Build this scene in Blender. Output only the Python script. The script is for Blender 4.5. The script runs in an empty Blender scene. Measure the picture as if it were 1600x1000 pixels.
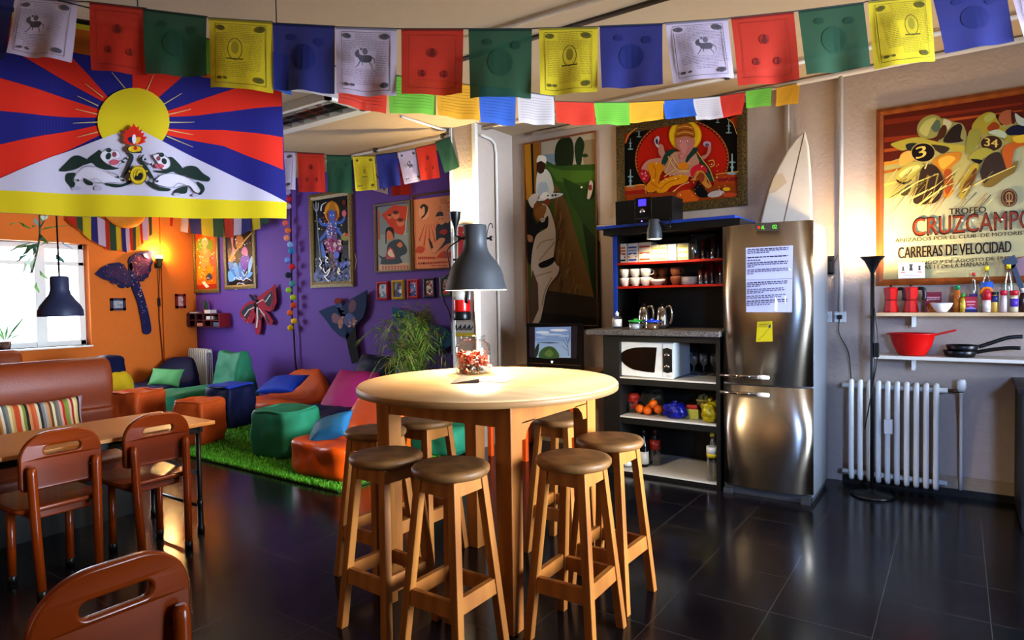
import bpy, bmesh, math, random
from mathutils import Vector as V, Matrix, noise
from mathutils.geometry import tessellate_polygon
random.seed(7)
SC = bpy.context.scene
COL = SC.collection
PI = math.pi

# ---------------------------------------------------------------- measuring camera (same as the scene camera)
FPX, H = 998.0, 1.40
YAW, PIT, ROL = math.radians(-34.96), math.radians(1.884), math.radians(-.953)
_f0 = V((math.sin(YAW), math.cos(YAW), 0)); _r0 = V((math.cos(YAW), -math.sin(YAW), 0)); _u0 = V((0, 0, 1))
FW = _f0*math.cos(PIT) - _u0*math.sin(PIT)
_up = _u0*math.cos(PIT) + _f0*math.sin(PIT)
RT = _r0*math.cos(ROL) + _up*math.sin(ROL)
UP = _up*math.cos(ROL) - _r0*math.sin(ROL)
EYE = V((0, 0, H))
def ray(x, y): return RT*((x-800)/FPX) - UP*((y-500)/FPX) + FW
def atz(x, y, z=0):
    d = ray(x, y); return EYE + d*((z-H)/d.z)
def aty(x, y, Y):
    d = ray(x, y); return EYE + d*(Y/d.y)
def atx(x, y, X):
    d = ray(x, y); return EYE + d*(X/d.x)
def atd(x, y, d): return EYE + ray(x, y)*d

# ---------------------------------------------------------------- colours and materials
def lin(c):
    if isinstance(c, str):
        c = c.lstrip('#'); c = [int(c[i:i+2], 16)/255 for i in (0, 2, 4)]
    return tuple(x/12.92 if x <= .04045 else ((x+.055)/1.055)**2.4 for x in c[:3]) + (1,)
_M = {}
def nd(nt, typ, **kw):
    n = nt.nodes.new(typ)
    for k, v in kw.items():
        if k in n.inputs: n.inputs[k].default_value = v
        else: setattr(n, k, v)
    return n
def mat(name, col='#888888', rough=.5, metal=0, var=.12, scale=18, bump=0, bscale=60, trans=0, ior=1.45, emit=None, estr=0, kind=None,
        alpha=1, translu=0, coat=0, col2=None, stretch=(1, 1, 1), spec=.5, sheen=0):
    if name in _M: return _M[name]
    m = bpy.data.materials.new(name); m.use_nodes = True; nt = m.node_tree
    b = nt.nodes['Principled BSDF']; L = nt.links.new
    b.inputs['Roughness'].default_value = rough; b.inputs['Metallic'].default_value = metal
    b.inputs['Specular IOR Level'].default_value = spec
    b.inputs['IOR'].default_value = ior
    b.inputs['Coat Weight'].default_value = coat; b.inputs['Coat Roughness'].default_value = .12
    b.inputs['Sheen Weight'].default_value = sheen
    if trans: b.inputs['Transmission Weight'].default_value = trans
    if emit:
        b.inputs['Emission Color'].default_value = lin(emit); b.inputs['Emission Strength'].default_value = estr
    out = nt.nodes['Material Output']
    csock = None
    tc = nd(nt, 'ShaderNodeTexCoord'); mp = nd(nt, 'ShaderNodeMapping'); mp.inputs['Scale'].default_value = stretch
    L(tc.outputs['Object'], mp.inputs['Vector'])
    if kind == 'vcol':
        a = nd(nt, 'ShaderNodeAttribute', attribute_name='Col'); csock = a.outputs['Color']
    else:
        n = nd(nt, 'ShaderNodeTexNoise', Scale=scale, Detail=5.0); L(mp.outputs[0], n.inputs['Vector'])
        mx = nd(nt, 'ShaderNodeMix', data_type='RGBA')
        c1 = lin(col); c2 = lin(col2) if col2 else tuple(x*(1-var*2) for x in c1[:3])+(1,)
        mx.inputs[6].default_value = c1; mx.inputs[7].default_value = c2
        if kind == 'wood':
            w = nd(nt, 'ShaderNodeTexWave', Scale=scale*.25, Distortion=7.0, Detail=3.0); w.inputs['Detail Scale'].default_value = 1.2
            L(mp.outputs[0], w.inputs['Vector'])
            mu = nd(nt, 'ShaderNodeMath', operation='MULTIPLY'); L(w.outputs['Fac'], mu.inputs[0]); L(n.outputs['Fac'], mu.inputs[1])
            L(mu.outputs[0], mx.inputs[0])
        elif kind == 'speck':
            r = nd(nt, 'ShaderNodeValToRGB'); r.color_ramp.elements[0].position = .42; r.color_ramp.elements[1].position = .58
            L(n.outputs['Fac'], r.inputs[0]); L(r.outputs[0], mx.inputs[0])
        else:
            L(n.outputs['Fac'], mx.inputs[0])
        csock = mx.outputs[2]
    L(csock, b.inputs['Base Color'])
    if bump:
        n2 = nd(nt, 'ShaderNodeTexNoise', Scale=bscale, Detail=6.0); L(tc.outputs['Object'], n2.inputs['Vector'])
        bp = nd(nt, 'ShaderNodeBump', Strength=bump, Distance=.01); L(n2.outputs['Fac'], bp.inputs['Height']); L(bp.outputs[0], b.inputs['Normal'])
    last = b.outputs[0]
    if translu:
        t = nd(nt, 'ShaderNodeBsdfTranslucent'); L(csock, t.inputs['Color'])
        ms = nd(nt, 'ShaderNodeMixShader', Fac=translu); L(last, ms.inputs[1]); L(t.outputs[0], ms.inputs[2]); last = ms.outputs[0]
    if alpha < 1:
        t = nd(nt, 'ShaderNodeBsdfTransparent')
        if kind == 'vcol':
            mm = nd(nt, 'ShaderNodeMix', data_type='RGBA'); mm.inputs[0].default_value = .75; mm.inputs[6].default_value = (1, 1, 1, 1); L(csock, mm.inputs[7]); L(mm.outputs[2], t.inputs['Color'])
        ms = nd(nt, 'ShaderNodeMixShader', Fac=1-alpha); L(last, ms.inputs[1]); L(t.outputs[0], ms.inputs[2]); last = ms.outputs[0]
    L(last, out.inputs['Surface'])
    _M[name] = m
    return m
def glass(name, tint='#ffffff', rough=.02, alpha=.75):
    # thin-walled glass: mostly see-through with a clear reflection, so lamps light what stands inside it
    if name in _M: return _M[name]
    m = bpy.data.materials.new(name); m.use_nodes = True; nt = m.node_tree; L = nt.links.new
    nt.nodes.remove(nt.nodes['Principled BSDF']); out = nt.nodes['Material Output']
    t = nd(nt, 'ShaderNodeBsdfTransparent', Color=lin(tint)); g = nd(nt, 'ShaderNodeBsdfGlossy', Roughness=rough)
    n = nd(nt, 'ShaderNodeTexNoise', Scale=9.0); mm = nd(nt, 'ShaderNodeMath', operation='MULTIPLY_ADD'); mm.inputs[1].default_value = .06; mm.inputs[2].default_value = rough
    L(n.outputs[0], mm.inputs[0]); L(mm.outputs[0], g.inputs['Roughness'])
    lw = nd(nt, 'ShaderNodeLayerWeight', Blend=.25)
    m2 = nd(nt, 'ShaderNodeMath', operation='MULTIPLY_ADD', use_clamp=True); m2.inputs[1].default_value = .9; m2.inputs[2].default_value = 1-alpha-.15
    L(lw.outputs['Facing'], m2.inputs[0])
    ms = nd(nt, 'ShaderNodeMixShader'); L(m2.outputs[0], ms.inputs[0]); L(t.outputs[0], ms.inputs[1]); L(g.outputs[0], ms.inputs[2])
    L(ms.outputs[0], out.inputs['Surface']); _M[name] = m
    return m

# ---------------------------------------------------------------- mesh builder
class MB:
    def __init__(s): s.v = []; s.f = []; s.c = []; s.sm = []
    def add(s, verts, faces, col=None, smooth=False):
        o = len(s.v); s.v += [tuple(p) for p in verts]
        for f in faces: s.f.append(tuple(i+o for i in f)); s.c.append(col); s.sm.append(smooth)
        return s
    def hexa(s, p, col=None):
        return s.add(p, [(0, 3, 2, 1), (4, 5, 6, 7), (0, 1, 5, 4), (1, 2, 6, 5), (2, 3, 7, 6), (3, 0, 4, 7)], col)
    def box(s, x0, y0, z0, x1, y1, z1, col=None):
        return s.hexa([(x0, y0, z0), (x1, y0, z0), (x1, y1, z0), (x0, y1, z0), (x0, y0, z1), (x1, y0, z1), (x1, y1, z1), (x0, y1, z1)], col)
    def bar(s, p0, p1, w, h=None, up=V((0, 0, 1)), col=None, w1=None):
        # straight bar of rectangular section from p0 to p1
        p0, p1 = V(p0), V(p1); h = h or w; d = (p1-p0).normalized()
        a = d.cross(V(up)); a = a.normalized() if a.length > 1e-5 else V((1, 0, 0)); b = a.cross(d).normalized()
        k = (w1 or w)/w
        q = []
        for P, kk in ((p0, 1), (p1, k)):
            for i, j in ((-1, -1), (1, -1), (1, 1), (-1, 1)): q.append(P+a*(i*w/2*kk)+b*(j*h/2*kk))
        return s.hexa(q, col)
    def leg(s, c0, c1, w0, w1, col=None):
        # axis-aligned square leg from foot centre c0 to head centre c1
        q = []
        for c, w in ((c0, w0), (c1, w1)):
            for i, j in ((-1, -1), (1, -1), (1, 1), (-1, 1)): q.append((c[0]+i*w/2, c[1]+j*w/2, c[2]))
        return s.hexa(q, col)
    def tube(s, pts, r, n=8, col=None, caps=True, r1=None):
        pts = [V(p) for p in pts]; N = len(pts); o = []; fs = []
        t = (pts[1]-pts[0]).normalized(); a = t.cross(V((0, 0, 1)))
        if a.length < 1e-3: a = t.cross(V((1, 0, 0)))
        a.normalize()
        for i, p in enumerate(pts):
            t = (pts[min(i+1, N-1)]-pts[max(i-1, 0)]).normalized()
            a = (a - t*a.dot(t)); a.normalize(); b = t.cross(a)
            rr = r if r1 is None else r+(r1-r)*i/(N-1)
            if isinstance(r, (list, tuple)): rr = r[i]
            for k in range(n):
                an = 2*PI*k/n; o.append(p+a*(math.cos(an)*rr)+b*(math.sin(an)*rr))
        for i in range(N-1):
            for k in range(n):
                k2 = (k+1) % n; fs.append((i*n+k, i*n+k2, (i+1)*n+k2, (i+1)*n+k))
        s.add(o, fs, col, True)
        if caps:
            s.add(o[:n], [tuple(range(n-1, -1, -1))], col); s.add(o[-n:], [tuple(range(n))], col)
        return s
    def lathe(s, prof, c=(0, 0, 0), n=24, col=None, axis=None, smooth=True, sx=1, sy=1, caps=True):
        # prof: (radius, height) from bottom to top; axis: Matrix 3x3 turning z
        c = V(c); o = []; fs = []
        for r, z in prof:
            for k in range(n):
                an = 2*PI*k/n; p = V((r*sx*math.cos(an), r*sy*math.sin(an), z))
                if axis: p = axis @ p
                o.append(c+p)
        for i in range(len(prof)-1):
            for k in range(n):
                k2 = (k+1) % n; fs.append((i*n+k, i*n+k2, (i+1)*n+k2, (i+1)*n+k))
        s.add(o, fs, col, smooth)
        if caps and prof[0][0] > 1e-4: s.add(o[:n], [tuple(range(n-1, -1, -1))], col)
        if caps and prof[-1][0] > 1e-4: s.add(o[-n:], [tuple(range(n))], col)
        return s
    def ell(s, c, r, n=14, m=8, col=None, rot=None):
        r = (r, r, r) if not isinstance(r, (tuple, list)) else r; c = V(c); o = []; fs = []
        for i in range(m+1):
            th = -PI/2+PI*i/m
            for k in range(n):
                p = V((r[0]*math.cos(th)*math.cos(2*PI*k/n), r[1]*math.cos(th)*math.sin(2*PI*k/n), r[2]*math.sin(th)))
                if rot: p = rot @ p
                o.append(c+p)
        for i in range(m):
            for k in range(n):
                k2 = (k+1) % n; fs.append((i*n+k, i*n+k2, (i+1)*n+k2, (i+1)*n+k))
        return s.add(o, fs, col, True)
    def prism(s, poly, fn, d, col=None):
        # polygon (2D) mapped by fn(x,y)->Vector, thickened by vector d
        n = len(poly); A = [fn(*p) for p in poly]; B = [p+d for p in A]
        tr = tessellate_polygon([[V((p[0], p[1], 0)) for p in poly]])
        s.add(A, tr, col); s.add(B, [t[::-1] for t in tr], col)
        return s.add(A+B, [(i, (i+1) % n, (i+1) % n+n, i+n) for i in range(n)], col)
    def build(s, name, m, parent=None, bevel=0, seg=2, sub=0, loc=None):
        me = bpy.data.meshes.new(name); me.from_pydata(s.v, [], s.f)
        me.polygons.foreach_set('use_smooth', s.sm)
        if any(c is not None for c in s.c):
            at = me.color_attributes.new('Col', 'FLOAT_COLOR', 'CORNER')
            buf = []; cache = {}
            for f, c in zip(s.f, s.c):
                if c not in cache: cache[c] = lin(c or '#808080')
                buf += list(cache[c])*len(f)
            at.data.foreach_set('color', buf)
        me.materials.append(m); me.update()
        bm = bmesh.new(); bm.from_mesh(me)
        if not any(c is not None for c in s.c):
            bmesh.ops.remove_doubles(bm, verts=bm.verts, dist=1e-5)
            bmesh.ops.recalc_face_normals(bm, faces=bm.faces)
        bm.to_mesh(me); bm.free()
        o = bpy.data.objects.new(name, me); COL.objects.link(o)
        if parent: o.parent = parent
        if loc: o.location = loc
        if bevel:
            b = o.modifiers.new('bev', 'BEVEL'); b.width = bevel; b.segments = seg; b.limit_method = 'ANGLE'; b.angle_limit = .7
        if sub:
            b = o.modifiers.new('sub', 'SUBSURF'); b.levels = b.render_levels = sub
        return o
def tag(o, label, cat, group=None):
    o['label'] = label; o['category'] = cat
    if group: o['group'] = group
    return o
def struct(o): o['kind'] = 'structure'; return o
def thing(name, label, cat, loc=(0, 0, 0), rz=0, group=None):
    o = bpy.data.objects.new(name, None); COL.objects.link(o); o.empty_display_size = .1
    o.location = loc; o.rotation_euler = (0, 0, rz); return tag(o, label, cat, group)
def dup(root, loc, rz, label, scale=None):
    r = root.copy(); COL.objects.link(r); r.location = loc; r.rotation_euler = (0, 0, rz); r['label'] = label
    if scale: r.scale = (scale,)*3
    for ch in list(root.children):
        c = ch.copy(); COL.objects.link(c); c.parent = r
        for g in list(ch.children):
            d = g.copy(); COL.objects.link(d); d.parent = c
    return r
def curve2d(name, loops, depth, bevel, m, parent=None, mtx=None):
    # flat board with holes: loops of 2D points (first outline, then holes), thickness depth
    cu = bpy.data.curves.new(name, 'CURVE'); cu.dimensions = '2D'; cu.fill_mode = 'BOTH'; cu.extrude = depth/2-bevel; cu.bevel_depth = bevel; cu.bevel_resolution = 2
    for lp in loops:
        sp = cu.splines.new('POLY'); sp.points.add(len(lp)-1)
        for p, q in zip(sp.points, lp): p.co = (q[0], q[1], 0, 1)
        sp.use_cyclic_u = True
    t = bpy.data.objects.new('tmp', cu); COL.objects.link(t)
    dg = bpy.context.evaluated_depsgraph_get(); me = bpy.data.meshes.new_from_object(t.evaluated_get(dg))
    bpy.data.objects.remove(t); me.name = name
    if mtx: me.transform(mtx)
    me.materials.clear(); me.materials.append(m)
    o = bpy.data.objects.new(name, me); COL.objects.link(o)
    if parent: o.parent = parent
    return o
def rrect(x0, y0, x1, y1, r, n=6):
    # rounded rectangle outline; r may be 4 radii (bl, br, tr, tl)
    r = r if isinstance(r, (tuple, list)) else (r,)*4; o = []
    for (cx, cy, rr, a) in ((x0+r[0], y0+r[0], r[0], PI), (x1-r[1], y0+r[1], r[1], 1.5*PI), (x1-r[2], y1-r[2], r[2], 0), (x0+r[3], y1-r[3], r[3], .5*PI)):
        for i in range(n+1): o.append((cx+rr*math.cos(a+PI/2*i/n), cy+rr*math.sin(a+PI/2*i/n)))
    return o
def crv(pts, n=5, closed=True):
    # Catmull-Rom through 2D/3D points
    P = [V(p) for p in pts]; N = len(P); o = []
    rng = range(N if closed else N-1)
    for i in rng:
        g = (lambda k: P[k % N]) if closed else (lambda k: P[min(max(k, 0), N-1)])
        a, b, c, d = g(i-1), g(i), g(i+1), g(i+2)
        for k in range(n):
            t = k/n; o.append(.5*((2*b)+(c-a)*t+(2*a-5*b+4*c-d)*t*t+(3*b-a-3*c+d)*t**3))
    if not closed: o.append(P[-1])
    return o

# ---------------------------------------------------------------- flat artwork on a surface
_TX = {}
def text_mesh(s, bold=0):
    k = (s, bold)
    if k in _TX: return _TX[k]
    cu = bpy.data.curves.new('t', 'FONT'); cu.body = s; cu.offset = bold; cu.resolution_u = 3
    t = bpy.data.objects.new('t', cu); COL.objects.link(t)
    dg = bpy.context.evaluated_depsgraph_get(); me = bpy.data.meshes.new_from_object(t.evaluated_get(dg))
    vs = [(v.co.x, v.co.y) for v in me.vertices]; fs = [tuple(p.vertices) for p in me.polygons]
    bpy.data.objects.remove(t); bpy.data.meshes.remove(me); bpy.data.curves.remove(cu)
    x0 = min(v[0] for v in vs); x1 = max(v[0] for v in vs); y0 = min(v[1] for v in vs); y1 = max(v[1] for v in vs)
    _TX[k] = ([((a-x0)/(x1-x0), (b-y0)/(y1-y0)) for a, b in vs], fs); return _TX[k]
class Art:
    """flat shapes painted layer over layer on a surface; T maps drawing units to space, n is the outward normal"""
    def __init__(s, T, n, mb=None, x0=0, y0=0, k=1, step=None, off=.0015, lay=.00016):
        s.T = T; s.n = V(n); s.mb = mb or MB(); s.x0 = x0; s.y0 = y0; s.k = k; s.step = step; s.o = off; s.lay = lay; s.clip = None
    def P(s, x, y):
        return s.T(s.x0+x/s.k, s.y0+y/s.k)+s.n*s.o
    def tris(s, tl, col):
        s.o += s.lay
        for t in tl:
            if s.step or s.clip:
                for q in s.strips(t): s.mb.add([s.P(*p) for p in q], [tuple(range(len(q)))], col)
            else: s.mb.add([s.P(*p) for p in t], [(0, 1, 2)], col)
        return s
    def cut(s, poly, ax, v, keep):
        o = []
        for i in range(len(poly)):
            a, b = poly[i], poly[(i+1) % len(poly)]; da, db = (a[ax]-v)*keep, (b[ax]-v)*keep
            if da >= 0: o.append(a)
            if da*db < 0:
                t = da/(da-db); o.append((a[0]+(b[0]-a[0])*t, a[1]+(b[1]-a[1])*t))
        return o
    def strips(s, t):
        q = [tuple(p) for p in t]
        if s.clip:
            x0, y0, x1, y1 = s.clip
            for ax, v, kp in ((0, x0, 1), (0, x1, -1), (1, y0, 1), (1, y1, -1)):
                q = s.cut(q, ax, v, kp)
                if len(q) < 3: return
        if not s.step: yield q; return
        xa = min(p[0] for p in q); xb = max(p[0] for p in q); k = math.floor(xa/s.step)
        while k*s.step < xb:
            r = s.cut(q, 0, k*s.step, 1)
            if len(r) > 2: r = s.cut(r, 0, (k+1)*s.step, -1)
            if len(r) > 2: yield r
            k += 1
    def poly(s, pts, col):
        pts = [(p[0], p[1]) for p in pts]
        tr = tessellate_polygon([[V((p[0], p[1], 0)) for p in pts]])
        return s.tris([[pts[i] for i in t] for t in tr], col)
    def blob(s, pts, col, n=4): return s.poly(crv([(p[0], p[1], 0) for p in pts], n), col)
    def rect(s, x0, y0, x1, y1, col): return s.poly([(x0, y0), (x1, y0), (x1, y1), (x0, y1)], col)
    def ell(s, cx, cy, rx, ry, col, n=22, rot=0, a0=0, a1=2*PI):
        c, d = math.cos(rot), math.sin(rot); o = []
        for i in range(n):
            a = a0+(a1-a0)*i/(n if a1-a0 > 6.2 else n-1); x, y = rx*math.cos(a), ry*math.sin(a); o.append((cx+x*c-y*d, cy+x*d+y*c))
        return s.poly(o, col)
    def line(s, pts, w, col, w1=None, smooth=0):
        if smooth: pts = [(p[0], p[1]) for p in crv([(p[0], p[1], 0) for p in pts], smooth, False)]
        n = len(pts); L = []; R = []
        for i, p in enumerate(pts):
            a, b = pts[max(i-1, 0)], pts[min(i+1, n-1)]; dx, dy = b[0]-a[0], b[1]-a[1]; l = math.hypot(dx, dy) or 1
            ww = (w+((w1 if w1 is not None else w)-w)*i/(n-1))/2
            L.append((p[0]-dy/l*ww, p[1]+dx/l*ww)); R.append((p[0]+dy/l*ww, p[1]-dx/l*ww))
        tl = []
        for i in range(n-1): tl += [[L[i], L[i+1], R[i+1]], [L[i], R[i+1], R[i]]]
        return s.tris(tl, col)
    def ring(s, cx, cy, rx, ry, w, col, n=32):
        return s.line([(cx+rx*math.cos(2*PI*i/n), cy+ry*math.sin(2*PI*i/n)) for i in range(n+1)], w, col)
    def text(s, t, bl, br, tl, col, bold=0):
        # bl, br: baseline ends; tl: top-left corner of the line of writing
        if bold:   # heavier strokes: the same writing printed twice, a hair apart
            ln = math.hypot(br[0]-bl[0], br[1]-bl[1]); hh = math.hypot(tl[0]-bl[0], tl[1]-bl[1])*bold*1.3
            dx, dy = (br[0]-bl[0])/ln*hh, (br[1]-bl[1])/ln*hh; mv = lambda p, k: (p[0]+dx*k, p[1]+dy*k)
            for k in (-1, 1): s.text(t, mv(bl, k), mv(br, k), mv(tl, k), col)
        vs, fs = text_mesh(t, 0)
        f = lambda u, v: (bl[0]+(br[0]-bl[0])*u+(tl[0]-bl[0])*v, bl[1]+(br[1]-bl[1])*u+(tl[1]-bl[1])*v)
        P = [f(*p) for p in vs]
        return s.tris([[P[f_[0]], P[f_[i]], P[f_[i+1]]] for f_ in fs for i in range(1, len(f_)-1)], col)
    def dots(s, x0, y0, x1, y1, n, r, cols, seed=1):
        rnd = random.Random(seed)
        for i in range(n):
            k = r*rnd.uniform(.5, 1.3); s.ell(rnd.uniform(x0, x1), rnd.uniform(y0, y1), k, k*rnd.uniform(.6, 1.2), rnd.choice(cols), 6)
        return s
PAINT = mat('paint', rough=.55, kind='vcol'); PAINTG = mat('glazed_print', rough=.4, kind='vcol', spec=.15); PLACQ = mat('lacquer_print', rough=.35, kind='vcol')
FABP = mat('printed_cloth', rough=.85, kind='vcol', translu=.22, alpha=.88)
FABF = mat('flag_cloth', rough=.8, kind='vcol', translu=.3)
def planeY(Y): return lambda x, y: aty(x, y, Y)
def planeX(X): return lambda x, y: atx(x, y, X)
# ================================================================ MATERIALS
M = {}
M['white_plaster'] = mat('white_plaster', '#b5a496', .8, var=.05, bump=.5, bscale=38)
M['cream_ceiling'] = mat('cream_ceiling', '#c2ab8c', .85, var=.04, bump=.1)
M['purple_paint'] = mat('purple_paint', '#5e3896', .7, var=.05, bump=.15)
M['orange_paint'] = mat('orange_paint', '#c9690f', .7, var=.05, bump=.15)
M['white_metal'] = mat('white_metal', '#dcdcd6', .35, var=.03)
M['rad_white'] = mat('rad_white', '#d9d8d2', .4, var=.04)
M['black_metal'] = mat('black_metal', '#121214', .4, var=.1)
M['black_plastic'] = mat('black_plastic', '#0d0d0f', .35, var=.1)
M['grey_metal'] = mat('grey_metal', '#3d3f42', .45, var=.06)
M['lamp_inside'] = mat('lamp_inside', '#f5f2ea', .5, var=.02)
M['pine'] = mat('pine', '#b0722f', .5, kind='wood', scale=14, col2='#864a1a', stretch=(1, 1, .25))
M['pine_seat'] = mat('pine_seat', '#8a6238', .5, kind='wood', scale=22, col2='#54391e', stretch=(.35, 2, 1))
M['beech_top'] = mat('beech_top', '#e8c596', .35, kind='wood', scale=10, col2='#d8ac74', stretch=(.3, 2, 1))
M['edge_wood'] = mat('edge_wood', '#a97f52', .5, var=.1)
M['chair_wood'] = mat('chair_wood', '#843604', .26, kind='wood', scale=9, col2='#541f02', coat=.08, stretch=(1, .3, 1))
M['laminate'] = mat('laminate', '#e6a45e', .35, var=.06, scale=30)
M['leather'] = mat('leather', '#8a3c14', .42, var=.08, bump=.12, bscale=90)
M['steel'] = None
M['chrome'] = mat('chrome', '#c9c5be', .12, metal=1, var=.03)
M['granite'] = mat('granite', '#8c837a', .3, kind='speck', scale=160, col2='#3b3532')
M['black_wood'] = mat('black_wood', '#15130f', .5, var=.15)
M['white_board'] = mat('white_board', '#cfc8bc', .5, var=.04)
M['blue_paint'] = mat('blue_paint', '#1f46a8', .45, var=.06)
M['red_paint'] = mat('red_paint', '#b3220e', .4, var=.06)
M['white_ceramic'] = mat('white_ceramic', '#e6e0d8', .2, var=.02)
M['brown_ceramic'] = mat('brown_ceramic', '#7c4a30', .25, var=.05)
M['red_enamel'] = mat('red_enamel', '#c01410', .3, var=.04, coat=.3)
M['red_plastic'] = mat('red_plastic', '#c40f0c', .35, var=.03)
M['shelf_wood'] = mat('shelf_wood', '#d0b48c', .5, kind='wood', scale=12, col2='#b5946a', stretch=(.3, 1, 1))
M['frame_wood'] = mat('frame_wood', '#8a4a1c', .3, kind='wood', scale=12, col2='#6b3312')
M['gold_frame'] = mat('gold_frame', '#6a5426', .5, kind='speck', scale=130, col2='#221a0c', metal=.2)
M['gold_bright'] = mat('gold_bright', '#8d7638', .45, kind='speck', scale=150, col2='#3c2f16', metal=.2)
M['glass'] = glass('clear_glass'); M['glass_dim'] = glass('dim_glass', '#d8dde0', .05, .7)
M['plastic'] = glass('clear_plastic', '#eef4f2', .08, .72)
M['bulb'] = mat('bulb', '#fff0d0', .4, emit='#ffdca0', estr=18)
def cloth(n, c, rough=.6, b=.25): return mat(n, c, rough, var=.1, scale=6, bump=b, bscale=14, spec=.25)
NAVY = cloth('navy_fabric', '#10153a'); BLUE = cloth('blue_fabric', '#1d40a8'); GREEN = cloth('green_fabric', '#2c7d5c')
LGREEN = cloth('light_green_fabric', '#5d9a62'); ORANGE = cloth('orange_leatherette', '#d8590f', .35); RUST = cloth('rust_fabric', '#c05520', .5)
PINK = cloth('magenta_fabric', '#a02468'); TEAL = cloth('teal_fabric', '#2d6f9a'); YEL = cloth('yellow_fabric', '#c0a21c')

def floor_mat():
    m = bpy.data.materials.new('dark_floor_tiles'); m.use_nodes = True; nt = m.node_tree; L = nt.links.new; b = nt.nodes['Principled BSDF']
    tc = nd(nt, 'ShaderNodeTexCoord'); sp = nd(nt, 'ShaderNodeSeparateXYZ'); L(tc.outputs['Object'], sp.inputs[0])
    masks = []; ids = []
    for ax, off in (('X', .28), ('Y', -2.915)):
        a = nd(nt, 'ShaderNodeMath', operation='MULTIPLY_ADD'); a.inputs[1].default_value = 2.5; a.inputs[2].default_value = off*2.5+50; L(sp.outputs[ax], a.inputs[0])
        fr = nd(nt, 'ShaderNodeMath', operation='FRACT'); L(a.outputs[0], fr.inputs[0])
        fl = nd(nt, 'ShaderNodeMath', operation='FLOOR'); L(a.outputs[0], fl.inputs[0]); ids.append(fl)
        pp = nd(nt, 'ShaderNodeMath', operation='PINGPONG'); pp.inputs[1].default_value = .5; L(fr.outputs[0], pp.inputs[0])
        lt = nd(nt, 'ShaderNodeMath', operation='LESS_THAN'); lt.inputs[1].default_value = .0045; L(pp.outputs[0], lt.inputs[0]); masks.append(lt)
    mx = nd(nt, 'ShaderNodeMath', operation='MAXIMUM'); L(masks[0].outputs[0], mx.inputs[0]); L(masks[1].outputs[0], mx.inputs[1])
    cb = nd(nt, 'ShaderNodeCombineXYZ'); L(ids[0].outputs[0], cb.inputs[0]); L(ids[1].outputs[0], cb.inputs[1])
    wn = nd(nt, 'ShaderNodeTexWhiteNoise'); L(cb.outputs[0], wn.inputs[0])
    n = nd(nt, 'ShaderNodeTexNoise', Scale=3.0, Detail=8.0); L(tc.outputs['Object'], n.inputs['Vector'])
    s2 = nd(nt, 'ShaderNodeTexNoise', Scale=90.0, Detail=3.0); L(tc.outputs['Object'], s2.inputs['Vector'])
    c = nd(nt, 'ShaderNodeMix', data_type='RGBA'); c.inputs[6].default_value = lin('#0b0a10'); c.inputs[7].default_value = lin('#1b181c'); L(n.outputs[0], c.inputs[0])
    c1 = nd(nt, 'ShaderNodeMix', data_type='RGBA', blend_type='MULTIPLY'); c1.inputs[0].default_value = .35; L(c.outputs[2], c1.inputs[6]); L(wn.outputs['Color'], c1.inputs[7])
    sr = nd(nt, 'ShaderNodeValToRGB'); sr.color_ramp.elements[0].position = .70; sr.color_ramp.elements[1].position = .80; L(s2.outputs[0], sr.inputs[0])
    c2 = nd(nt, 'ShaderNodeMix', data_type='RGBA'); c2.inputs[7].default_value = lin('#4a464c'); L(sr.outputs[0], c2.inputs[0]); L(c1.outputs[2], c2.inputs[6])
    c3 = nd(nt, 'ShaderNodeMix', data_type='RGBA'); c3.inputs[7].default_value = lin('#423d39'); L(mx.outputs[0], c3.inputs[0]); L(c2.outputs[2], c3.inputs[6])
    L(c3.outputs[2], b.inputs['Base Color'])
    r = nd(nt, 'ShaderNodeMapRange'); r.inputs[3].default_value = .10; r.inputs[4].default_value = .26; L(n.outputs[0], r.inputs[0]); L(r.outputs[0], b.inputs['Roughness'])
    bp = nd(nt, 'ShaderNodeBump', Strength=.12, Distance=.004); L(n.outputs[0], bp.inputs['Height']); L(bp.outputs[0], b.inputs['Normal'])
    return m
def steel_mat():
    m = bpy.data.materials.new('brushed_steel'); m.use_nodes = True; nt = m.node_tree; L = nt.links.new; b = nt.nodes['Principled BSDF']
    tc = nd(nt, 'ShaderNodeTexCoord'); mp = nd(nt, 'ShaderNodeMapping'); mp.inputs['Scale'].default_value = (6, 6, 400); L(tc.outputs['Object'], mp.inputs[0])
    n = nd(nt, 'ShaderNodeTexNoise', Scale=1.0, Detail=4.0); L(mp.outputs[0], n.inputs['Vector'])
    c = nd(nt, 'ShaderNodeMix', data_type='RGBA'); c.inputs[6].default_value = lin('#d0c4b2'); c.inputs[7].default_value = lin('#b6a998'); L(n.outputs[0], c.inputs[0]); L(c.outputs[2], b.inputs['Base Color'])
    b.inputs['Metallic'].default_value = 1; b.inputs['Roughness'].default_value = .34
    tg = nd(nt, 'ShaderNodeTangent', direction_type='RADIAL', axis='Z'); L(tg.outputs[0], b.inputs['Tangent']); b.inputs['Anisotropic'].default_value = .8; b.inputs['Anisotropic Rotation'].default_value = .25
    bp = nd(nt, 'ShaderNodeBump', Strength=.06, Distance=.002); L(n.outputs[0], bp.inputs['Height']); L(bp.outputs[0], b.inputs['Normal'])
    return m
M['steel'] = steel_mat()

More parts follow.
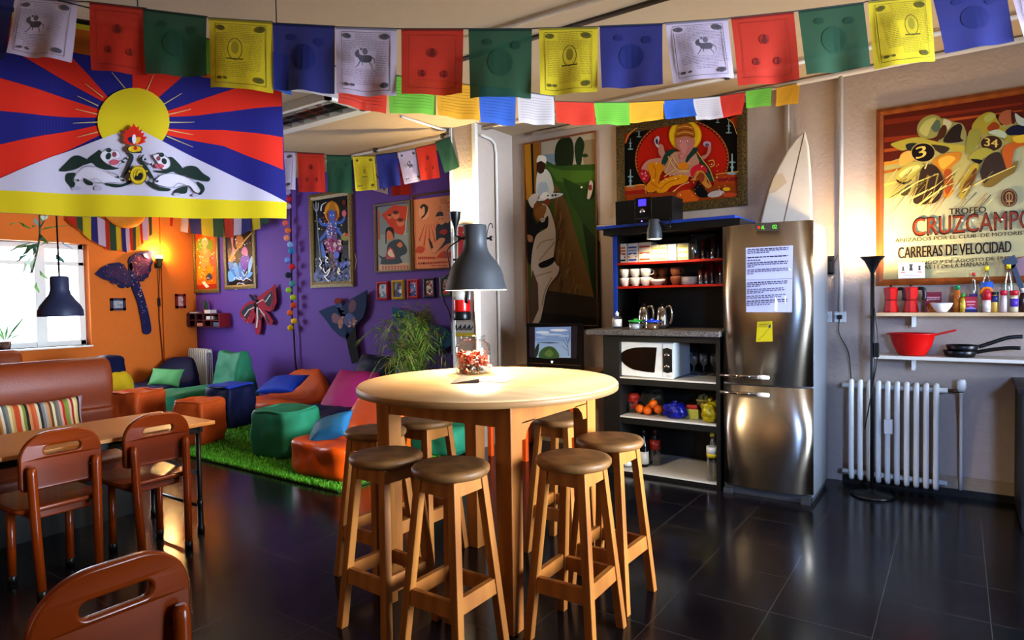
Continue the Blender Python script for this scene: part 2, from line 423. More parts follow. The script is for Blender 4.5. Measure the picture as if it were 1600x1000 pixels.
# ================================================================ SETTING
YW, XW, ZC = 5.3, -9.7, 3.03
struct(MB().box(-10, -2.6, -.1, 3, 5.6, 0).build('floor', floor_mat()))
struct(MB().box(-10, -2.6, ZC, 3, 5.6, ZC+.1).build('ceiling', M['cream_ceiling']))
struct(MB().box(-10, YW, 0, -3.82, YW+.2, ZC).build('wall_back_purple', M['purple_paint']))
struct(MB().box(-3.82, YW, 0, 3, YW+.2, ZC).build('wall_back', M['white_plaster']))
struct(MB().box(-3.97, 4.7, 0, -3.67, YW, ZC).build('pillar', M['white_plaster']))
wy0, wy1, wz0, wz1 = 2.1, 3.85, .87, 2.24
w = MB(); xl = XW-.3
for y0, z0, y1, z1 in ((-2.6, 0, wy0, ZC), (wy1, 0, YW, ZC), (wy0, 0, wy1, wz0), (wy0, wz1, wy1, ZC)): w.box(xl, y0, z0, XW, y1, z1)
struct(w.build('wall_left', M['orange_paint']))
struct(MB().box(XW, 4.8, 0, XW+.04, YW, ZC).build('trim_1', M['orange_paint']))
struct(MB().box(-10, -2.7, 0, 3, -2.6, ZC).build('wall_front', M['white_plaster']))
w = MB(); ry0, ry1, rz0, rz1 = 2.2, 4.4, .75, 2.55  # opening in the right wall is assumed for the daylight, unseen
for y0, z0, y1, z1 in ((-2.6, 0, ry0, ZC), (ry1, 0, YW, ZC), (ry0, 0, ry1, rz0), (ry0, rz1, ry1, ZC)): w.box(2.8, y0, z0, 3.0, y1, z1)
struct(w.build('wall_right', M['white_plaster']))
# window in the orange wall: frame, mullion, panes
wf = MB(); fx0, fx1 = XW-.22, XW-.16
wf.box(fx0, wy0, wz0, fx1, wy1, wz0+.07).box(fx0, wy0, wz1-.07, fx1, wy1, wz1).box(fx0, wy0, wz0, fx1, wy0+.07, wz1).box(fx0, wy1-.07, wz0, fx1, wy1, wz1)
ymul = atx(63, 480, XW-.18).y
wf.box(fx0, ymul-.06, wz0, fx1+.02, ymul+.06, wz1).box(fx0, wy0, 1.95, fx1, wy1, 2.0)
wo = struct(wf.build('window_1', M['white_metal'], bevel=.006))
MB().box(fx0+.025, wy0+.06, wz0+.06, fx0+.03, wy1-.06, wz1-.06).build('window_pane', M['glass'], wo)
struct(MB().box(XW-.16, wy0, wz0-.02, XW+.05, wy1, wz0).build('window_1_sill', M['white_metal']))
# skirting along the white wall, corner beads on the pillar
bb = MB().box(-.7, YW-.02, .05, 2.8, YW, .09).box(-.7, YW-.014, .09, 2.8, YW, .115).box(-.7, YW-.009, .115, 2.8, YW, .135)
struct(bb.build('baseboard_back', mat('beige_skirting', '#a8957c', .6)))
struct(MB().box(-.7, YW-.024, 0, 2.8, YW, .05).build('baseboard_back_base', M['black_wood']))
struct(MB().box(-3.70, 4.69, 0, -3.662, 4.73, ZC).build('trim_2', M['white_metal']))
struct(MB().box(-3.975, 4.69, 0, -3.945, 4.72, ZC).build('trim_3', M['white_metal']))
# conduits and ceiling runs
PIPE = mat('conduit_white', '#d6cdc2', .5, var=.04)
def conduit(pts, r, label, m=PIPE, clips=()):
    t = thing('cable_conduit', label, 'pipe', pts[0])
    o = V(pts[0]); MB().tube([V(p)-o for p in pts], r, 8).build('pipe', m, t)
    for c in clips:
        q = V(c)-o; MB().box(q.x-.018, q.y-.02, q.z-.012, q.x+.018, q.y+.02, q.z+.05).build('clip', M['grey_metal'], t)
xs = atz(560, 240, ZC)
conduit([(-5.9, 4.81, ZC-.03), (1.5, 4.81, ZC-.03)], .012, 'thin ceiling conduit on dark clips above the pillar', clips=[(x, 4.81, ZC-.03) for x in (-5.1, -4.15, -3.8, -2.6, -1.4)])
conduit([(-4.0, 4.85, ZC-.03), (1.5, 4.85, ZC-.025)], .008, 'narrow second ceiling conduit running just behind the clipped one')
conduit([(-4.02, 4.1, ZC-.012), (-4.02, 4.8, ZC-.012)], .012, 'short ceiling conduit branching towards the middle of the room')
conduit([(-2.45, 3.14, ZC-.02), (1.5, 3.2, ZC-.02)], .014, 'white ceiling conduit nearest to the big flags')
conduit([(-2.8, 3.4, ZC-.01), (1.5, 3.36, ZC-.01)], .016, 'dark brown strip along the ceiling', mat('dark_strip', '#4a3a28', .6))  # only a dark line on the ceiling, drawn as a thin strip
conduit([(-3.4, 5.27, ZC-.03), (1.5, 5.27, ZC-.03)], .02, 'white conduit along the top of the white wall')
pa = aty(1314, 120, 5.27); pb = aty(1312, 488, 5.27)
conduit([(pa.x, 5.27, 3.0), (pa.x, 5.27, pb.z)], .016, 'white vertical conduit dropping to the socket beside the fridge')
pc = aty(1231, 200, 5.28)
conduit([(pc.x, 5.28, 2.98), (pc.x, 5.28, .1)], .012, 'white vertical conduit above the fridge beside the surfboard')
ya = atx(776, 300, -3.65).y; yb = atx(750, 207, -3.65).y
conduit([(-3.65, yb, 2.93), (-3.65, ya-.08, 2.92), (-3.65, ya-.02, 2.89), (-3.65, ya, 2.8), (-3.65, ya, .3)], .014, 'white conduit bending down the side of the pillar')

# ================================================================ FURNITURE
# ---- round bar table
t = thing('bar_table', 'round beech bar table with four square legs and a bright lit top', 'table', (-1.89, 2.49, 0))
MB().lathe([(.60, .965), (.622, .968), (.63, .978), (.63, .994), (.622, 1.003), (0, 1.003)], n=72).build('tabletop', M['beech_top'], t)
MB().lathe([(.598, .9655), (.6315, .9685), (.6318, .993), (.629, .995)], n=72).build('edge_band', M['edge_wood'], t)
lx, ly = .3525, .33
for sx in (-1, 1):
    for sy in (-1, 1):
        MB().leg((sx*lx, sy*ly, 0), (sx*lx, sy*ly, .965), .075, .085).build('leg', M['pine'], t, bevel=.004)
for sy in (-1, 1): MB().box(-lx, sy*ly-.014+sy*.02, .865, lx, sy*ly+.014+sy*.02, .965).build('apron', M['pine'], t, bevel=.003)
for sx in (-1, 1):
    a = MB().box(sx*lx-.014+sx*.02, -ly, .875, sx*lx+.014+sx*.02, ly, .965)
    for sy in (-1, 1):
        pr = [(0, 0), (.13, 0), (.09, -.015), (.06, -.04), (.045, -.075), (0, -.075)]
        a.prism(pr, lambda u, v, sx=sx, sy=sy: V((sx*lx-.014+sx*.02, -sy*(ly-.03-u), .88+v)), V((.028, 0, 0)))
    a.build('apron', M['pine'], t)

# ---- bar stools
def stool(label):
    t = thing('bar_stool', label, 'stool', group='wooden bar stools around the round table')
    MB().lathe([(.128, .705), (.148, .709), (.157, .722), (.157, .735), (.150, .743), (.13, .746), (0, .746)], n=40).build('seat', M['pine_seat'], t)
    for sx in (-1, 1):
        for sy in (-1, 1):
            MB().leg((sx*.143, sy*.143, 0), (sx*.085, sy*.085, .705), .036, .036).build('leg', M['pine'], t, bevel=.003)
    def off(z): return .143+(.085-.143)*z/.705
    for z0, z1, nm in ((.645, .705, 'seat_rail'), (.20, .262, 'footrest')):
        for s in (-1, 1):
            a, b = off(z0), off(z1); h = .011
            MB().hexa([(-a, s*a-h, z0), (a, s*a-h, z0), (a, s*a+h, z0), (-a, s*a+h, z0), (-b, s*b-h, z1), (b, s*b-h, z1), (b, s*b+h, z1), (-b, s*b+h, z1)]).build(nm, M['pine'], t)
            d = .012 if nm == 'footrest' else 0
            MB().hexa([(s*a-h, -a, z0+d), (s*a+h, -a, z0+d), (s*a+h, a, z0+d), (s*a-h, a, z0+d), (s*b-h, -b, z1+d), (s*b+h, -b, z1+d), (s*b+h, b, z1+d), (s*b-h, b, z1+d)]).build(nm, M['pine'], t)
    return t
eb = atz(876, 650, .745); cb_ = atz(645, 658, .745)
STO = [((-1.66, 1.93), .0, 'pale wooden bar stool in front of the bar table leg, nearest the camera'),
       ((-1.305, 2.295), .03, 'wooden bar stool just right of the front table leg'),
       ((-1.335, 2.69), -.02, 'wooden bar stool at the right rim of the table, before the black shelf unit'),
       ((-2.02, 1.925), -.05, 'wooden bar stool with a crack in its seat, front left of the bar table'),
       ((-2.455, 2.27), .0, 'wooden bar stool at the left table leg, beside the shiny orange bean bag'),
       ((cb_.x, max(cb_.y, 2.62), ), .0, 'wooden bar stool half hidden behind the left table leg, before the green bean bag'),
       ((eb.x, eb.y), .02, 'wooden bar stool seen behind the table apron, before the orange desk')]
s0 = stool(STO[0][2]); s0.location = (*STO[0][0], 0)
for (x, y), rz, lb in STO[1:]: dup(s0, (x, y, 0), rz, lb)

# ---- dining table (laminate top on a folding black frame)
TX0, TX1, TY0, TY1, TZ = -4.44, -3.76, .25, 2.16, .68
t = thing('dining_table', 'long rectangular dining table with light wood top and black folding frame', 'table', ((TX0+TX1)/2, (TY0+TY1)/2, 0))
hw, hl = (TX1-TX0)/2, (TY1-TY0)/2
MB().box(-hw, -hl, TZ-.022, hw, hl, TZ).build('tabletop', M['laminate'], t, bevel=.003)
for s in (-1, 1): MB().box(s*(hw-.05)-.012, -hl+.05, TZ-.065, s*(hw-.05)+.012, hl-.06, TZ-.022).build('side_rail', M['black_metal'], t)
for sy in (-1, 1):
    y = sy*(hl-.085)
    MB().box(-hw+.05, y-.012, TZ-.065, hw-.05, y+.012, TZ-.022).build('end_rail', M['black_metal'], t)
    for sx in (-1, 1):
        l = MB().tube([(sx*(hw-.05), y, .0), (sx*(hw-.05), y, TZ-.03)], .014, 10).build('leg', M['black_metal'], t)
        MB().lathe([(.02, 0), (.022, .03), (.016, .045), (.016, .17), (.019, .18), (.016, .2)], (sx*(hw-.05), y, 0), 12).build('leg_sleeve', M['black_plastic'], l)
    MB().tube([(-hw+.05, y, .16), (hw-.05, y, .16)], .010, 8).build('cross_bar', M['black_metal'], t)
    for sx in (-1, 1): MB().bar((sx*(hw-.06), y, .36), (sx*(hw-.06), y-sy*.42, TZ-.04), .012, .02).build('folding_brace', M['black_metal'], t)

# ---- bistro chairs
def chair(label, loc, rz=0):
    t = thing('dining_chair', label, 'chair', loc, rz, 'lacquered wooden dining chairs')
    R = Matrix(((0, 0, 1), (1, 0, 0), (0, 1, 0))).to_4x4()   # board (u,v) -> (y,z)
    out = rrect(-.172, .525, .172, .79, (.02, .02, .125, .125), 10)
    hole = [(p[0], p[1]) for p in rrect(-.088, .677, .088, .733, .027, 6)][::-1]
    b = curve2d('backrest', [out, hole], .03, .007, M['chair_wood'], t, Matrix.Translation((-.03, 0, 0)) @ R)
    for v in b.data.vertices:
        v.co.x += .10*max(0, v.co.z-.52)*.35 - .35*(v.co.y**2)
    b.data.update()
    for y in (-.07, .07): MB().ell((-.008, 1.7*y, .60), (.004, .007, .007)).build('screw', M['black_metal'], b)
    so = rrect(-.44, -.19, -.03, .19, (.09, .05, .05, .09), 8)
    curve2d('seat', [so], .026, .009, M['chair_wood'], t, Matrix.Translation((0, 0, .425)))
    MB().box(-.36, -.13, .37, -.05, .13, .413).build('seat_frame', M['chair_wood'], t, bevel=.008)
    for s in (-1, 1):
        l = MB().tube([(.03, s*.125, 0), (.012, s*.135, .35), (.004, s*.14, .6), (.002, s*.14, .625), (0, s*.14, .64)], [.019, .021, .021, .02, .012], 14).build('leg', M['chair_wood'], t)
        MB().lathe([(.021, 0), (.022, .045), (.02, .047)], (.03, s*.125, 0), 14).build('rubber_cap', M['black_plastic'], l)
        l = MB().tube([(-.31, s*.13, 0), (-.30, s*.13, .41)], .019, 14).build('leg', M['chair_wood'], t)
        MB().lathe([(.021, 0), (.022, .045), (.02, .047)], (-.31, s*.13, 0), 14).build('rubber_cap', M['black_plastic'], l)
    return t
c0 = chair('lacquered wooden dining chair at the far end of the long table, showing its round legs', (-3.635, 1.765, 0))
dup(c0, (-3.605, 1.29, 0), .03, 'lacquered wooden dining chair second from the far end of the long table')
dup(c0, (-1.615, .68, 0), .0, 'dark lacquered chair back alone in the bottom foreground, cut off by the frame')

# ---- brown booth sofas
def sofa(x, y0, y1, label):
    # backrest front face at x, seat towards +X
    t = thing('booth_sofa', label, 'sofa', (x, (y0+y1)/2, 0)); h = (y1-y0)/2
    def ext(prof, m, nm, rnd=.05, ins=0):
        mb = MB(); n = len(prof); cx = sum(p[0] for p in prof)/n; cz = sum(p[1] for p in prof)/n; rings = []
        for y, k in ((-h+ins, .80), (-h+ins+.012, .93), (-h+ins+rnd, 1), (h-ins-rnd, 1), (h-ins-.012, .93), (h-ins, .80)):
            kk = 1-(1-k)*.35
            rings.append([(cx+(p[0]-cx)*kk, y, cz+(p[1]-cz)*kk) for p in prof])
        vs = [p for r in rings for p in r]; fs = []
        for i in range(len(rings)-1):
            for k in range(n): fs.append((i*n+k, i*n+(k+1) % n, (i+1)*n+(k+1) % n, (i+1)*n+k))
        mb.add(vs, fs, None, True); mb.add(rings[0], [tuple(range(n))]); mb.add(rings[-1], [tuple(range(n-1, -1, -1))])
        return mb.build(nm, m, t)
    bp = [(p[0], p[1]) for p in crv([(.0, .40, 0), (.03, .66, 0), (.012, .70, 0), (.03, .86, 0), (.005, .99, 0), (-.04, 1.035, 0), (-.10, 1.03, 0), (-.135, .97, 0), (-.16, .7, 0), (-.17, .40, 0), (-.08, .38, 0)], 5)]
    ext(bp, M['leather'], 'backrest')
    ext([(p[0], p[1]) for p in crv([(.0, .30, 0), (.25, .28, 0), (.44, .29, 0), (.47, .35, 0), (.44, .41, 0), (.25, .43, 0), (.0, .43, 0)], 5)], M['leather'], 'seat', ins=.02)
    MB().box(-.15, -h+.04, 0, .40, h-.04, .29).build('base', M['black_wood'], t)
    return t
sofa(-4.95, -.6, 2.08, 'long reddish brown leather booth sofa behind the dining table')
sofa(-6.55, -.6, 2.06, 'second brown booth sofa back below the window, behind the first')

# ---- cushions
def pillow(w, h, t, m, col=None, N=16, seed=0, loc=None, rot=None, name='cushion', parent=None, mb=None):
    mb = mb or MB(); vs = []
    for sgn in (1, -1):
        for j in range(N+1):
            for i in range(N+1):
                u, v = 2*i/N-1, 2*j/N-1
                e = max(0, (1-u*u)*(1-v*v))**.42
                x = w/2*u*(1-.09*(1-v*v)*abs(u)**3); y = h/2*v*(1-.09*(1-u*u)*abs(v)**3)
                z = sgn*t/2*e*(1+.16*noise.noise(V((u*2.2+seed, v*2.2, sgn))))+.012*noise.noise(V((u*1.5, v*1.5, seed+5)))
                vs.append((x, y, z))
    K = (N+1)**2; fs = []; cs = []
    for s in (0, 1):
        for j in range(N):
            for i in range(N):
                a = s*K+j*(N+1)+i; f = (a, a+1, a+N+2, a+N+1); fs.append(f if s == 0 else f[::-1]); cs.append(col(i/N, j/N) if col else None)
    for f, c in zip(fs, cs): mb.f.append(f); mb.c.append(c); mb.sm.append(True)
    mb.v += vs
    o = mb.build(name, m, parent)
    if rot is not None: o.rotation_euler = rot
    if loc is not None: o.location = loc
    return o
STR = ['#c87a3c', '#d89a5a', '#e8e0c8', '#6d6d6a', '#8a8a84', '#ead6a0', '#d8b070', '#d2582e', '#d2582e', '#e6d9a6', '#8f9a4a', '#2b2a28', '#e0a070', '#d8653a', '#dc7a4a', '#e8dcc0', '#3a3530',
       '#8d8c90', '#b9b4b0', '#d9a36a', '#7a4a30', '#eee0b8', '#77766f', '#8c8a83', '#e3b3a0', '#c9342a', '#8b9a45', '#90a04c', '#e8c0a8', '#a52820', '#ead9a4', '#ddc58c', '#1f1c1c', '#b59aa8', '#8d7f94']
NS = len(STR)
SM = mat('striped_fabric', rough=.8, kind='vcol')
o = pillow(.50, .36, .13, SM, lambda u, v: STR[min(NS-1, int(u*NS))], N=NS)
o.rotation_euler = (PI/2-.22, 0, PI/2); o.location = (-4.80, 1.60, .625)
tag(o, 'striped cushion in orange, green and grey leaning on the brown booth sofa', 'cushion')
o = pillow(.46, .36, .13, SM, lambda u, v: STR[min(NS-1, int((1-v)*NS))], N=NS)
o.rotation_euler = (PI/2-.22, 0, PI/2); o.location = (-4.80, .98, .625)
tag(o, 'striped cushion with level stripes, cut by the left edge of the photo', 'cushion')

# ---- bean bags and poufs
def puff(mb, x0, y0, z0, x1, y1, z1, k=7, amp=.018, seed=0, n=14, fn=None, col=None, fr=5):
    o = []; fs = []
    def grid(ax, sg):
        b = len(o)
        for j in range(n+1):
            for i in range(n+1):
                u, v = 2*i/n-1, 2*j/n-1
                p = [0, 0, 0]; p[ax] = sg; p[(ax+1) % 3] = u*sg; p[(ax+2) % 3] = v
                q = V(p); nk = sum(abs(c)**k for c in q)**(1/k); q = q/nk
                w_ = V((x0+(x1-x0)*(q.x+1)/2, y0+(y1-y0)*(q.y+1)/2, z0+(z1-z0)*(q.z+1)/2))
                if fn: w_ = fn(w_, q)
                nn = noise.noise(w_*fr+V((seed, seed*2, 0)))+.5*noise.noise(w_*fr*2.3+V((seed, 1, 4)))
                d = q.normalized()
                w_ = w_+d*(amp*nn*(0 if w_.z < z0+.02 else 1))
                o.append(w_)
        for j in range(n):
            for i in range(n):
                a = b+j*(n+1)+i; fs.append((a, a+1, a+n+2, a+n+1))
    for ax in range(3):
        for sg in (-1, 1): grid(ax, sg)
    return mb.add(o, fs, col, True)
def rim(mb, x0, y0, x1, y1, z, seed):
    # raised, gathered seam round the top of a pouf
    pts = []
    for i in range(41):
        a = 2*PI*i/40; c, s = math.cos(a), math.sin(a); kk = (abs(c)**6+abs(s)**6)**(-1/6)
        p = V(((x0+x1)/2+(x1-x0)/2*.97*c*kk, (y0+y1)/2+(y1-y0)/2*.97*s*kk, z)); p.z += .016*noise.noise(p*7+V((seed, 0, 0))); pts.append(p)
    return mb.tube(pts, .013, 6, caps=False)
def pouf(loc, rz, s, h, m, label, seed, sy=None):
    t = thing('pouf', label, 'pouf', (loc[0], loc[1], 0.012), rz); sy = sy or s
    def f(p, q):
        k = 1+.05*math.sin(PI*(p.z)/h)
        if q.z > .6: p.z -= .035*(1-abs(q.x)**2)*(1-abs(q.y)**2)
        return V((p.x*k, p.y*k, p.z))
    puff(MB(), -s/2, -sy/2, 0, s/2, sy/2, h, 15, .022, seed, fn=f).build('body', m, t)
    rim(MB(), -s/2, -sy/2, s/2, sy/2, h-.012, seed).build('top_seam', m, t)
    return t
g = atz(446, 640, .42); pouf((g.x, g.y), .1, .43, .43, GREEN, 'big square green pouf standing alone on the artificial grass', 3)
g = atz(311, 628, .42); pouf((g.x, g.y), .35, .34, .44, RUST, 'orange pouf behind the far corner of the dining table', 8)
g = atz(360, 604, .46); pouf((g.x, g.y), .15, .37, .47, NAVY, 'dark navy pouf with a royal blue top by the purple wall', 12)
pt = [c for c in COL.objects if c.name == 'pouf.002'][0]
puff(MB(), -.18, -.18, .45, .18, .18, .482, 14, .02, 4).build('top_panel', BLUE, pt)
g = atz(215, 611, .48); pouf((g.x, g.y), .3, .38, .48, RUST, 'faded orange pouf beside the end of the booth sofa', 21)

def beanbag(loc, rz, W, D, hs, hb, m, label, seed, k=4.5, name='bean_bag', narrow=.55, amp=.03, front=.55):
    # seat towards -Y, tall soft back at +Y; narrow = width of the top of the back
    t = thing(name, label, 'bean bag', (loc[0], loc[1], .012), rz)
    def f(p, q):
        yy = (p.y+D/2)/D; b = max(0, min(1, (yy-front)/(1-front))); b = b*b*(3-2*b)
        h = hs+(hb-hs)*b; z = (q.z+1)/2*h
        wz = 1-(1-narrow)*b*max(0, z-hs*.5)/(hb)*1.3
        dish = -.05*math.exp(-((yy-front*.8)/.25)**2)*(1-q.x*q.x) if q.z > .3 else 0
        return V((p.x*wz, p.y+(.10 if b > 0 else 0)*b*(z-hs)*1.0-.10*b*max(0, z-hs), z+dish))
    puff(MB(), -W/2, -D/2, 0, W/2, D/2, 1, k, amp, seed, n=22, fn=f, fr=4).build('body', m, t)
    return t
# navy bag in the corner, green cushion on it
beanbag((-9.2, 4.54), .35, .86, .80, .34, .70, NAVY, 'dark navy bean bag in the corner under the dragonfly kite', 2, narrow=.45)
o = pillow(.46, .27, .14, LGREEN, seed=3); g = atd(259, 590, 8.75); o.location = g; o.rotation_euler = (1.05, .05, .55)
tag(o, 'light green cushion lying on the navy bean bag in the corner', 'cushion')
# green lounger
t = thing('lounge_bean_bag', 'long green lounger bean bag with a tall eared back by the radiator', 'bean bag', (-7.9, 4.55, .012), -.06)
puff(MB(), -.31, -.82, 0, .31, .38, .33, 5, .03, 31, n=20).build('seat', GREEN, t)
def fe(p, q):
    z = p.z; k = 1-.22*z
    ear = .07*max(0, q.z)*abs(q.x)**3
    return V((p.x*k*(1+.1*max(0, q.z)), p.y*(1-.75*(z/.80))+.22*z+.02, z+ear))
puff(MB(), -.32, .0, 0, .32, .50, .74, 7, .025, 33, n=20, fn=fe).build('backrest', GREEN, t)
# rust bag with blue cushion
gb = atz(470, 640)
beanbag((-6.72, 4.80), .12, .92, .85, .27, .62, RUST, 'orange bean bag chair against the purple wall under the pompom string', 5, narrow=.5)
o = pillow(.52, .40, .13, BLUE, seed=9); o.location = (-6.62, 4.66, .43); o.rotation_euler = (.38, -.05, .3)
tag(o, 'royal blue cushion lying on the orange bean bag by the wall', 'cushion')
# navy and magenta lounger
t = thing('lounge_bean_bag', 'navy lounger bean bag with a magenta back panel below the blue kite', 'bean bag', (-5.36, 4.55, .012), .0)
puff(MB(), -.38, -.55, 0, .38, .35, .30, 5, .03, 41, n=20).build('seat', NAVY, t)
o = pillow(.64, .66, .26, PINK, seed=15, name='back_panel', parent=t); o.location = (-.02, .06, .38); o.rotation_euler = (.85, 0, .1)
o = pillow(.60, .34, .22, NAVY, seed=19, name='headrest', parent=t); o.location = (.08, .36, .64); o.rotation_euler = (1.0, .05, .05)
# shiny orange recliner on the grass edge, teal cushion
beanbag((-4.12, 3.56), -.04, .72, .82, .30, .64, ORANGE, 'shiny orange bean bag chair at the corner of the grass carpet', 7, k=7, narrow=.85, amp=.028, front=.6)
o = pillow(.38, .26, .12, TEAL, seed=23); o.location = (-4.16, 3.36, .385); o.rotation_euler = (.7, -.3, .3)
tag(o, 'small steel blue cushion on the shiny orange bean bag', 'cushion')
g = atz(688, 712)
beanbag((g.x-.02, g.y+.10), .2, .50, .48, .28, .46, GREEN, 'green bean bag at the foot of the pillar behind the bar table', 29, narrow=.7)
# yellow and dark bag behind the sofa end
g = atz(196, 610, .35)
t = thing('bean_bag', 'yellow bean bag with a dark top corner behind the sofa end', 'bean bag', (-8.25, 3.4, .012), .4)
puff(MB(), -.28, -.28, 0, .28, .28, .62, 4, .03, 51, fn=lambda p, q: V((p.x*(1-.35*p.z), p.y*(1-.35*p.z), p.z))).build('body', YEL, t)
puff(MB(), -.2, -.16, .56, .16, .2, .80, 4, .02, 53, fn=lambda p, q: V((p.x*(1-.5*(p.z-.55)), p.y, p.z))).build('top_panel', NAVY, t)

# ---- grass carpet
GX0, GX1, GY0, GY1 = -9.55, -3.72, 3.06, 5.18
ga = MB().box(GX0, GY0, 0, -4.0, GY1, .012).box(-4.0, GY0, 0, GX1, 4.62, .012)
gr = tag(ga.build('grass_carpet', mat('grass_backing', '#2f4d12', .9, var=.2)), 'bright green artificial grass carpet under the bean bags', 'carpet')
rnd = random.Random(4); gp = MB()
vs = []; fs = []; cs = []
for i in range(34000):
    u = rnd.random()**.55; x = GX1-(GX1-GX0)*(1-u)*.9; y = GY0+(GY1-GY0)*rnd.random()**1.5
    if x > -4.0 and y > 4.6: continue
    a = rnd.uniform(0, 2*PI); w_ = .006; h = rnd.uniform(.018, .034); lx_, ly_ = rnd.uniform(-.014, .014), rnd.uniform(-.014, .014)
    dx, dy = math.cos(a)*w_, math.sin(a)*w_; b = len(vs)
    vs += [(x-dx, y-dy, .011), (x+dx, y+dy, .011), (x+lx_, y+ly_, .011+h)]; fs.append((b, b+1, b+2)); cs.append(rnd.choice(['#62b42c', '#7ccc3c', '#98dc5c', '#4c9a22']))
gp.v, gp.f, gp.c, gp.sm = vs, fs, cs, [False]*len(fs)
o = gp.build('grass_pile', mat('grass_blades', rough=.7, kind='vcol', translu=.25), gr); o['kind'] = 'stuff'
# ================================================================ KITCHEN WALL
def bb(x0, y0, x1, y1, Y):
    a, b = aty(x0, y1, Y), aty(x1, y0, Y); return a.x, b.x, a.z, b.z
# ---- fridge
fy = 4.545; fxa, fxb = -1.375, -.785; fw = fxb-fxa
t = thing('fridge_freezer', 'tall brushed steel fridge freezer with a notice on the door', 'fridge', ((fxa+fxb)/2, fy, 0))
zs = aty(1200, 603, fy).z; ztop = 1.885
MB().box(-fw/2, .055, .04, fw/2, .62, ztop).build('body', mat('fridge_side', '#8d9198', .4, metal=.6, var=.04), t, bevel=.006)
MB().box(-fw/2+.01, .03, .0, fw/2-.01, .6, .05).build('plinth', M['grey_metal'], t)
for s in (-1, 1): MB().box(s*(fw/2-.04)-.03, .0, 0, s*(fw/2-.04)+.03, .06, .035).build('foot', M['grey_metal'], t)
def door(z0, z1):
    n = 14; pts = []
    for i in range(n+1):
        u = 2*i/n-1; pts.append((u*fw/2, .052-.05*(1-abs(u)**5)-.012*(1-u*u)))
    pts += [(fw/2, .056), (-fw/2, .056)]
    mb = MB(); P = [V((p[0], p[1], 0)) for p in pts]; m_ = len(pts)
    A = [(p.x, p.y, z0) for p in P]; B = [(p.x, p.y, z1) for p in P]
    mb.add(A+B, [(i, (i+1) % m_, (i+1) % m_+m_, i+m_) for i in range(m_)], None, True)
    tr = tessellate_polygon([P]); mb.add(A, tr); mb.add(B, [q[::-1] for q in tr])
    d = mb.build('door', M['steel'], t); return d
d1 = door(.06, zs-.006); d2 = door(zs+.006, ztop)
for d, px_ in ((d2, 588.5), (d1, 615.5)):
    z = aty(1165, px_, fy-.06).z; xa, xb = -fw/2+.005, aty(1201, px_, fy-.06).x-t.location.x
    mb = MB().tube([(xa, -.045, z), (xb-.05, -.05, z)], .011, 12)
    for x in (xa+.04, xb-.07): mb.tube([(x, .0, z), (x, -.048, z)], .008, 8)
    h = mb.build('handle', M['chrome'], d)
    MB().lathe([(.0, 0), (.013, .003), (.016, .03), (.013, .075), (0, .08)], (xb-.075, -.05, z), 14, axis=Matrix(((0, 0, 1), (0, 1, 0), (-1, 0, 0)))).build('handle_grip', M['white_metal'], d)
T = lambda x, y: aty(x, y, fy-.016)-t.location
a = Art(T, (0, -1, 0))
a.poly(rrect(1179, 348, 1219, 361, 4), '#3a352f'); a.ell(1186, 355.5, 2.2, 2.2, '#ff2a1c', 10); a.text('AL', (1189.5, 358.5), (1195, 358), (1189.5, 352.5), '#66e03a', .02); a.text('02', (1207, 357.5), (1214, 357), (1207, 351.5), '#66e03a', .02)
a.mb.build('display', mat('display_print', rough=.3, kind='vcol', emit=None), d2)
a.rect(1190, 378, 1211, 382.5, '#b0a798')
# notice and note hung on the door: things of their own
nx = thing('notice_sheet', 'white laminated notice of two printed pages on the fridge door', 'notice', aty(1200, 490, fy-.012))
a = Art(lambda x, y: aty(x, y, fy-.014)-nx.location, (0, -1, 0), x0=1150, y0=370, k=5.556, off=.002)
a.poly([(84, 96), (496, 74), (486, 655), (88, 655)], '#c3bfd0'); a.line([(86, 376), (492, 362)], 4, '#7b7790')
rn = random.Random(5)
for y, n_ in ((112, .95), (127, .95), (143, .5), (182, .95), (207, .32), (230, .95), (247, .95), (263, .18), (290, .95), (306, .95), (323, .15), (402, .95), (418, .95), (433, .3), (460, .85), (476, .9), (490, .4), (517, .9), (533, .8), (560, .97), (577, .95), (594, .55)):
    x = 104; xe = 104+370*n_; dy = -.055
    while x < xe:
        w_ = rn.uniform(12, 34); a.poly([(x, y+dy*(x-104)-4.5), (min(x+w_, xe), y+dy*(x-104)-4.8), (min(x+w_, xe), y+dy*(x-104)+4.2), (x, y+dy*(x-104)+4.5)], '#3d3a4c' if y in (112, 230, 402, 560, 182, 207) else '#66627a'); x += w_+7
a.poly([(343, 640), (350, 515), (372, 560), (368, 648)], '#f4f2f8'); a.poly([(432, 515), (446, 518), (442, 575), (434, 570)], '#f4f2f8'); a.poly([(468, 270), (490, 285), (486, 296), (470, 288)], '#f4f2f8')
a.mb.build('printed_page', PAINTG, nx)
nn = thing('paper_note', 'yellow folded note stuck below the white notice on the fridge', 'note', aty(1193, 534, fy-.012))
a = Art(lambda x, y: aty(x, y, fy-.014)-nn.location, (0, -1, 0), x0=1150, y0=370, k=5.556, off=.003)
a.poly([(185, 738), (315, 732), (320, 908), (175, 912)], '#c9b310'); a.poly([(192, 742), (300, 738), (302, 786), (190, 786)], '#b09a10'); a.line([(190, 900), (245, 850), (290, 790)], 4, '#8d7b08'); a.poly([(282, 775), (303, 758), (300, 790), (288, 792)], '#2c3a55'); a.line([(205, 765), (275, 762)], 7, '#8a6a10')
a.mb.build('folded_paper', PAINT, nn)

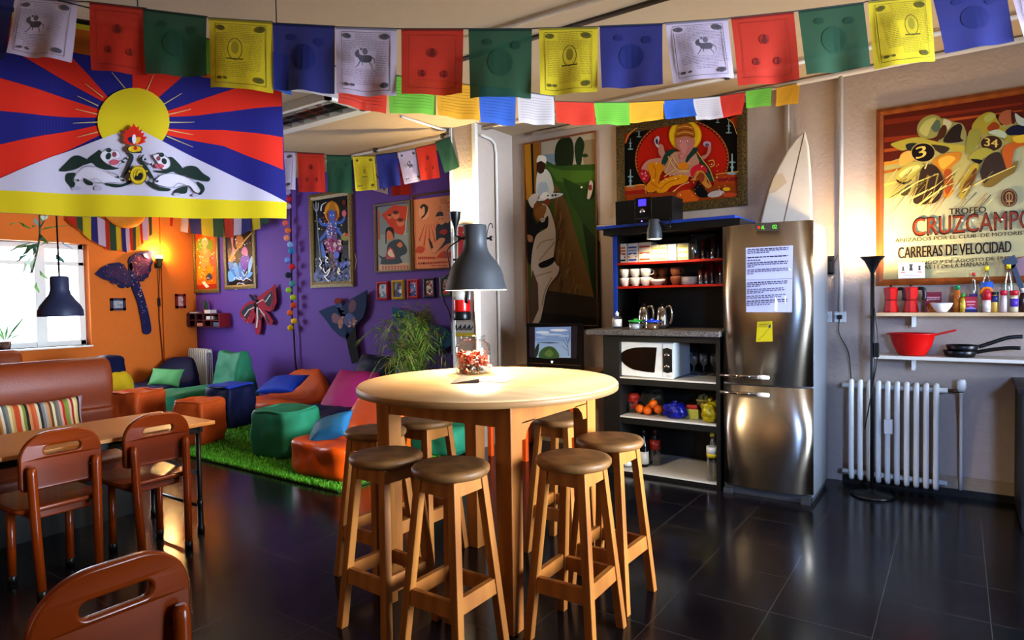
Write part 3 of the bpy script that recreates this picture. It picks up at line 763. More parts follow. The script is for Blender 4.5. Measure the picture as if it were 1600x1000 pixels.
# ---- black shelf unit: lower cabinet
cy0, cy1 = 4.6, 5.25
zc1 = aty(1026, 516.5, 4.54).z; zc0 = aty(1026, 525, 4.54).z
cxa, cxb = -2.33, -1.40
t = thing('shelf_cabinet', 'black open shelf cabinet with white shelves under the granite counter', 'cabinet', (0, 0, 0))
pw = .14
MB().box(cxa, cy0, 0, cxa+pw, cy1, zc0).build('side_panel', M['black_wood'], t); MB().box(cxb-.03, cy0, 0, cxb, cy1, zc0).build('side_panel', M['black_wood'], t)
MB().box(cxa, cy1-.02, 0, cxb, cy1, zc0).build('back_panel', M['black_wood'], t); MB().box(cxa+pw, cy0+.005, zc0-.05, cxb-.03, cy1-.03, zc0).build('top_rail', M['black_wood'], t)
ZS = []
for px_ in (593, 656.5, 744):
    z = aty(1042, px_, cy0).z; ZS.append(z)
    MB().box(cxa+pw, cy0+.004, z-.012, cxb-.03, cy1-.02, z).build('shelf', M['white_board'], t)
    MB().box(cxa+pw, cy0+.01, z-.06, cxb-.03, cy0+.03, z-.012).build('shelf_rail', M['black_wood'], t)
ct = MB().box(-2.45, 4.53, zc0, -1.385, cy1, zc1).build('granite_counter', M['granite'], bevel=.004); tag(ct, 'speckled grey granite counter slab on the black shelf cabinet', 'counter')
# ---- hutch
hy0, hy1 = 4.84, 5.26
hx0 = aty(958, 440, hy0).x; hx1 = -1.38
ztb = aty(1040, 351, 4.70).z
t = thing('wall_hutch', 'open hutch with blue sides, two red shelves and a blue edged top board', 'shelf unit', (0, 0, 0))
MB().box(hx0, hy0, zc1, hx0+.035, hy1, ztb).build('side_panel', M['blue_paint'], t); MB().box(hx1-.03, hy0, zc1, hx1, hy1, ztb).build('side_panel', M['blue_paint'], t)
MB().box(hx0+.035, hy0+.012, zc1, hx0+.042, hy1-.02, ztb).build('side_lining', M['black_wood'], t)
MB().box(hx0, hy1-.02, zc1, hx1, hy1, ztb).build('back_panel', M['black_wood'], t)
zr = [aty(1045, 407, hy0).z, aty(1045, 445.5, hy0).z]
for z in zr: MB().box(hx0+.035, hy0+.004, z-.018, hx1-.03, hy1-.02, z).build('shelf', M['red_paint'], t)
xa = aty(932, 354, 4.70).x; xb = aty(1148, 335, 4.70).x
zt1 = aty(1040, 345, 4.70).z
MB().box(xa, 4.70, zt1-.022, xb, hy1, zt1).build('top_board', M['blue_paint'], t)
MB().box(xa+.05, 4.72, ztb-.045, xb+.03, hy1, zt1-.022).build('cornice', M['black_wood'], t)
# stereo
sx0, sx1, _, sz1 = bb(961.6, 312, 991, 349, 4.80)
t = thing('hifi_speaker', 'smaller black hifi speaker left of the stereo on the blue top board', 'speaker', ((sx0+sx1)/2, 4.80, zt1)); w_ = (sx1-sx0)/2
MB().box(-w_, 0, 0, w_, .17, sz1-zt1).build('cabinet', M['black_plastic'], t, bevel=.004); MB().box(-w_*.3, -.002, .008, w_*.2, 0, .014).build('badge', M['chrome'], t)
ux0, ux1, _, uz1 = bb(991.5, 307, 1016.5, 347, 4.80)
t = thing('stereo_unit', 'small stereo with lit blue screen and silver dial between its speakers', 'stereo', ((ux0+ux1)/2, 4.80, zt1)); w_ = (ux1-ux0)/2; h = uz1-zt1
MB().box(-w_+.002, 0, 0, w_-.002, .2, h).build('cabinet', M['black_plastic'], t, bevel=.003)
MB().box(-w_*.5, -.003, h*.68, w_*.45, 0, h*.93).build('screen', mat('blue_screen', '#2a1ecc', .3, emit='#4a3cff', estr=2.2), t)
MB().lathe([(.0, 0), (.020, .004), (.022, .012), (.022, .018)], (0, -.018, h*.48), 18, axis=Matrix(((1, 0, 0), (0, 0, 1), (0, -1, 0)))).build('dial', M['chrome'], t)
MB().ell((-w_*.1, 0, h*.12), (.006, .003, .006)).build('led', mat('violet_led', '#6a50ff', emit='#7a5cff', estr=6), t)
MB().box(-w_*.8, -.002, h*.2, w_*.8, 0, h*.24).build('tray', M['grey_metal'], t)
sx0, sx1, _, sz1 = bb(1017, 305, 1050, 345, 4.78)
t = thing('hifi_speaker', 'larger black hifi speaker right of the stereo, before the elephant god picture', 'speaker', ((sx0+sx1)/2, 4.78, zt1)); w_ = (sx1-sx0)/2
MB().box(-w_, 0, 0, w_, .24, sz1-zt1).build('cabinet', M['black_plastic'], t, bevel=.004); MB().box(-w_*.2, -.002, .006, w_*.2, 0, .012).build('badge', M['chrome'], t)
t = thing('remote_control', 'pale remote control lying on the left end of the blue top board', 'remote control', (aty(946, 349, 4.76).x, 4.76, zt1)); MB().box(-.07, -.02, 0, .07, .02, .016).build('case', M['white_board'], t, bevel=.004)
MB().box(-.05, -.012, .0155, .05, .012, .018).build('keypad', M['grey_metal'], t)
# clip lamp over the shelf
lp = aty(1017, 374, 4.64); lz0 = aty(1017, 374, 4.64).z; lz1 = aty(1017, 344, 4.64).z; lr = (aty(1034, 374, 4.64).x-aty(1011, 374, 4.64).x)/2
t = thing('clip_lamp', 'small dark clip lamp hanging over the shelf of tea boxes, switched on', 'lamp', (aty(1022.5, 374, 4.64).x, 4.64, lz0)); h = lz1-lz0
MB().lathe([(lr, 0), (lr*.98, h*.3), (lr*.88, h*.55), (lr*.72, h*.72), (lr*.70, h*1.0), (lr*.6, h*1.03), (0, h*1.03)], n=24, caps=False).build('lamp_shade', M['grey_metal'], t)
MB().lathe([(lr*.97, .003), (lr*.95, h*.3), (lr*.84, h*.55), (lr*.5, h*.75), (0, h*.76)], n=24, caps=False).build('shade_lining', M['lamp_inside'], t)
MB().tube([(lr*.7, 0, h*.85), (lr*1.9, .02, h*.6), (lr*1.8, .06, h*1.1)], .008, 8).build('arm', M['black_metal'], t)
MB().ell((lr*1.9, .02, h*.6), .016).build('knob', M['black_plastic'], t)
MB().ell((0, 0, h*.45), .02).build('bulb', M['bulb'], t)
def spot(name, loc, power, col, size=math.radians(120), blend=.5, r=.03, rot=(0, 0, 0)):
    l = bpy.data.lights.new(name, 'SPOT'); l.energy = power; l.color = col; l.spot_size = size; l.spot_blend = blend; l.shadow_soft_size = r
    o = bpy.data.objects.new(name, l); COL.objects.link(o); o.location = loc; o.rotation_euler = rot; return o
def point(name, loc, power, col, r=.03):
    l = bpy.data.lights.new(name, 'POINT'); l.energy = power; l.color = col; l.shadow_soft_size = r
    o = bpy.data.objects.new(name, l); COL.objects.link(o); o.location = loc; return o
def area(name, loc, power, col, sx, sy, rot):
    l = bpy.data.lights.new(name, 'AREA'); l.energy = power; l.color = col; l.shape = 'RECTANGLE'; l.size = sx; l.size_y = sy
    o = bpy.data.objects.new(name, l); COL.objects.link(o); o.location = loc; o.rotation_euler = rot; return o
WARM = (1, .70, .36)
spot('clip_lamp_light', (t.location.x, 4.64, lz0+h*.05), 16, (1, .85, .6), math.radians(125), .4, .02, (math.radians(28), 0, 0))

# tea boxes, jars, glasses on the upper red shelf
K5 = lambda x, y: (920+x/5, 330+y/5)
def box5(x0, y0, x1, Y, zb, dep, cols, label, name='tea_box', cat='box', group=None):
    a_, b_ = K5(x0, 0), K5(x1, 0); xa = aty(a_[0], 400, Y).x; xb = aty(b_[0], 400, Y).x; zt = aty((a_[0]+b_[0])/2, K5(0, y0)[1], Y).z
    t = thing(name, label, cat, ((xa+xb)/2, Y, zb), 0, group); w_ = (xb-xa)/2; h = max(zt-zb, .03)
    MB().box(-w_+.002, 0, 0, w_-.002, dep, h).build('carton', mat('carton_'+cols[0], cols[0], .55, var=.04), t, bevel=.002)
    a = Art(lambda u, v: V(((u-.5)*2*(w_-.004), 0, v*h)), (0, -1, 0), off=.001)
    for i, c in enumerate(cols[1:]):
        a.rect(.08, .10+.16*i, .92, .10+.16*i+.085, c)
    a.ell(.5, .32, .28, .14, '#f4efe6', 12); a.mb.build('print', PAINT, t); return t
for x0, y0, x1, cols, lb in ((215, 255, 297, ['#e8ddd0', '#1d1a3a', '#d2622a', '#c24a1c', '#d2622a', '#d7703a'], 'tea box with orange stripes at the left end of the upper red shelf'),
        (300, 250, 383, ['#e4e2e2', '#2a4aa0', '#d08a4a', '#3a62b8', '#8fa4cc', '#31509c'], 'tea box with blue print, second on the upper red shelf'),
        (386, 243, 488, ['#ece2d4', '#cf5f2c', '#f0d8c0', '#d87a44', '#f0e4d4', '#c8421c'], 'wide tea box with red top edge, third on the upper red shelf'),
        (491, 262, 548, ['#efe6c8', '#e8cc6a', '#f3ecd6', '#ead27a', '#f6f0e0', '#d9b53a'], 'pale yellow tea box right under the clip lamp'),
        (550, 260, 610, ['#f0e4c0', '#e2c04a', '#f5eed8', '#e8c85a', '#f5eed8', '#d4a62a'], 'golden tea box just right of the clip lamp'),
        (612, 256, 686, ['#e6ecef', '#9cc0dc', '#f0f2f2', '#b8d0e0', '#eef2f4', '#88b0d4'], 'white and light blue tea box, second from the green one'),
        (690, 250, 780, ['#dfd8a8', '#c8c46a', '#eae6c8', '#b0b04a', '#eeeacc', '#a8a834'], 'yellow green tea box at the right end of the row')):
    box5(x0, y0, x1, hy0+.06, zr[0], .13, cols, lb, group='tea boxes on the upper red shelf')
def lathing(name, label, cat, prof, m, loc, group=None, part='body', extra=None, n=20):
    t = thing(name, label, cat, loc, 0, group); MB().lathe(prof, n=n).build(part, m, t)
    if extra: extra(t)
    return t
def tumbler(r, h): return [(r*.8, 0), (r*.82, .004), (r, h), (r*.94, h), (r*.76, .012), (0, .01)]
def at5(x, Y): return aty(920+x/5, 400, Y).x
def glassrow(lst, zb, group):
    for x, w_, y0, Y, lb, kind in lst:
        xx = at5(x, Y); r = (at5(x+w_/2, Y)-at5(x-w_/2, Y))/2; h = aty(920+x/5, 330+y0/5, Y).z-zb
        if kind == 'jar':
            lathing('glass_jar', lb, 'jar', [(r*.9, 0), (r, .01), (r, h*.62), (r*.62, h*.78), (r*.62, h*.86)], M['glass_dim'], (xx, Y, zb), group,
                    extra=lambda t: MB().lathe([(r*.66, h*.86), (r*.7, h*.9), (r*.3, h*.96), (0, h)], n=16).build('stopper', M['glass'], t))
        else: lathing('drinking_glass', lb, 'glass', tumbler(r, h), M['glass_dim'], (xx, Y, zb), group)
glassrow([(735, 62, 195, hy0+.24, 'small glass jar behind the yellow green tea box', 'jar'), (830, 84, 162, hy0+.13, 'large glass jar with stopper beside the tea boxes', 'jar'),
          (893, 36, 225, hy0+.12, 'slim glass left in the upper shelf row, beside the large jar', 'g'), (932, 40, 215, hy0+.18, 'glass second after the large jar on the upper shelf', 'g'), (968, 40, 192, hy0+.1, 'tall glass third after the large jar on the upper shelf', 'g'), (1012, 44, 175, hy0+.14, 'tallest glass at the right end of the upper red shelf', 'g')], zr[0], 'glassware on the upper red shelf')
glassrow([(875, 40, 455, hy0+.06, 'short glass beside the plates on the lower red shelf', 'g'), (918, 40, 455, hy0+.08, 'second short glass on the lower red shelf', 'g'), (905, 34, 415, hy0+.22, 'tall narrow glass behind the two short ones', 'g'), (960, 46, 408, hy0+.12, 'tall glass in the middle of the lower shelf glasses', 'g'), (1000, 36, 418, hy0+.18, 'tall glass second from the fridge on the lower shelf', 'g'), (1030, 36, 412, hy0+.1, 'tall glass next to the fridge on the lower red shelf', 'g')], zr[1], 'glassware on the lower red shelf')
# cups, stacked in pairs
def cup(label, loc, r, h, m, rz=0, group=None):
    t = thing('coffee_cup', label, 'cup', loc, rz, group)
    MB().lathe([(r*.55, 0), (r*.6, .003), (r*.88, h*.35), (r, h*.7), (r, h), (r*.93, h), (r*.9, h*.65), (r*.5, .01), (0, .008)], n=20).build('bowl', m, t)
    MB().tube(crv([(r*.95, 0, h*.85), (r*1.4, 0, h*.75), (r*1.35, 0, h*.4), (r*.85, 0, h*.3)], 4, False), r*.11, 6).build('handle', m, t); return t
cr_ = (at5(320, hy0+.07)-at5(243, hy0+.07))/2; chh = (aty(976, 330+455/5, hy0+.07).z-zr[1])/2
c0 = None
for x, nm in ((281, 'left'), (362, 'middle'), (443, 'right')):
    for lv, w2 in ((0, 'lower'), (1, 'upper')):
        lb = {'left': 'white coffee cup %s of the pair beside the blue post', 'middle': 'white coffee cup %s of the middle pair', 'right': 'white coffee cup %s of the pair next to the shallow bowl'}[nm] % ('at the bottom' if lv == 0 else 'on top')
        loc = (at5(x, hy0+.07), hy0+.07, zr[1]+lv*chh)
        if c0 is None: c0 = cup(lb, loc, cr_, chh, M['white_ceramic'], .1, 'white stacked coffee cups')
        else: dup(c0, loc, .1+.2*lv, lb)
lathing('cereal_bowl', 'shallow white bowl to the right of the stacked white cups', 'bowl', [(.022, 0), (.03, .004), (.055, .03), (.062, .05), (.058, .05), (.05, .03), (0, .008)], M['white_ceramic'], (at5(537, hy0+.06), hy0+.06, zr[1]))
c1 = None
for x, lb in ((505, 'behind the white bowl'), (575, 'between the bowl and the copper pair'), (678, 'beside the plates')):
    for lv in (0, 1):
        Y = hy0+(.1 if x == 678 else .17); loc = (at5(x, Y), Y, zr[1]+lv*chh); l = 'brown coffee cup %s of the pair %s' % ('at the bottom' if lv == 0 else 'on top', lb)
        if c1 is None: c1 = cup(l, loc, cr_*.98, chh*1.02, M['brown_ceramic'], .6, 'brown stacked coffee cups')
        else: dup(c1, loc, .7+lv*.1, l)
PL = [(.03, 0), (.04, .002), (.065, .012), (.066, .014), (.06, .013), (.035, .005), (0, .005)]
for i in range(5):
    lathing('side_plate', ['lowest', 'second lowest', 'middle', 'second highest', 'topmost'][i]+' pale plate of the stack on the lower red shelf', 'plate', PL, M['white_ceramic'], (at5(785, hy0+.09), hy0+.09, zr[1]+.012*i), 'stacked pale plates')
# counter: sanitiser, lidded jars, kettles
def item(x0, y0, x1, Y): a_, b_ = aty(920+x0/5, 400, Y).x, aty(920+x1/5, 400, Y).x; return (a_+b_)/2, (b_-a_)/2
x, r = item(180, 765, 250, 4.66); h = aty(963, 486, 4.66).z-zc1
def _(t):
    MB().lathe([(r*.35, h*.74), (r*.35, h*.82), (r*.4, h*.82), (r*.4, h*.9), (r*.15, h*.92), (r*.15, h)], n=14).build('pump', M['white_metal'], t); MB().lathe([(r*1.01, h*.15), (r*1.01, h*.55)], n=20).build('label', M['white_board'], t)
lathing('soap_bottle', 'clear pump bottle with white label at the left end of the granite counter', 'bottle', [(r*.9, 0), (r, .006), (r, h*.64), (r*.8, h*.7), (r*.35, h*.74)], M['plastic'], (x, 4.66, zc1), extra=_)
for x0, x1, y0, m, lidc, fill, lb in ((310, 410, 838, M['glass'], '#2d9a3c', '#d8dede', 'glass jar with a green lid on the granite counter'), (435, 540, 838, M['glass'], '#2244c0', '#8a6238', 'jar of brown sugar with a blue lid on the granite counter')):
    x, r = item(x0, 0, x1, 4.68); h = aty(990, 330+y0/5, 4.68).z-zc1
    def _(t):
        MB().lathe([(r*.9, .004), (r*.93, h*.5), (0, h*.5)], n=18).build('contents', mat('fill'+fill, fill, .7), t)
        MB().lathe([(r*1.02, h*.68), (r*1.05, h*.7), (r*1.05, h*.82), (r*.9, h*.86), (r*.25, h*.88), (r*.25, h), (0, h)], n=20).build('lid', mat('lid'+lidc, lidc, .4), t)
    lathing('lidded_jar', lb, 'jar', [(r*.95, 0), (r, .006), (r, h*.68)], m, (x, 4.68, zc1), extra=_)
for x0, x1, lb in ((385, 470, 'chrome electric kettle behind the green lidded jar'), (530, 615, 'chrome electric kettle to the right of the blue lidded jar')):
    x, r = item(x0, 0, x1, 4.86); h = aty(1010, 330+735/5, 4.86).z-zc1
    t = thing('electric_kettle', lb, 'kettle', (x, 4.86, zc1), 0, 'pair of chrome kettles')
    MB().lathe([(r*1.05, .012), (r*1.1, .03), (r*1.02, h*.5), (r*.85, h*.85), (r*.6, h*.95), (0, h)], n=28).build('body', M['chrome'], t)
    MB().lathe([(r*1.15, 0), (r*1.15, .012), (0, .014)], n=24).build('base', M['black_plastic'], t)
    MB().tube(crv([(r*.7, 0, h*.93), (r*1.5, 0, h*.92), (r*1.75, 0, h*.55), (r*1.35, 0, h*.2)], 5, False), .011, 8).build('handle', M['chrome'], t)
    MB().lathe([(.012, h*.98), (.012, h*1.06), (0, h*1.07)], n=10).build('lid_knob', M['black_plastic'], t)
# microwave
my = 4.64; mx0, mx1, mz0, mz1 = bb(963.5, 535.6, 1052.5, 588.5, my); mz0 = ZS[0]
t = thing('microwave_oven', 'white microwave oven with an oval dark window in the black cabinet', 'microwave', ((mx0+mx1)/2, my, mz0)); w_, h = (mx1-mx0)/2, mz1-mz0
MB().box(-w_, .012, .006, w_, .36, h).build('case', M['white_metal'], t, bevel=.006)
T = lambda u, v: V((-w_+u*2*w_, 0, v*h))
k = 326.; U = lambda x, y: ((x-235)/(565-235), 1-(y-132)/(328-132))
dr = MB().prism([U(236, 133), U(500, 136), U(503, 327), U(236, 322)], lambda u, v: T(u, v)+V((0, .014, 0)), V((0, -.014, 0))).build('door', M['white_metal'], t)
MB().prism([U(472, 160), U(458, 298), *[(p[0], p[1]) for p in crv([(*U(420, 297), 0), (*U(330, 285), 0), (*U(275, 252), 0), (*U(259, 220), 0), (*U(275, 190), 0), (*U(330, 168), 0), (*U(400, 160), 0)], 4, False)]], lambda u, v: T(u, v)+V((0, -.001, 0)), V((0, -.002, 0))).build('window', mat('dark_glass_brown', '#1c0f07', .08, coat=.5), dr)
pn = MB().prism([U(505, 137), U(564, 138), U(564, 327), U(505, 327)], lambda u, v: T(u, v)+V((0, .014, 0)), V((0, -.013, 0))).build('control_panel', M['white_metal'], t)
MB().prism([U(507, 166), U(530, 160), U(556, 168), U(556, 290), U(530, 297), U(507, 290)], lambda u, v: T(u, v)+V((0, -.0005, 0)), V((0, -.003, 0))).build('dial_plate', M['black_plastic'], pn)
for y in (200, 263):
    q = T(*U(531, y)); MB().lathe([(.0, 0), (.019, 0), (.019, .012), (.016, .016), (0, .016)][::-1], q+V((0, -.002, 0)), 20, axis=Matrix(((1, 0, 0), (0, 0, -1), (0, 1, 0)))).build('dial', M['chrome'], pn)
q = T(*U(236, 0)); MB().box(w_-.06, -.004, .012, w_-.02, 0, .03).build('door_button', M['white_board'], pn)
# glasses right of the microwave
for i, x in enumerate((683, 738, 800)):
    X = aty(900+x/3.704, 550, 4.98).x
    lathing('wine_glass', ['wine glass beside the microwave, nearest to it', 'wine glass in the middle beside the microwave', 'wine glass beside the microwave, next to the fridge'][i], 'glass', [(.03, 0), (.03, .003), (.006, .008), (.005, .07), (.03, .1), (.036, .14), (.03, .18)], M['glass_dim'], (X, 4.98, ZS[0]), 'wine glasses beside the microwave')
# fruit shelf
K3 = lambda x, y: (900+x/3.704, 500+y/3.704)
def at3(x, Y, y=560): return aty(900+x/3.704, y, Y).x
zf = ZS[1]
t = thing('plastic_tub', 'clear plastic tub holding red packets at the left of the fruit shelf', 'box', (at3(325, 4.80), 4.80, zf)); MB().lathe([(.06, 0), (.075, .09), (.072, .09), (.057, .006), (0, .005)], n=4).build('tub', M['plastic'], t)
puff(MB(), -.06, -.05, .02, .06, .05, .15, 3, .02, 61, n=8, fr=18).build('packets', mat('red_pack', '#a82a1c', .4, var=.25, scale=40), t)
rn = random.Random(3)
OR = mat('orange_peel', '#e06a0c', .45, var=.08, bump=.15, bscale=200)
first = None
for i, (x, y, r_, lb) in enumerate(((368, 513, .036, 'orange at the left of the loose pile on the fruit shelf'), (445, 487, .037, 'highest orange of the pile on the fruit shelf'), (475, 518, .036, 'orange at the right of the pile, beside the blue bag'), (412, 525, .037, 'orange in the front middle of the pile, in a net'), (425, 505, .035, 'orange at the back of the pile on the fruit shelf'))):
    Y = 4.72+(.04 if i == 4 else 0); zz = max(zf+r_, aty(*K3(x, y), Y).z)
    o = MB().ell((0, 0, 0), (r_, r_, r_*.95), 18, 12).build('orange', OR); o.location = (at3(x, Y), Y, zz); tag(o, lb, 'fruit', 'oranges on the fruit shelf')
t = thing('plastic_bag', 'crumpled clear plastic bag behind the oranges', 'bag', (at3(440, 4.86), 4.86, zf)); puff(MB(), -.10, -.06, 0, .10, .06, .2, 3, .05, 63, n=10, fr=14).build('film', mat('cloudy_film', '#4c4a44', .25, var=.3, alpha=.55), t)
def bag(x0, x1, y0, Y, m, lb, seed):
    xa, xb = at3(x0, Y), at3(x1, Y); h = aty(*K3((x0+x1)/2, y0), Y).z-zf
    t = thing('plastic_bag', lb, 'bag', ((xa+xb)/2, Y, zf)); w_ = (xb-xa)/2
    puff(MB(), -w_, -w_*.8, 0, w_, w_*.8, h, 3, .03, seed, n=12, fr=22).build('film', m, t)
    MB().lathe([(w_*.25, h*.9), (w_*.12, h*1.0), (w_*.3, h*1.12)], n=10).build('knot', m, t)
bag(515, 628, 478, 4.70, mat('blue_bag', '#141c8c', .25, var=.3, scale=30), 'shiny dark blue bag on the fruit shelf', 65)
bag(725, 822, 470, 4.68, mat('yellow_bag', '#b8a410', .3, var=.25, scale=30), 'bright yellow bag at the right end of the fruit shelf', 67)
t = thing('food_packet', 'stack of red topped yellow packets between the blue and yellow bags', 'packet', (at3(672, 4.76), 4.76, zf))
MB().box(-.055, -.03, 0, .055, .05, .075).build('packet', mat('lime_pack', '#bdb84c', .5, var=.15), t, bevel=.006); MB().box(-.045, -.025, .075, .045, .04, .105).build('packet_top', mat('red_pack2', '#b3261c', .45, var=.1), t, bevel=.008)
t = thing('egg_tray', 'grey yellow egg tray behind the yellow bag', 'tray', (at3(778, 4.92), 4.92, zf)); tr = MB().box(-.09, -.07, .12, .09, .07, .135)
for i in range(4):
    for j in range(3): tr.lathe([(.024, .135), (.012, .165), (0, .166)], (-.066+i*.044, -.045+j*.045, 0), 8)
tr.build('tray', mat('egg_card', '#9a8a3a', .8), t); MB().box(-.085, -.065, 0, .085, .065, .12).build('tray_base', mat('egg_card2', '#5a5032', .8), t)
# bottom shelf
zb_ = ZS[2]
def bottle(name, label, X, Y, zb, r, h, m, capm, lab=None, capf=.12, group=None, neck=.34, liquid=None):
    t = thing(name, label, 'bottle', (X, Y, zb), 0, group); ch = h*capf
    MB().lathe([(r*.9, 0), (r, h*.03), (r, h*.55), (r*.92, h*.62), (r*neck*1.1, h*.82), (r*neck, h-ch)], n=20).build('body', m, t)
    MB().lathe([(r*neck*1.25, h-ch), (r*neck*1.3, h-.004), (r*neck*1.1, h), (0, h)], n=16).build('cap', capm, t)
    if liquid: MB().lathe([(r*.86, .004), (r*.95, h*.03), (r*.95, h*.45), (0, h*.45)], n=18).build('liquid', liquid, t)
    if lab:
        for z0, z1, mm in lab: MB().lathe([(r*1.015, h*z0), (r*1.015, h*z1)], n=20).build('label', mm, t)
    return t
cm = lambda c, r=.4: mat('c'+c, c, r, var=.06)
bottle('oil_bottle', 'large clear plastic bottle with yellow cap and label at the right of the bottom shelf', at3(788, 4.68), 4.68, zb_, .045, aty(*K3(788, 655), 4.68).z-zb_, M['plastic'], cm('#c8b030'), [(.50, .58, cm('#d8c020')), (.58, .72, cm('#e8e4dc'))], .06, neck=.36)
bottle('wine_bottle', 'dark bottle with white label behind the right hand stool', at3(385, 4.78), 4.78, zb_, .042, aty(*K3(385, 635), 4.78).z-zb_, cm('#0e0d0c', .15), cm('#141414'), [(.08, .42, cm('#c9c2b4'))], .1)
bottle('sauce_bottle', 'dark bottle with a red label on the bottom shelf', at3(452, 4.86), 4.86, zb_, .045, aty(*K3(452, 635), 4.86).z-zb_, M['glass_dim'], cm('#4a100c'), [(.45, .72, cm('#8a1c10'))], .12, liquid=cm('#140c08', .2))
t = thing('food_tin', 'low pale tin at the left of the bottom shelf behind the stool', 'tin', (at3(290, 4.72), 4.72, zb_)); MB().lathe([(.05, 0), (.052, .004), (.052, .05), (.05, .054), (0, .054)], n=24).build('can', M['grey_metal'], t); MB().lathe([(.0528, .008), (.0528, .046)], n=24).build('label', M['white_board'], t)
# card holder, sockets
t = thing('cutlery_holder', 'dark wire holder hung on the wall beside the fridge', 'holder', aty(1294, 429, 5.28)); x0, x1, z0, z1 = bb(1286, 399, 1303, 429, 5.2)
MB().box(-.035, -.05, 0, .04, .015, .012).box(-.035, .0, 0, .04, .015, z1-z0).box(-.035, -.05, 0, .04, -.045, (z1-z0)*.7).box(-.037, -.05, 0, -.033, .01, (z1-z0)*.8).box(.037, -.05, 0, .041, .01, (z1-z0)*.8).build('pocket', M['black_metal'], t)
MB().tube([(.04, 0, (z1-z0)*.6), (.09, -.01, z1-z0+.06)], .0025, 6).build('pick', M['chrome'], t)
def socket(px_, py_, lb):
    p = aty(px_, py_, 5.298); t = thing('wall_socket', lb, 'socket', p)
    MB().box(-.04, -.012, -.04, .04, 0, .04).build('cover_plate', M['white_metal'], t, bevel=.004); MB().lathe([(.018, 0), (.022, .001), (.022, .004)][::-1], (0, -.0125, 0), 16, axis=Matrix(((1, 0, 0), (0, 0, -1), (0, 1, 0)))).build('outlet', M['white_board'], t); return p
ps = socket(1313, 495, 'white wall socket with a black plug at the foot of the conduit'); socket(1291, 495, 'white wall socket half hidden by the fridge edge')
t = thing('power_plug', 'black plug and thin cable hanging from the wall socket behind the radiator', 'cable', ps)
MB().box(-.015, -.045, -.015, .015, -.017, .015).build('plug', M['black_plastic'], t, bevel=.004)
MB().tube(crv([(0, -.04, -.01), (.0, -.06, -.12), (.06, -.05, -.26), (.075, -.05, -.42), (.08, -.05, -.55)], 6, False), .004, 6).build('cord', M['black_plastic'], t)

# ---- radiators
def radiator(label, x0, x1, z0, z1, y, n, meter=False):
    t = thing('radiator', label, 'radiator', ((x0+x1)/2, y, 0)); W = x1-x0; st = W/n
    for i in range(n):
        x = -W/2+st*(i+.5); mb = MB()
        for yy, rr_ in ((-.045, min(.0175, st*.30)), (.045, .006)): mb.tube(crv([(x, yy*.3, z1), (x, yy, z1-.03), (x, yy, (z0+z1)/2), (x, yy, z0+.03), (x, yy*.3, z0)], 4, False), rr_, 10)
        mb.ell((x, 0, z1-.028), (st*.42, .045, .028), 10, 6).ell((x, 0, z0+.028), (st*.42, .045, .028), 10, 6)
        mb.build('section', M['rad_white'], t)
    for z in (z1-.03, z0+.03): MB().tube([(-W/2-.035, 0, z), (W/2+.035, 0, z)], .018, 10).build('header_pipe', M['rad_white'], t)
    return t, W
t, W = radiator('white column radiator under the kitchen wall shelves', -.655, -.09, .075, .765, 5.18, 10)
MB().box(W/10*-.85, -.085, .42, W/10*.05, -.05, .52).build('heat_meter', M['white_metal'], t, bevel=.004)
v = MB().tube([(W/2+.02, 0, .735), (W/2+.12, 0, .735)], .012, 8).build('valve', mat('brass', '#5a4a30', .4, metal=.7), t)
MB().lathe([(.022, .735), (.026, .76), (.026, .80), (.02, .815), (0, .815)], (W/2+.11, 0, 0), 16).build('valve_knob', M['white_metal'], v)
MB().tube(crv([(W/2+.11, 0, .73), (W/2+.11, .03, .66), (W/2+.11, .06, .5), (W/2+.11, .09, .05)], 4, False), .012, 8).build('supply_pipe', PIPE, t)
t, W = radiator('cream column radiator in the far corner behind the green lounger', -9.66, -9.14, .12, .72, 5.2, 10)
MB().ell((-W/2-.06, 0, .67), (.05, .035, .04)).build('valve_knob', M['white_metal'], t)

# ---- wall shelves on the right
t0 = thing('wall_shelf', 'upper pale wooden wall shelf holding moka pots and sauces', 'shelf', (0, 0, 0)); zu1 = aty(1484, 488.5, 5.04).z
MB().box(-.465, 5.04, zu1-.024, .85, YW, zu1).build('board', M['shelf_wood'], t0, bevel=.003)
t0 = thing('wall_shelf', 'lower pale wall shelf holding the red colander and frying pans', 'shelf', (0, 0, 0)); zu2 = aty(1484, 559, 5.04).z
MB().box(-.475, 5.04, zu2-.024, .85, YW, zu2).build('board', M['white_board'], t0, bevel=.003)
for o_ in [o for o in COL.objects if o.name.startswith('wall_shelf')]:
    z = zu1 if o_.name == 'wall_shelf' else zu2
    for x in (-.25, .55): MB().box(x-.01, 5.12, z-.10, x+.01, YW, z-.024).build('bracket', M['white_metal'], o_)
def at6(x, Y=5.15): return aty(1340+x/5, 480, Y).x
def h6(y, zb, Y=5.15, x=700): return aty(1340+x/5, 390+y/5, Y).z-zb
m0 = None
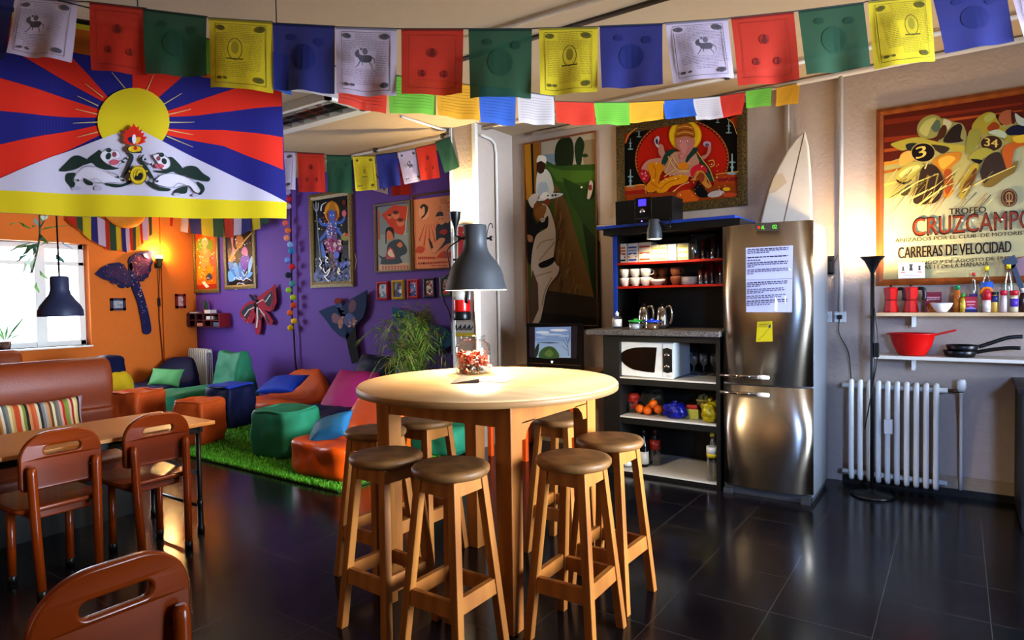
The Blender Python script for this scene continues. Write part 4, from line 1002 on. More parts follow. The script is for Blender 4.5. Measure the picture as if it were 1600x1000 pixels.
for x, lb in ((260, 'red moka coffee pot at the left end of the upper wall shelf'), (415, 'red moka coffee pot beside the pudding packet')):
    X = at6(x); h = h6(268, zu1)
    if m0: dup(m0, (X, 5.15, zu1), 0, lb); continue
    t = m0 = thing('moka_pot', lb, 'coffee pot', (X, 5.15, zu1), 0, 'red moka pots'); r = (at6(320)-at6(200))/2
    MB().lathe([(r, 0), (r*1.02, .01), (r*.78, h*.40), (r*.80, h*.44)], n=8, smooth=False).build('boiler', M['red_enamel'], t)
    MB().lathe([(r*.84, h*.43), (r*.84, h*.48)], n=16).build('collar', mat('red_dark', '#8a0c0a', .3), t)
    MB().lathe([(r*.76, h*.48), (r*.98, h*.86), (r*.98, h*.87)], n=8, smooth=False).build('jug', M['red_enamel'], t)
    ld = MB().lathe([(r*1.0, h*.87), (r*.9, h*.90), (r*.2, h*.95), (0, h*.95)], n=8, smooth=False).build('lid', M['red_enamel'], t)
    MB().lathe([(.006, h*.95), (.010, h*.97), (.009, h), (0, h*1.01)], n=10).build('knob', M['black_plastic'], ld)
    MB().tube(crv([(r*.9, 0, h*.86), (r*1.55, 0, h*.84), (r*1.75, 0, h*.6), (r*1.6, 0, h*.44)], 5, False), .012, 8).build('handle', M['black_plastic'], t)
# pudding packet
t = thing('food_packet', 'dark red pudding packet standing behind the white bowl', 'packet', (at6(590, 5.2), 5.2, zu1)); w_ = (at6(655, 5.2)-at6(525, 5.2))/2; h = h6(330, zu1, 5.2)
MB().box(-w_, 0, 0, w_, .035, h).build('carton', cm('#8a1028'), t)
a = Art(lambda u, v: V(((u-.5)*2*w_, 0, v*h)), (0, -1, 0)); a.rect(.08, .70, .92, .76, '#d8a0a8'); a.rect(.04, .55, .96, .70, '#7a0c24'); a.text('gelatina', (.10, .56), (.9, .58), (.10, .68), '#f0dcd8', .01); a.ell(.5, .2, .4, .3, '#c86a20', 20); a.ell(.5, .22, .24, .2, '#e8a860', 16); a.ell(.5, .24, .12, .1, '#a84a18', 12); a.mb.build('print', PAINT, t)
lathing('cereal_bowl', 'small white bowl in front of the pudding packet on the wall shelf', 'bowl', [(.028, 0), (.032, .004), (.052, .03), (.066, .062), (.062, .062), (.048, .03), (0, .008)], M['white_ceramic'], (at6(655, 5.12), 5.12, zu1))
JC = mat('clear_juice', '#c8782a', .15, trans=.4)
BT = [('juice_bottle', 'orange drink bottle with a green cap beside the white bowl', 780, 280, 5.18, 33, cm('#c8702a', .2), cm('#1f8a58'), [(.10, .5, cm('#d88a30'))], .16, .5),
      ('sauce_bottle', 'small mustard yellow bottle with green cap between orange drink and red carton', 823, 342, 5.13, 24, cm('#b89a2c', .25), cm('#2a8a34'), [(.2, .5, cm('#d8c050'))], .2, .55),
      ('syrup_bottle', 'clear bottle with red and white cap behind the red carton', 905, 180, 5.22, 32, M['plastic'], cm('#c02038'), [(.30, .46, cm('#6a50a8'))], .07, .34),
      ('oil_bottle', 'tall clear oil bottle with yellow cap and orange flower label', 1007, 130, 5.22, 50, M['plastic'], cm('#d8c414'), [(.34, .66, cm('#2f62c0'))], .09, .30),
      ('sauce_bottle', 'small white bottle with round red lid before the tall oil bottle', 1008, 332, 5.12, 32, cm('#d8ccc4'), cm('#b81c2c'), [(.1, .5, cm('#dcd4d0'))], .40, .9),
      ('spice_jar', 'spice jar with black lid and blue label, half full of yellow spice', 1068, 330, 5.14, 33, cm('#c8a04a', .25), cm('#16161a'), [(.5, .82, cm('#28366a'))], .14, .8),
      ('sauce_bottle', 'pale bottle with a pink lid and white nozzle next to the spice jar', 1140, 318, 5.13, 30, cm('#c8b8b4', .3), cm('#c01c40'), None, .22, .75),
      ('oil_bottle', 'tall empty looking clear bottle with a yellow cap, right of the other', 1178, 115, 5.24, 42, M['plastic'], cm('#d8c414'), None, .09, .34),
      ('sauce_bottle', 'squeeze bottle with red cap and violet label near the right edge of the photo', 1222, 318, 5.13, 34, cm('#d0c4a8', .3), cm('#b8182c'), [(.25, .62, cm('#5a3aa8'))], .22, .8),
      ('sauce_bottle', 'dark bottle with white cap cut by the right edge of the photo', 1292, 300, 5.15, 34, cm('#3a201c', .2), cm('#d8d4cc'), None, .2, .5)]
for nm, lb, x, y, Y, hwid, m, cpm, lab, cf, nk in BT:
    r = (at6(x+hwid, Y)-at6(x-hwid, Y))/2; bottle(nm, lb, at6(x, Y), Y, zu1, r, h6(y, zu1, Y, x), m, cpm, lab, cf, neck=nk)
ob = [o for o in COL.objects if o.name.startswith('oil_bottle') and 'flower' in o['label']][0]
MB().ell((0, -.051, .13), (.036, .006, .036), 16, 8).build('flower_print', cm('#e08a1c'), ob); MB().ell((0, -.056, .13), (.022, .004, .022), 14, 8).build('flower_heart', cm('#c8301c'), ob)
t = thing('food_carton', 'low red carton with blue base among the sauce bottles', 'packet', (at6(885, 5.12), 5.12, zu1)); w_ = (at6(935, 5.12)-at6(835, 5.12))/2; h = h6(370, zu1, 5.12)
MB().box(-w_, 0, 0, w_, .05, h).build('carton', cm('#a81020'), t, bevel=.003); a = Art(lambda u, v: V(((u-.5)*2*w_, 0, v*h)), (0, -1, 0)); a.rect(0, 0, 1, .2, '#1c1c58'); a.rect(.15, .62, .85, .72, '#d08a90'); a.rect(.2, .45, .8, .52, '#d08a90'); a.poly([(.1, .25), (.5, .38), (.9, .25), (.9, .2), (.1, .2)], '#8a7ac0'); a.mb.build('print', PAINT, t)
# brush/pan and board hung on the wall
t = thing('wooden_spatula', 'black spatula with wooden handle leaning on the poster at the right edge', 'utensil', (at6(1200, 5.26), 5.26, h6(170, 0, 5.26, 1200)+0))
o = t; 
P6 = lambda x, y: aty(1340+x/5, 390+y/5, 5.25)-t.location
MB().prism([(1125, 85), (1225, 40), (1252, 95), (1215, 150), (1155, 130)], P6, V((0, .012, 0))).build('blade', M['black_plastic'], t)
MB().prism([(1198, 128), (1232, 112), (1300, 290), (1270, 330), (1225, 210)], P6, V((0, .012, 0))).build('handle', M['black_plastic'], t)
t = thing('cutting_board', 'round wooden board partly behind the black spatula', 'board', aty(1340+1300/5, 390+150/5, 5.285))
MB().lathe([(.075, -.006), (.08, -.004), (.08, .004), (.075, .006), (0, .006)], n=28, axis=Matrix(((1, 0, 0), (0, 0, 1), (0, 1, 0)))).build('disc', M['frame_wood'], t)
# colander, pans
x0, x1 = at6(245, 5.14), at6(615, 5.14); R = (x1-x0)/2; hh = h6(652, zu2, 5.14, 430)
t = thing('colander', 'large red plastic bowl colander on the lower wall shelf', 'colander', ((x0+x1)/2, 5.14, zu2), 0)
MB().lathe([(R*.55, 0), (R*.62, .01), (R*.85, hh*.5), (R*.98, hh*.96), (R*1.04, hh), (R*.95, hh), (R*.8, hh*.5), (R*.55, .02), (0, .02)], n=40, sy=.75).build('bowl', M['red_plastic'], t)
MB().bar((R*.95, 0, hh-.01), (R+.11, -.01, hh+.025), .05, .012).build('handle', M['red_plastic'], t); MB().box(-R*1.08, -.03, hh-.012, -R*.95, .03, hh-.002).build('handle', M['red_plastic'], t)
def pan(X, z, lb, R, rz, tilt):
    t = thing('frying_pan', lb, 'pan', (X, 5.15, z), rz)
    MB().lathe([(R*.8, 0), (R*.84, .003), (R, .04), (R*.97, .042), (R*.82, .008), (0, .006)], n=36).build('pan', M['black_plastic'], t)
    MB().tube(crv([(R*.95, 0, .032), (R+.06, 0, .045+tilt*.3), (R+.15, 0, .05+tilt), (R+.22, 0, .05+tilt*1.15)], 5, False), .012, 8).build('handle', M['black_plastic'], t)
pR = (at6(985, 5.15)-at6(640, 5.15))/2*.8
pan(at6(800, 5.15), zu2, 'black frying pan lying at the bottom of the pile on the lower shelf', pR, -.05, .015); pan(at6(820, 5.15), zu2+.036, 'black frying pan on top of the other, its handle raised', pR*.97, .05, .045)

# ---- dark counter at the right edge
cx, cyy = atz(1591, 830).x, atz(1591, 830).y; zc = aty(1592, 607, cyy).z
t = thing('side_counter', 'dark counter end standing at the right edge of the photo', 'counter', (cx, cyy, 0)); MB().box(0.015, .015, .02, .7, .6, zc-.03).build('cabinet', M['black_wood'], t); MB().box(0, 0, zc-.03, .72, .61, zc).build('worktop', mat('dark_top', '#1c1210', .3), t); MB().box(.02, .02, 0, .7, .58, .02).build('plinth', M['black_wood'], t)
MB().tube([(.05, .0, .30), (.05, -.025, .32), (.05, -.025, .42), (.05, .0, .44)], .006, 8).build('handle', M['chrome'], t)

# ---- torchiere floor lamp, right
fl = atz(1365, 772); ty = 5.0; fx = aty(1363, 500, ty).x; zt = aty(1363, 401, ty).z
t = thing('floor_lamp', 'black torchiere floor lamp glowing beside the motorcycle poster', 'lamp', (fx, ty, 0))
MB().lathe([(.13, 0), (.135, .008), (.12, .02), (.03, .03), (.012, .05), (0, .05)], n=36).build('base', M['black_plastic'], t)
MB().tube([(0, 0, .03), (0, 0, zt-.10)], .0125, 12).build('pole', M['black_metal'], t)
MB().lathe([(.014, zt-.11), (.02, zt-.09), (.05, zt-.03), (.078, zt)], n=30, caps=False).build('lamp_shade', M['black_plastic'], t)
MB().lathe([(0, zt-.08), (.018, zt-.085), (.047, zt-.03), (.074, zt-.002)], n=30, caps=False).build('shade_lining', M['lamp_inside'], t)
MB().ell((0, 0, zt-.03), (.025, .025, .03)).build('bulb', M['bulb'], t)
MB().tube(crv([(.012, -.012, 1.3), (.035, -.01, 1.1), (.03, -.01, .95), (.01, -.012, .8), (-.02, -.02, .6), (-.05, .05, .45)], 6, False), .004, 6).build('cord', M['black_plastic'], t); MB().box(.015, -.022, .96, .042, .0, 1.06).build('switch', M['black_plastic'], t, bevel=.004)
point('floor_lamp_light', (fx, ty, zt+.01), 55, (1, .74, .42), .04)

# ---- surfboard behind the fridge
sy_ = 5.22
t = thing('surfboard', 'white surfboard with a dark stringer leaning on the wall behind the fridge', 'surfboard', aty(1228, 345, sy_)-V((0, 0, .9)))
P = lambda x, y: aty(x, y, sy_)-t.location
ol = [(1257, 203), (1243, 217), (1229, 236), (1216, 260), (1205, 285), (1195, 316), (1187, 350), (1180, 420), (1180, 480), (1268, 480), (1270, 420), (1269, 350), (1268, 300), (1266, 262), (1263, 228)]
MB().prism(ol, P, V((0, .035, 0))).build('board', mat('board_white', '#d2c6b4', .3, var=.05), t, bevel=.012)
a = Art(P, (0, -1, 0), off=.001); a.line([(1257, 206), (1240, 280), (1225, 345), (1212, 420)], 1.3, '#6a4a34'); a.poly([(1210, 275), (1222, 270), (1230, 285), (1212, 300), (1200, 303)], '#c0ab8c'); a.mb.build('stringer', PAINT, t)

# ---- desk, monitor, keyboard
dz = aty(866, 575, 4.85).z-.0
t = thing('desk', 'small desk with bright orange legs behind the round table', 'desk', (-3.02, 4.86, 0))
MB().box(-.45, -.36, dz-.04, .5, .34, dz-.015).build('tabletop', M['edge_wood'], t)
for x in (-.40, -.03, .45):
    for y in (-.33, .3):
        if x == -.03 and y > 0: continue
        MB().box(x-.022, y-.022, 0, x+.022, y+.022, dz-.04).build('leg', mat('orange_leg', '#d2520c', .45), t, bevel=.004)
MB().box(-.4, -.33, .38, .45, -.31, .44).build('cross_rail', M['edge_wood'], t)
mx0, mx1, mz0, mz1 = bb(823, 506, 908, 573, 4.9)
t = thing('computer_monitor', 'flat monitor showing a lake landscape, standing behind the round table', 'monitor', ((mx0+mx1)/2, 4.9, dz-.015)); w_ = (mx1-mx0)/2; zb, zt_ = mz0-(dz-.015), mz1-(dz-.015)
MB().box(-w_, 0, zb, w_, .05, zt_).build('case', M['black_plastic'], t, bevel=.005); MB().box(-.03, .03, 0, .03, .06, zb+.1).box(-.11, -.05, 0, .11, .12, .012).build('stand', M['black_plastic'], t)
a = Art(lambda x, y: aty(680+x/3.57, 340+y/3.57, 4.9)-t.location, (0, -1, 0), off=.002)
a.poly([(525, 610), (795, 604), (790, 785), (527, 778)], '#2c2630'); a.poly([(557, 612), (758, 608), (757, 782), (557, 780)], '#7f9cc8')
for i, (x, y, rx, ry, c) in enumerate(((600, 640, 40, 8, '#c8d4e8'), (690, 628, 50, 7, '#d8e0ee'), (650, 652, 60, 6, '#b4c6e2'), (720, 660, 30, 6, '#a8bcdc'), (590, 668, 28, 5, '#9db4d8'))): a.ell(x, y, rx, ry, c, 16)
a.poly([(557, 690), (757, 690), (757, 782), (557, 780)], '#8ea8cc'); a.poly([(557, 696), (640, 694), (700, 699), (640, 702)], '#4a5878'); a.blob([(557, 735), (580, 700), (575, 760), (557, 782)], '#2c3830'); a.blob([(585, 782), (590, 740), (630, 718), (670, 730), (690, 782)], '#3f5a38'); a.blob([(610, 760), (640, 735), (660, 760), (640, 778)], '#5a7440')
for q in ([(745, 770), (740, 700), (725, 650)], [(740, 720), (720, 690), (700, 680)], [(742, 700), (752, 660), (748, 630)], [(738, 740), (715, 720), (705, 715)]): a.line(q, 2.6, '#3a3440', 1)
a.mb.build('screen', mat('screen_print', rough=.2, kind='vcol'), t)
scm = a.mb; _sm = bpy.data.materials['screen_print']; _b = _sm.node_tree.nodes['Principled BSDF']; _sm.node_tree.links.new([n for n in _sm.node_tree.nodes if n.type == 'ATTRIBUTE'][0].outputs[0], _b.inputs['Emission Color']); _b.inputs['Emission Strength'].default_value = .55
_sm = bpy.data.materials['display_print']; _b = _sm.node_tree.nodes['Principled BSDF']; _sm.node_tree.links.new([n for n in _sm.node_tree.nodes if n.type == 'ATTRIBUTE'][0].outputs[0], _b.inputs['Emission Color']); _b.inputs['Emission Strength'].default_value = .8
MB().box(-w_+.01, -.002, zb+.035, w_-.01, 0, zb+.039).build('trim', M['chrome'], t); q = aty(680+652/3.57, 340+805/3.57, 4.9)-t.location
MB().prism([(-.010, .008), (.010, .008), (.008, -.004), (0, -.012), (-.008, -.004)], lambda u, v: V((q.x+u, -.001, q.z+v)), V((0, -.002, 0))).build('power_light', mat('led_white', '#ffffff', emit='#dfe8ff', estr=4), t)
# ================================================================ ON THE BAR TABLE
TB = 1.003
lb = atz(746, 573.5, TB); dl = (lb-EYE).dot(FW); k_ = dl/998
zr_ = atd(747, 453.5, dl).z; lt = thing('table_lamp', 'dark grey bell shaped table lamp on a pale pole, lit, above the round table', 'lamp', (lb.x, lb.y, TB))
def lp(hw, y): return (hw/3.7*k_, zr_-TB+(458-y)/3.7*k_)
prof = [lp(179, 458), lp(176, 446), lp(168, 420), lp(157, 370), lp(145, 335), lp(128, 305), lp(107, 278), lp(92, 260), lp(78, 238), lp(70, 215), lp(67, 180), lp(67, 90), lp(64, 85), (0, lp(0, 85)[1])]
MB().lathe(prof, n=48, caps=False).build('lamp_shade', M['grey_metal'], lt)
MB().lathe([(p[0]-.004, p[1]+(.0 if i else .001)) for i, p in enumerate(prof[:10])]+[(0, prof[9][1])], n=40, caps=False).build('shade_lining', M['lamp_inside'], lt)
for s in (-1, 1):
    q = lp(67, 160); kn = MB().tube([(RT*s*q[0]+V((0, 0, q[1]))), (RT*s*(q[0]+.02)+V((0, 0, q[1])))], .006, 8)
    kn.tube([(RT*s*(q[0]+.018)+V((0, 0, q[1]))), (RT*s*(q[0]+.032)+V((0, 0, q[1])))], .014, 12).build('knob', M['black_plastic'], lt)
MB().tube([(0, 0, .01), (0, 0, zr_-TB+.16)], .010, 12).build('pole', M['white_board'], lt)
MB().lathe([(.085, 0), (.088, .006), (.08, .014), (.012, .02), (0, .02)], n=32).build('base', M['white_board'], lt)
q0 = lp(67, 160)
MB().tube(crv([RT*q0[0]+V((0, 0, q0[1]+.01)), RT*(q0[0]+.014)+V((0, 0, q0[1]+.075)), RT*(q0[0]+.03)+V((0, 0, q0[1]+.085)), RT*(q0[0]+.036)+V((0, 0, q0[1]+.06))], 6, False), .003, 6).build('cord', M['black_plastic'], lt)
q1 = lp(150, 350)
MB().ell((0, 0, zr_-TB+.19), (.035, .035, .045)).build('bulb', M['bulb'], lt)
spot('table_lamp_light', (lb.x-FW.x*.05, lb.y-FW.y*.05, zr_+.055), 120, (1, .83, .56), math.radians(164), .15, .03, (0, 0, 0))
# glass jar with shells
jb = atz(738, 585, TB); jd = (jb-EYE).dot(FW); jk = jd/998; jr = 28*jk; jc = jb+V((FW.x, FW.y, 0)).normalized()*jr*.9
jr2 = jr
t = thing('glass_jar', 'glass jar of orange and white shells standing on the round table', 'jar', (jc.x, jc.y, TB)); jh = 60*jk
MB().lathe([(jr*.9, 0), (jr, .006), (jr*1.0, jh*.68), (jr*.94, jh*.76), (jr*.7, jh*.84), (jr*.66, jh*.88)], n=36).build('jar', glass('jar_glass', '#f4f6f4', .02, .88), t)
MB().lathe([(jr*.66, jh*.86), (jr*.72, jh*.87), (jr*.72, jh*.99), (jr*.62, jh)], n=28, caps=False).build('rim', glass('jar_glass'), t)
rn = random.Random(11); sh = MB()
for i in range(230):
    a_ = rn.uniform(0, 2*PI); rr = jr*.82*rn.random()**.5; z = .008+jh*.52*rn.random(); c = rn.choice(['#b8b0a0', '#c2bcb0', '#a89880', '#a8401c', '#8a2a10'] if z < jh*.24 else ['#b8401c', '#c0502c', '#a03010', '#c8643c', '#c8b8a4'])
    m3 = Matrix.Rotation(rn.uniform(0, PI), 3, V((rn.random(), rn.random(), rn.random()+.1)).normalized()); r_ = rn.uniform(.006, .013)
    sh.ell((rr*math.cos(a_), rr*math.sin(a_), z), (r_*1.6, r_*.8, r_*.6), 7, 5, c, m3)
o = sh.build('shell_filling', mat('shells', rough=.4, kind='vcol'), t); o['kind'] = 'stuff'
# leaflet; its shaded front edge is painted dark brown
t = thing('paper_leaflet', 'opened white leaflet with shade painted brown under its raised page, lying on the round table', 'leaflet', (*atz(755, 595, TB+.0005).xy, TB+.0005))
a = Art(lambda x, y: atz(540+x/3.636, 560+y/3.636, TB+.001)-t.location, (0, 0, 1), off=.0006)
a.poly([(598, 143), (755, 128), (905, 138), (970, 112), (880, 96), (690, 112)], '#ece4d6'); a.poly([(592, 145), (755, 124), (757, 137), (700, 140)], '#2a1608'); a.line([(757, 131), (850, 134), (905, 137), (968, 112)], 3, '#3a3024')  # dark brown wedge is painted shade along the raised page
a.mb.build('page', PAINT, t)
A3, B3, C3 = (atz(x, y, TB+.002)-t.location for x, y in ((702.5, 599.5), (749, 597.5), (722, 588)))
up_ = V((0, 0, .017)); MB().add([A3, B3, B3+up_, C3, C3+up_*.6], [(0, 1, 2), (0, 2, 4), (0, 4, 3)]).build('shaded_page', mat('page_shade', '#3a2210', .7), t)  # raised page coloured brown for the shade on its front

# ================================================================ PALM
pb = aty(648, 560, 4.78)
t = thing('potted_palm', 'bushy potted palm with thin arching leaves behind the round table', 'plant', (pb.x, pb.y, 0))
MB().lathe([(.12, 0), (.125, .01), (.17, .30), (.18, .31), (.18, .34), (.165, .34), (.16, .31), (0, .31)], n=28).build('pot', mat('terracotta', '#6b3a22', .7), t)
rn = random.Random(21); lv = MB(); stm = MB()
GC = ['#5a7a24', '#6d8a30', '#7d9438', '#8a9444', '#46641e', '#8a7a48']
for i in range(78):
    a_ = rn.uniform(0, 2*PI); rch = rn.uniform(.12, .62); top = rn.uniform(.86, 1.34)*(1.05-rch*.35); dr_ = rn.uniform(.02, .28)*rch*1.6
    p0 = V((rn.uniform(-.06, .06), rn.uniform(-.06, .06), .31)); dv = V((math.cos(a_)*(.85 if math.cos(a_) > 0 else 1.05), math.sin(a_)*(.7 if math.sin(a_) < 0 else .45), 0))
    pts = crv([p0, p0+dv*rch*.2+V((0, 0, (top-.3)*.55)), p0+dv*rch*.6+V((0, 0, top-.3)), p0+dv*rch+V((0, 0, top-.3-dr_))], 5, False)
    stm.tube(pts, .004, 4, rn.choice(GC), r1=.0015); n_ = len(pts)
    for j in range(4, n_):
        tg = (pts[j]-pts[j-1]).normalized(); sd = tg.cross(V((0, 0, 1))); sd = sd.normalized() if sd.length > .01 else V((1, 0, 0))
        for s in (-1, 1):
            L_ = rn.uniform(.09, .19)*(1-.4*abs(j/n_-.55)); c = rn.choice(GC); b0 = pts[j]; d_ = (sd*s*.75+tg*.8+V((0, 0, rn.uniform(-.35, .15)))).normalized(); e = b0+d_*L_+V((0, 0, -.25*L_)); md = b0+d_*L_*.5; w_ = tg.cross(d_).normalized().cross(d_)*.0045
            lv.add([b0, md-w_, e, md+w_], [(0, 1, 2, 3)], c)
stm.build('stems', mat('palm_stem', rough=.6, kind='vcol'), t); o = lv.build('leaves', mat('palm_leaf', rough=.5, kind='vcol', translu=.25), t)

# ================================================================ CLOTH FLAGS
BL_, WH, RD, GN, YL = '#1d2366', '#b0a2b2', '#a8260f', '#1f472e', '#bca81c'
def cloth_flag(parent, org, TL, TR, BR, BLc, col, kind, seed, amp=.012, nx=10, ny=8, lab=None, m=None):
    TL, TR, BR, BLc = V(TL), V(TR), V(BR), V(BLc)
    n = (TR-TL).cross(BLc-TL).normalized()
    if n.dot(EYE-TL) < 0: n = -n
    W = (TR-TL).length; rn = random.Random(seed); ph, f1 = rn.uniform(0, 6), rn.uniform(.6, 1.3); curl = rn.uniform(-.02, .02)
    def S(u, v):
        p = (TL*(1-u)+TR*u)*(1-v)+(BLc*(1-u)+BR*u)*v
        return p+n*(amp*v*(math.sin(ph+u*6.3*f1)+.5*math.sin(u*11+ph*2+v*2))*min(1, W/.25)+curl*v*v)-org
    mb = MB(); vs = [S(i/nx, j/ny) for j in range(ny+1) for i in range(nx+1)]
    mb.add(vs, [(j*(nx+1)+i, (j+1)*(nx+1)+i, (j+1)*(nx+1)+i+1, j*(nx+1)+i+1) for j in range(ny) for i in range(nx)], col, True)
    cl = tuple(int(col[i:i+2], 16) for i in (1, 3, 5)); dk = lambda f: '#%02x%02x%02x' % tuple(int(c*f) for c in cl)
    if kind:
        a = Art(S, n, mb, step=.1, off=.0016, lay=.0002); a.rect(0, 0, 1, .035, dk(.7))
        D = dk(.45); Lt = dk(.72)
        if kind in ('horse', 'arch'):
            for q in (((.1, .07), (.9, .07)), ((.1, .93), (.9, .93)), ((.1, .07), (.1, .93)), ((.9, .07), (.9, .93))): a.line(q, .006, D)
            for cx_, cy_, s_ in ((.19, .13, 1), (.81, .13, 1.2), (.80, .86, 1.1), (.17, .86, .6), (.27, .86, .5)):
                a.ell(cx_, cy_, .07*s_, .04*s_, dk(.5), 9, rot=rn.uniform(-.3, .3)); a.ell(cx_+.01, cy_-.005, .035*s_, .022*s_, D, 7)
            y = .10; 
            while y < .90:
                lft, rgt = .13, .87
                if y < .2 or y > .8: lft, rgt = .32, .68
                segs = [(lft, rgt)] if not .36 < y < .66 else [(lft, .34), (.68, rgt)]
                for x0, x1 in segs:
                    x = x0
                    while x < x1:
                        w_ = rn.uniform(.03, .09); a.rect(x, y, min(x+w_, x1), y+.008, Lt); x += w_+.012
                y += .028
            if kind == 'horse':
                a.blob([(.36, .44), (.42, .40), (.44, .47), (.58, .47), (.63, .50), (.60, .57), (.45, .57), (.41, .52), (.37, .50)], dk(.45))
                for q in ([(.44, .56), (.40, .62), (.36, .66)], [(.47, .57), (.47, .62)], [(.58, .56), (.62, .62), (.64, .67)], [(.62, .50), (.68, .54), (.68, .60)]): a.line(q, .016, D, .008)
                a.ell(.52, .42, .045, .05, dk(.55), 10); a.ell(.46, .39, .02, .02, dk(.5), 8)
            else:
                a.ring(.5, .50, .11, .15, .012, dk(.45)); a.ell(.5, .48, .06, .09, dk(.72), 14); a.line([(.37, .64), (.63, .64)], .02, D)
        elif kind == 'three':
            for cx_, cy_, r_ in ((.5, .36, .09), (.34, .68, .065), (.70, .68, .065)):
                a.ell(cx_, cy_, r_, r_*.8, dk(.86), 12); a.ell(cx_, cy_+.02, r_*.55, r_*.5, dk(.62), 9); a.ell(cx_, cy_-.035, r_*.3, r_*.35, dk(.58), 8)
            for q in (((.12, .1), (.88, .1)), ((.12, .9), (.88, .9)), ((.12, .1), (.12, .9)), ((.88, .1), (.88, .9))): a.line(q, .006, dk(.75))
        elif kind == 'faint':
            a.ell(.5, .5, .2, .2, dk(.95), 14); a.ell(.3, .2, .08, .05, dk(.93), 9); a.ell(.75, .25, .08, .06, dk(.93), 9)
        elif kind == 'lines':
            for i in range(9): a.rect(.08, .14+.085*i, .92, .155+.085*i, dk(.80))
    o = mb.build('flag', m or FABP, parent); 
    if lab: o['label'] = lab
    return o
CN = {BL_: 'blue', WH: 'white', RD: 'red', GN: 'green', YL: 'yellow'}
KIND = {BL_: 'faint', WH: 'horse', RD: 'three', GN: 'faint', YL: 'arch'}
def flag_string(label, items, ext0=None, ext1=None, kinds=True, name='prayer_flag_string', amp=.012, group='strings of printed prayer flags', m=None, nm=None):
    # items: (TL, TR, BR, BL, colour)
    o0 = V(items[0][0]); t = thing(name, label, 'bunting', o0, 0, group)
    pts = ([V(ext0)] if ext0 else []); 
    for it in items: pts += [V(it[0]), V(it[1])]
    if ext1: pts.append(V(ext1))
    MB().tube([p-o0 for p in pts], .0028, 5).build('cord', mat('cord_dark', '#3a3430', .8), t)
    for i, it in enumerate(items):
        kd = KIND.get(it[4]) if kinds is True else kinds
        cloth_flag(t, o0, *it[:4], it[4], kd, i*7+len(items), amp, lab=(CN.get(it[4]) or (nm or {}).get(it[4], 'coloured'))+' printed flag', m=m)
    return t
# string 1: big flags across the front
D1 = 2.62
S1 = [(-78, 24, -32, -8, 84, 96, BL_), (24, 122, -6, 2, 86, 98, WH), (140, 229, 3, 13, 109, 116, RD), (224, 323, 14, 26, 114, 118, GN), (326, 426, 28, 34, 136, 144, YL), (426, 523, 36, 41, 138, 146, BL_), (524, 620, 42, 45, 145, 150, WH),
      (627, 724, 45, 45, 150, 150, RD), (732, 831, 45, 45, 150, 150, GN), (842, 934, 44, 42, 148, 145, YL), (937, 1035, 41, 37, 141, 134, BL_), (1040, 1137, 36, 29, 131, 123, WH), (1142, 1240, 28, 18, 133, 124, RD), (1247, 1349, 17, 4, 118, 105, GN), (1356, 1454, 2, -8, 108, 95, YL), (1456, 1571, -10, -24, 84, 63, BL_), (1576, 1680, -28, -46, 64, 44, WH), (1690, 1800, -50, -76, 50, 24, RD)]
it = []
for xl, xr, tl, tr, bl, br, c in S1:
    sk = (2 if xl < 1000 else 12)+(8 if xl > 1400 else 0)
    if xl in (24,): sk = -7
    if xl == -78: sk = -10
    it.append((atd(xl, tl, D1), atd(xr, tr, D1), atd(xr+sk-3, br, D1), atd(xl+sk, bl, D1), c))
flag_string('string of large printed prayer flags across the top front of the room', it, atd(-300, -130, D1), atd(1960, -170, D1))
# string 2: small paler flags running back to the kitchen wall
LR, LG, LY, LB, LW = '#b8321a', '#68a034', '#c08c1a', '#28549c', '#b0a6a4'
nm2 = {LR: 'red', LG: 'light green', LY: 'amber', LB: 'light blue', LW: 'white'}
def dep2(x): u = (x-430)/(1250-430); return 1/((1-u)/2.95+u/4.85)
S2 = [(240, 330, 38, 62, 92, 118, LG), (330, 412, 62, 78, 118, 132, LY), (412, 456, 78, 88, 136, 148, LB), (450, 528, 88, 104, 140, 156, LW), (528, 604, 104, 116, 160, 177, LR), (607, 681, 116, 126, 178, 180, LG), (681, 748, 126, 134, 182, 191, LY), (748, 806, 134, 140, 190, 196, LB), (808, 865, 142, 150, 192, 196, LW), (867, 928, 158, 160, 193, 197, LR), (928, 983, 160, 160, 196, 196, LG), (983, 1038, 160, 157, 192, 186, LY), (1036, 1083, 157, 154, 187, 183, LB), (1083, 1125, 154, 150, 189, 186, LW), (1124, 1164, 150, 144, 185, 177, RD), (1165, 1206, 142, 136, 168, 165, LG), (1213, 1250, 137, 129, 165, 161, LY)]
it = []
for xl, xr, tl, tr, bl, br, c in S2: it.append((atd(xl, tl, dep2(xl)), atd(xr, tr, dep2(xr)), atd(xr, br, dep2(xr)), atd(xl+1, bl, dep2(xl)), c))
wl = aty(1290, 122, 5.26)
flag_string('string of small pale prayer flags running back to the kitchen wall', it, atd(90, 0, 2.6), wl, 'lines', nm=nm2)
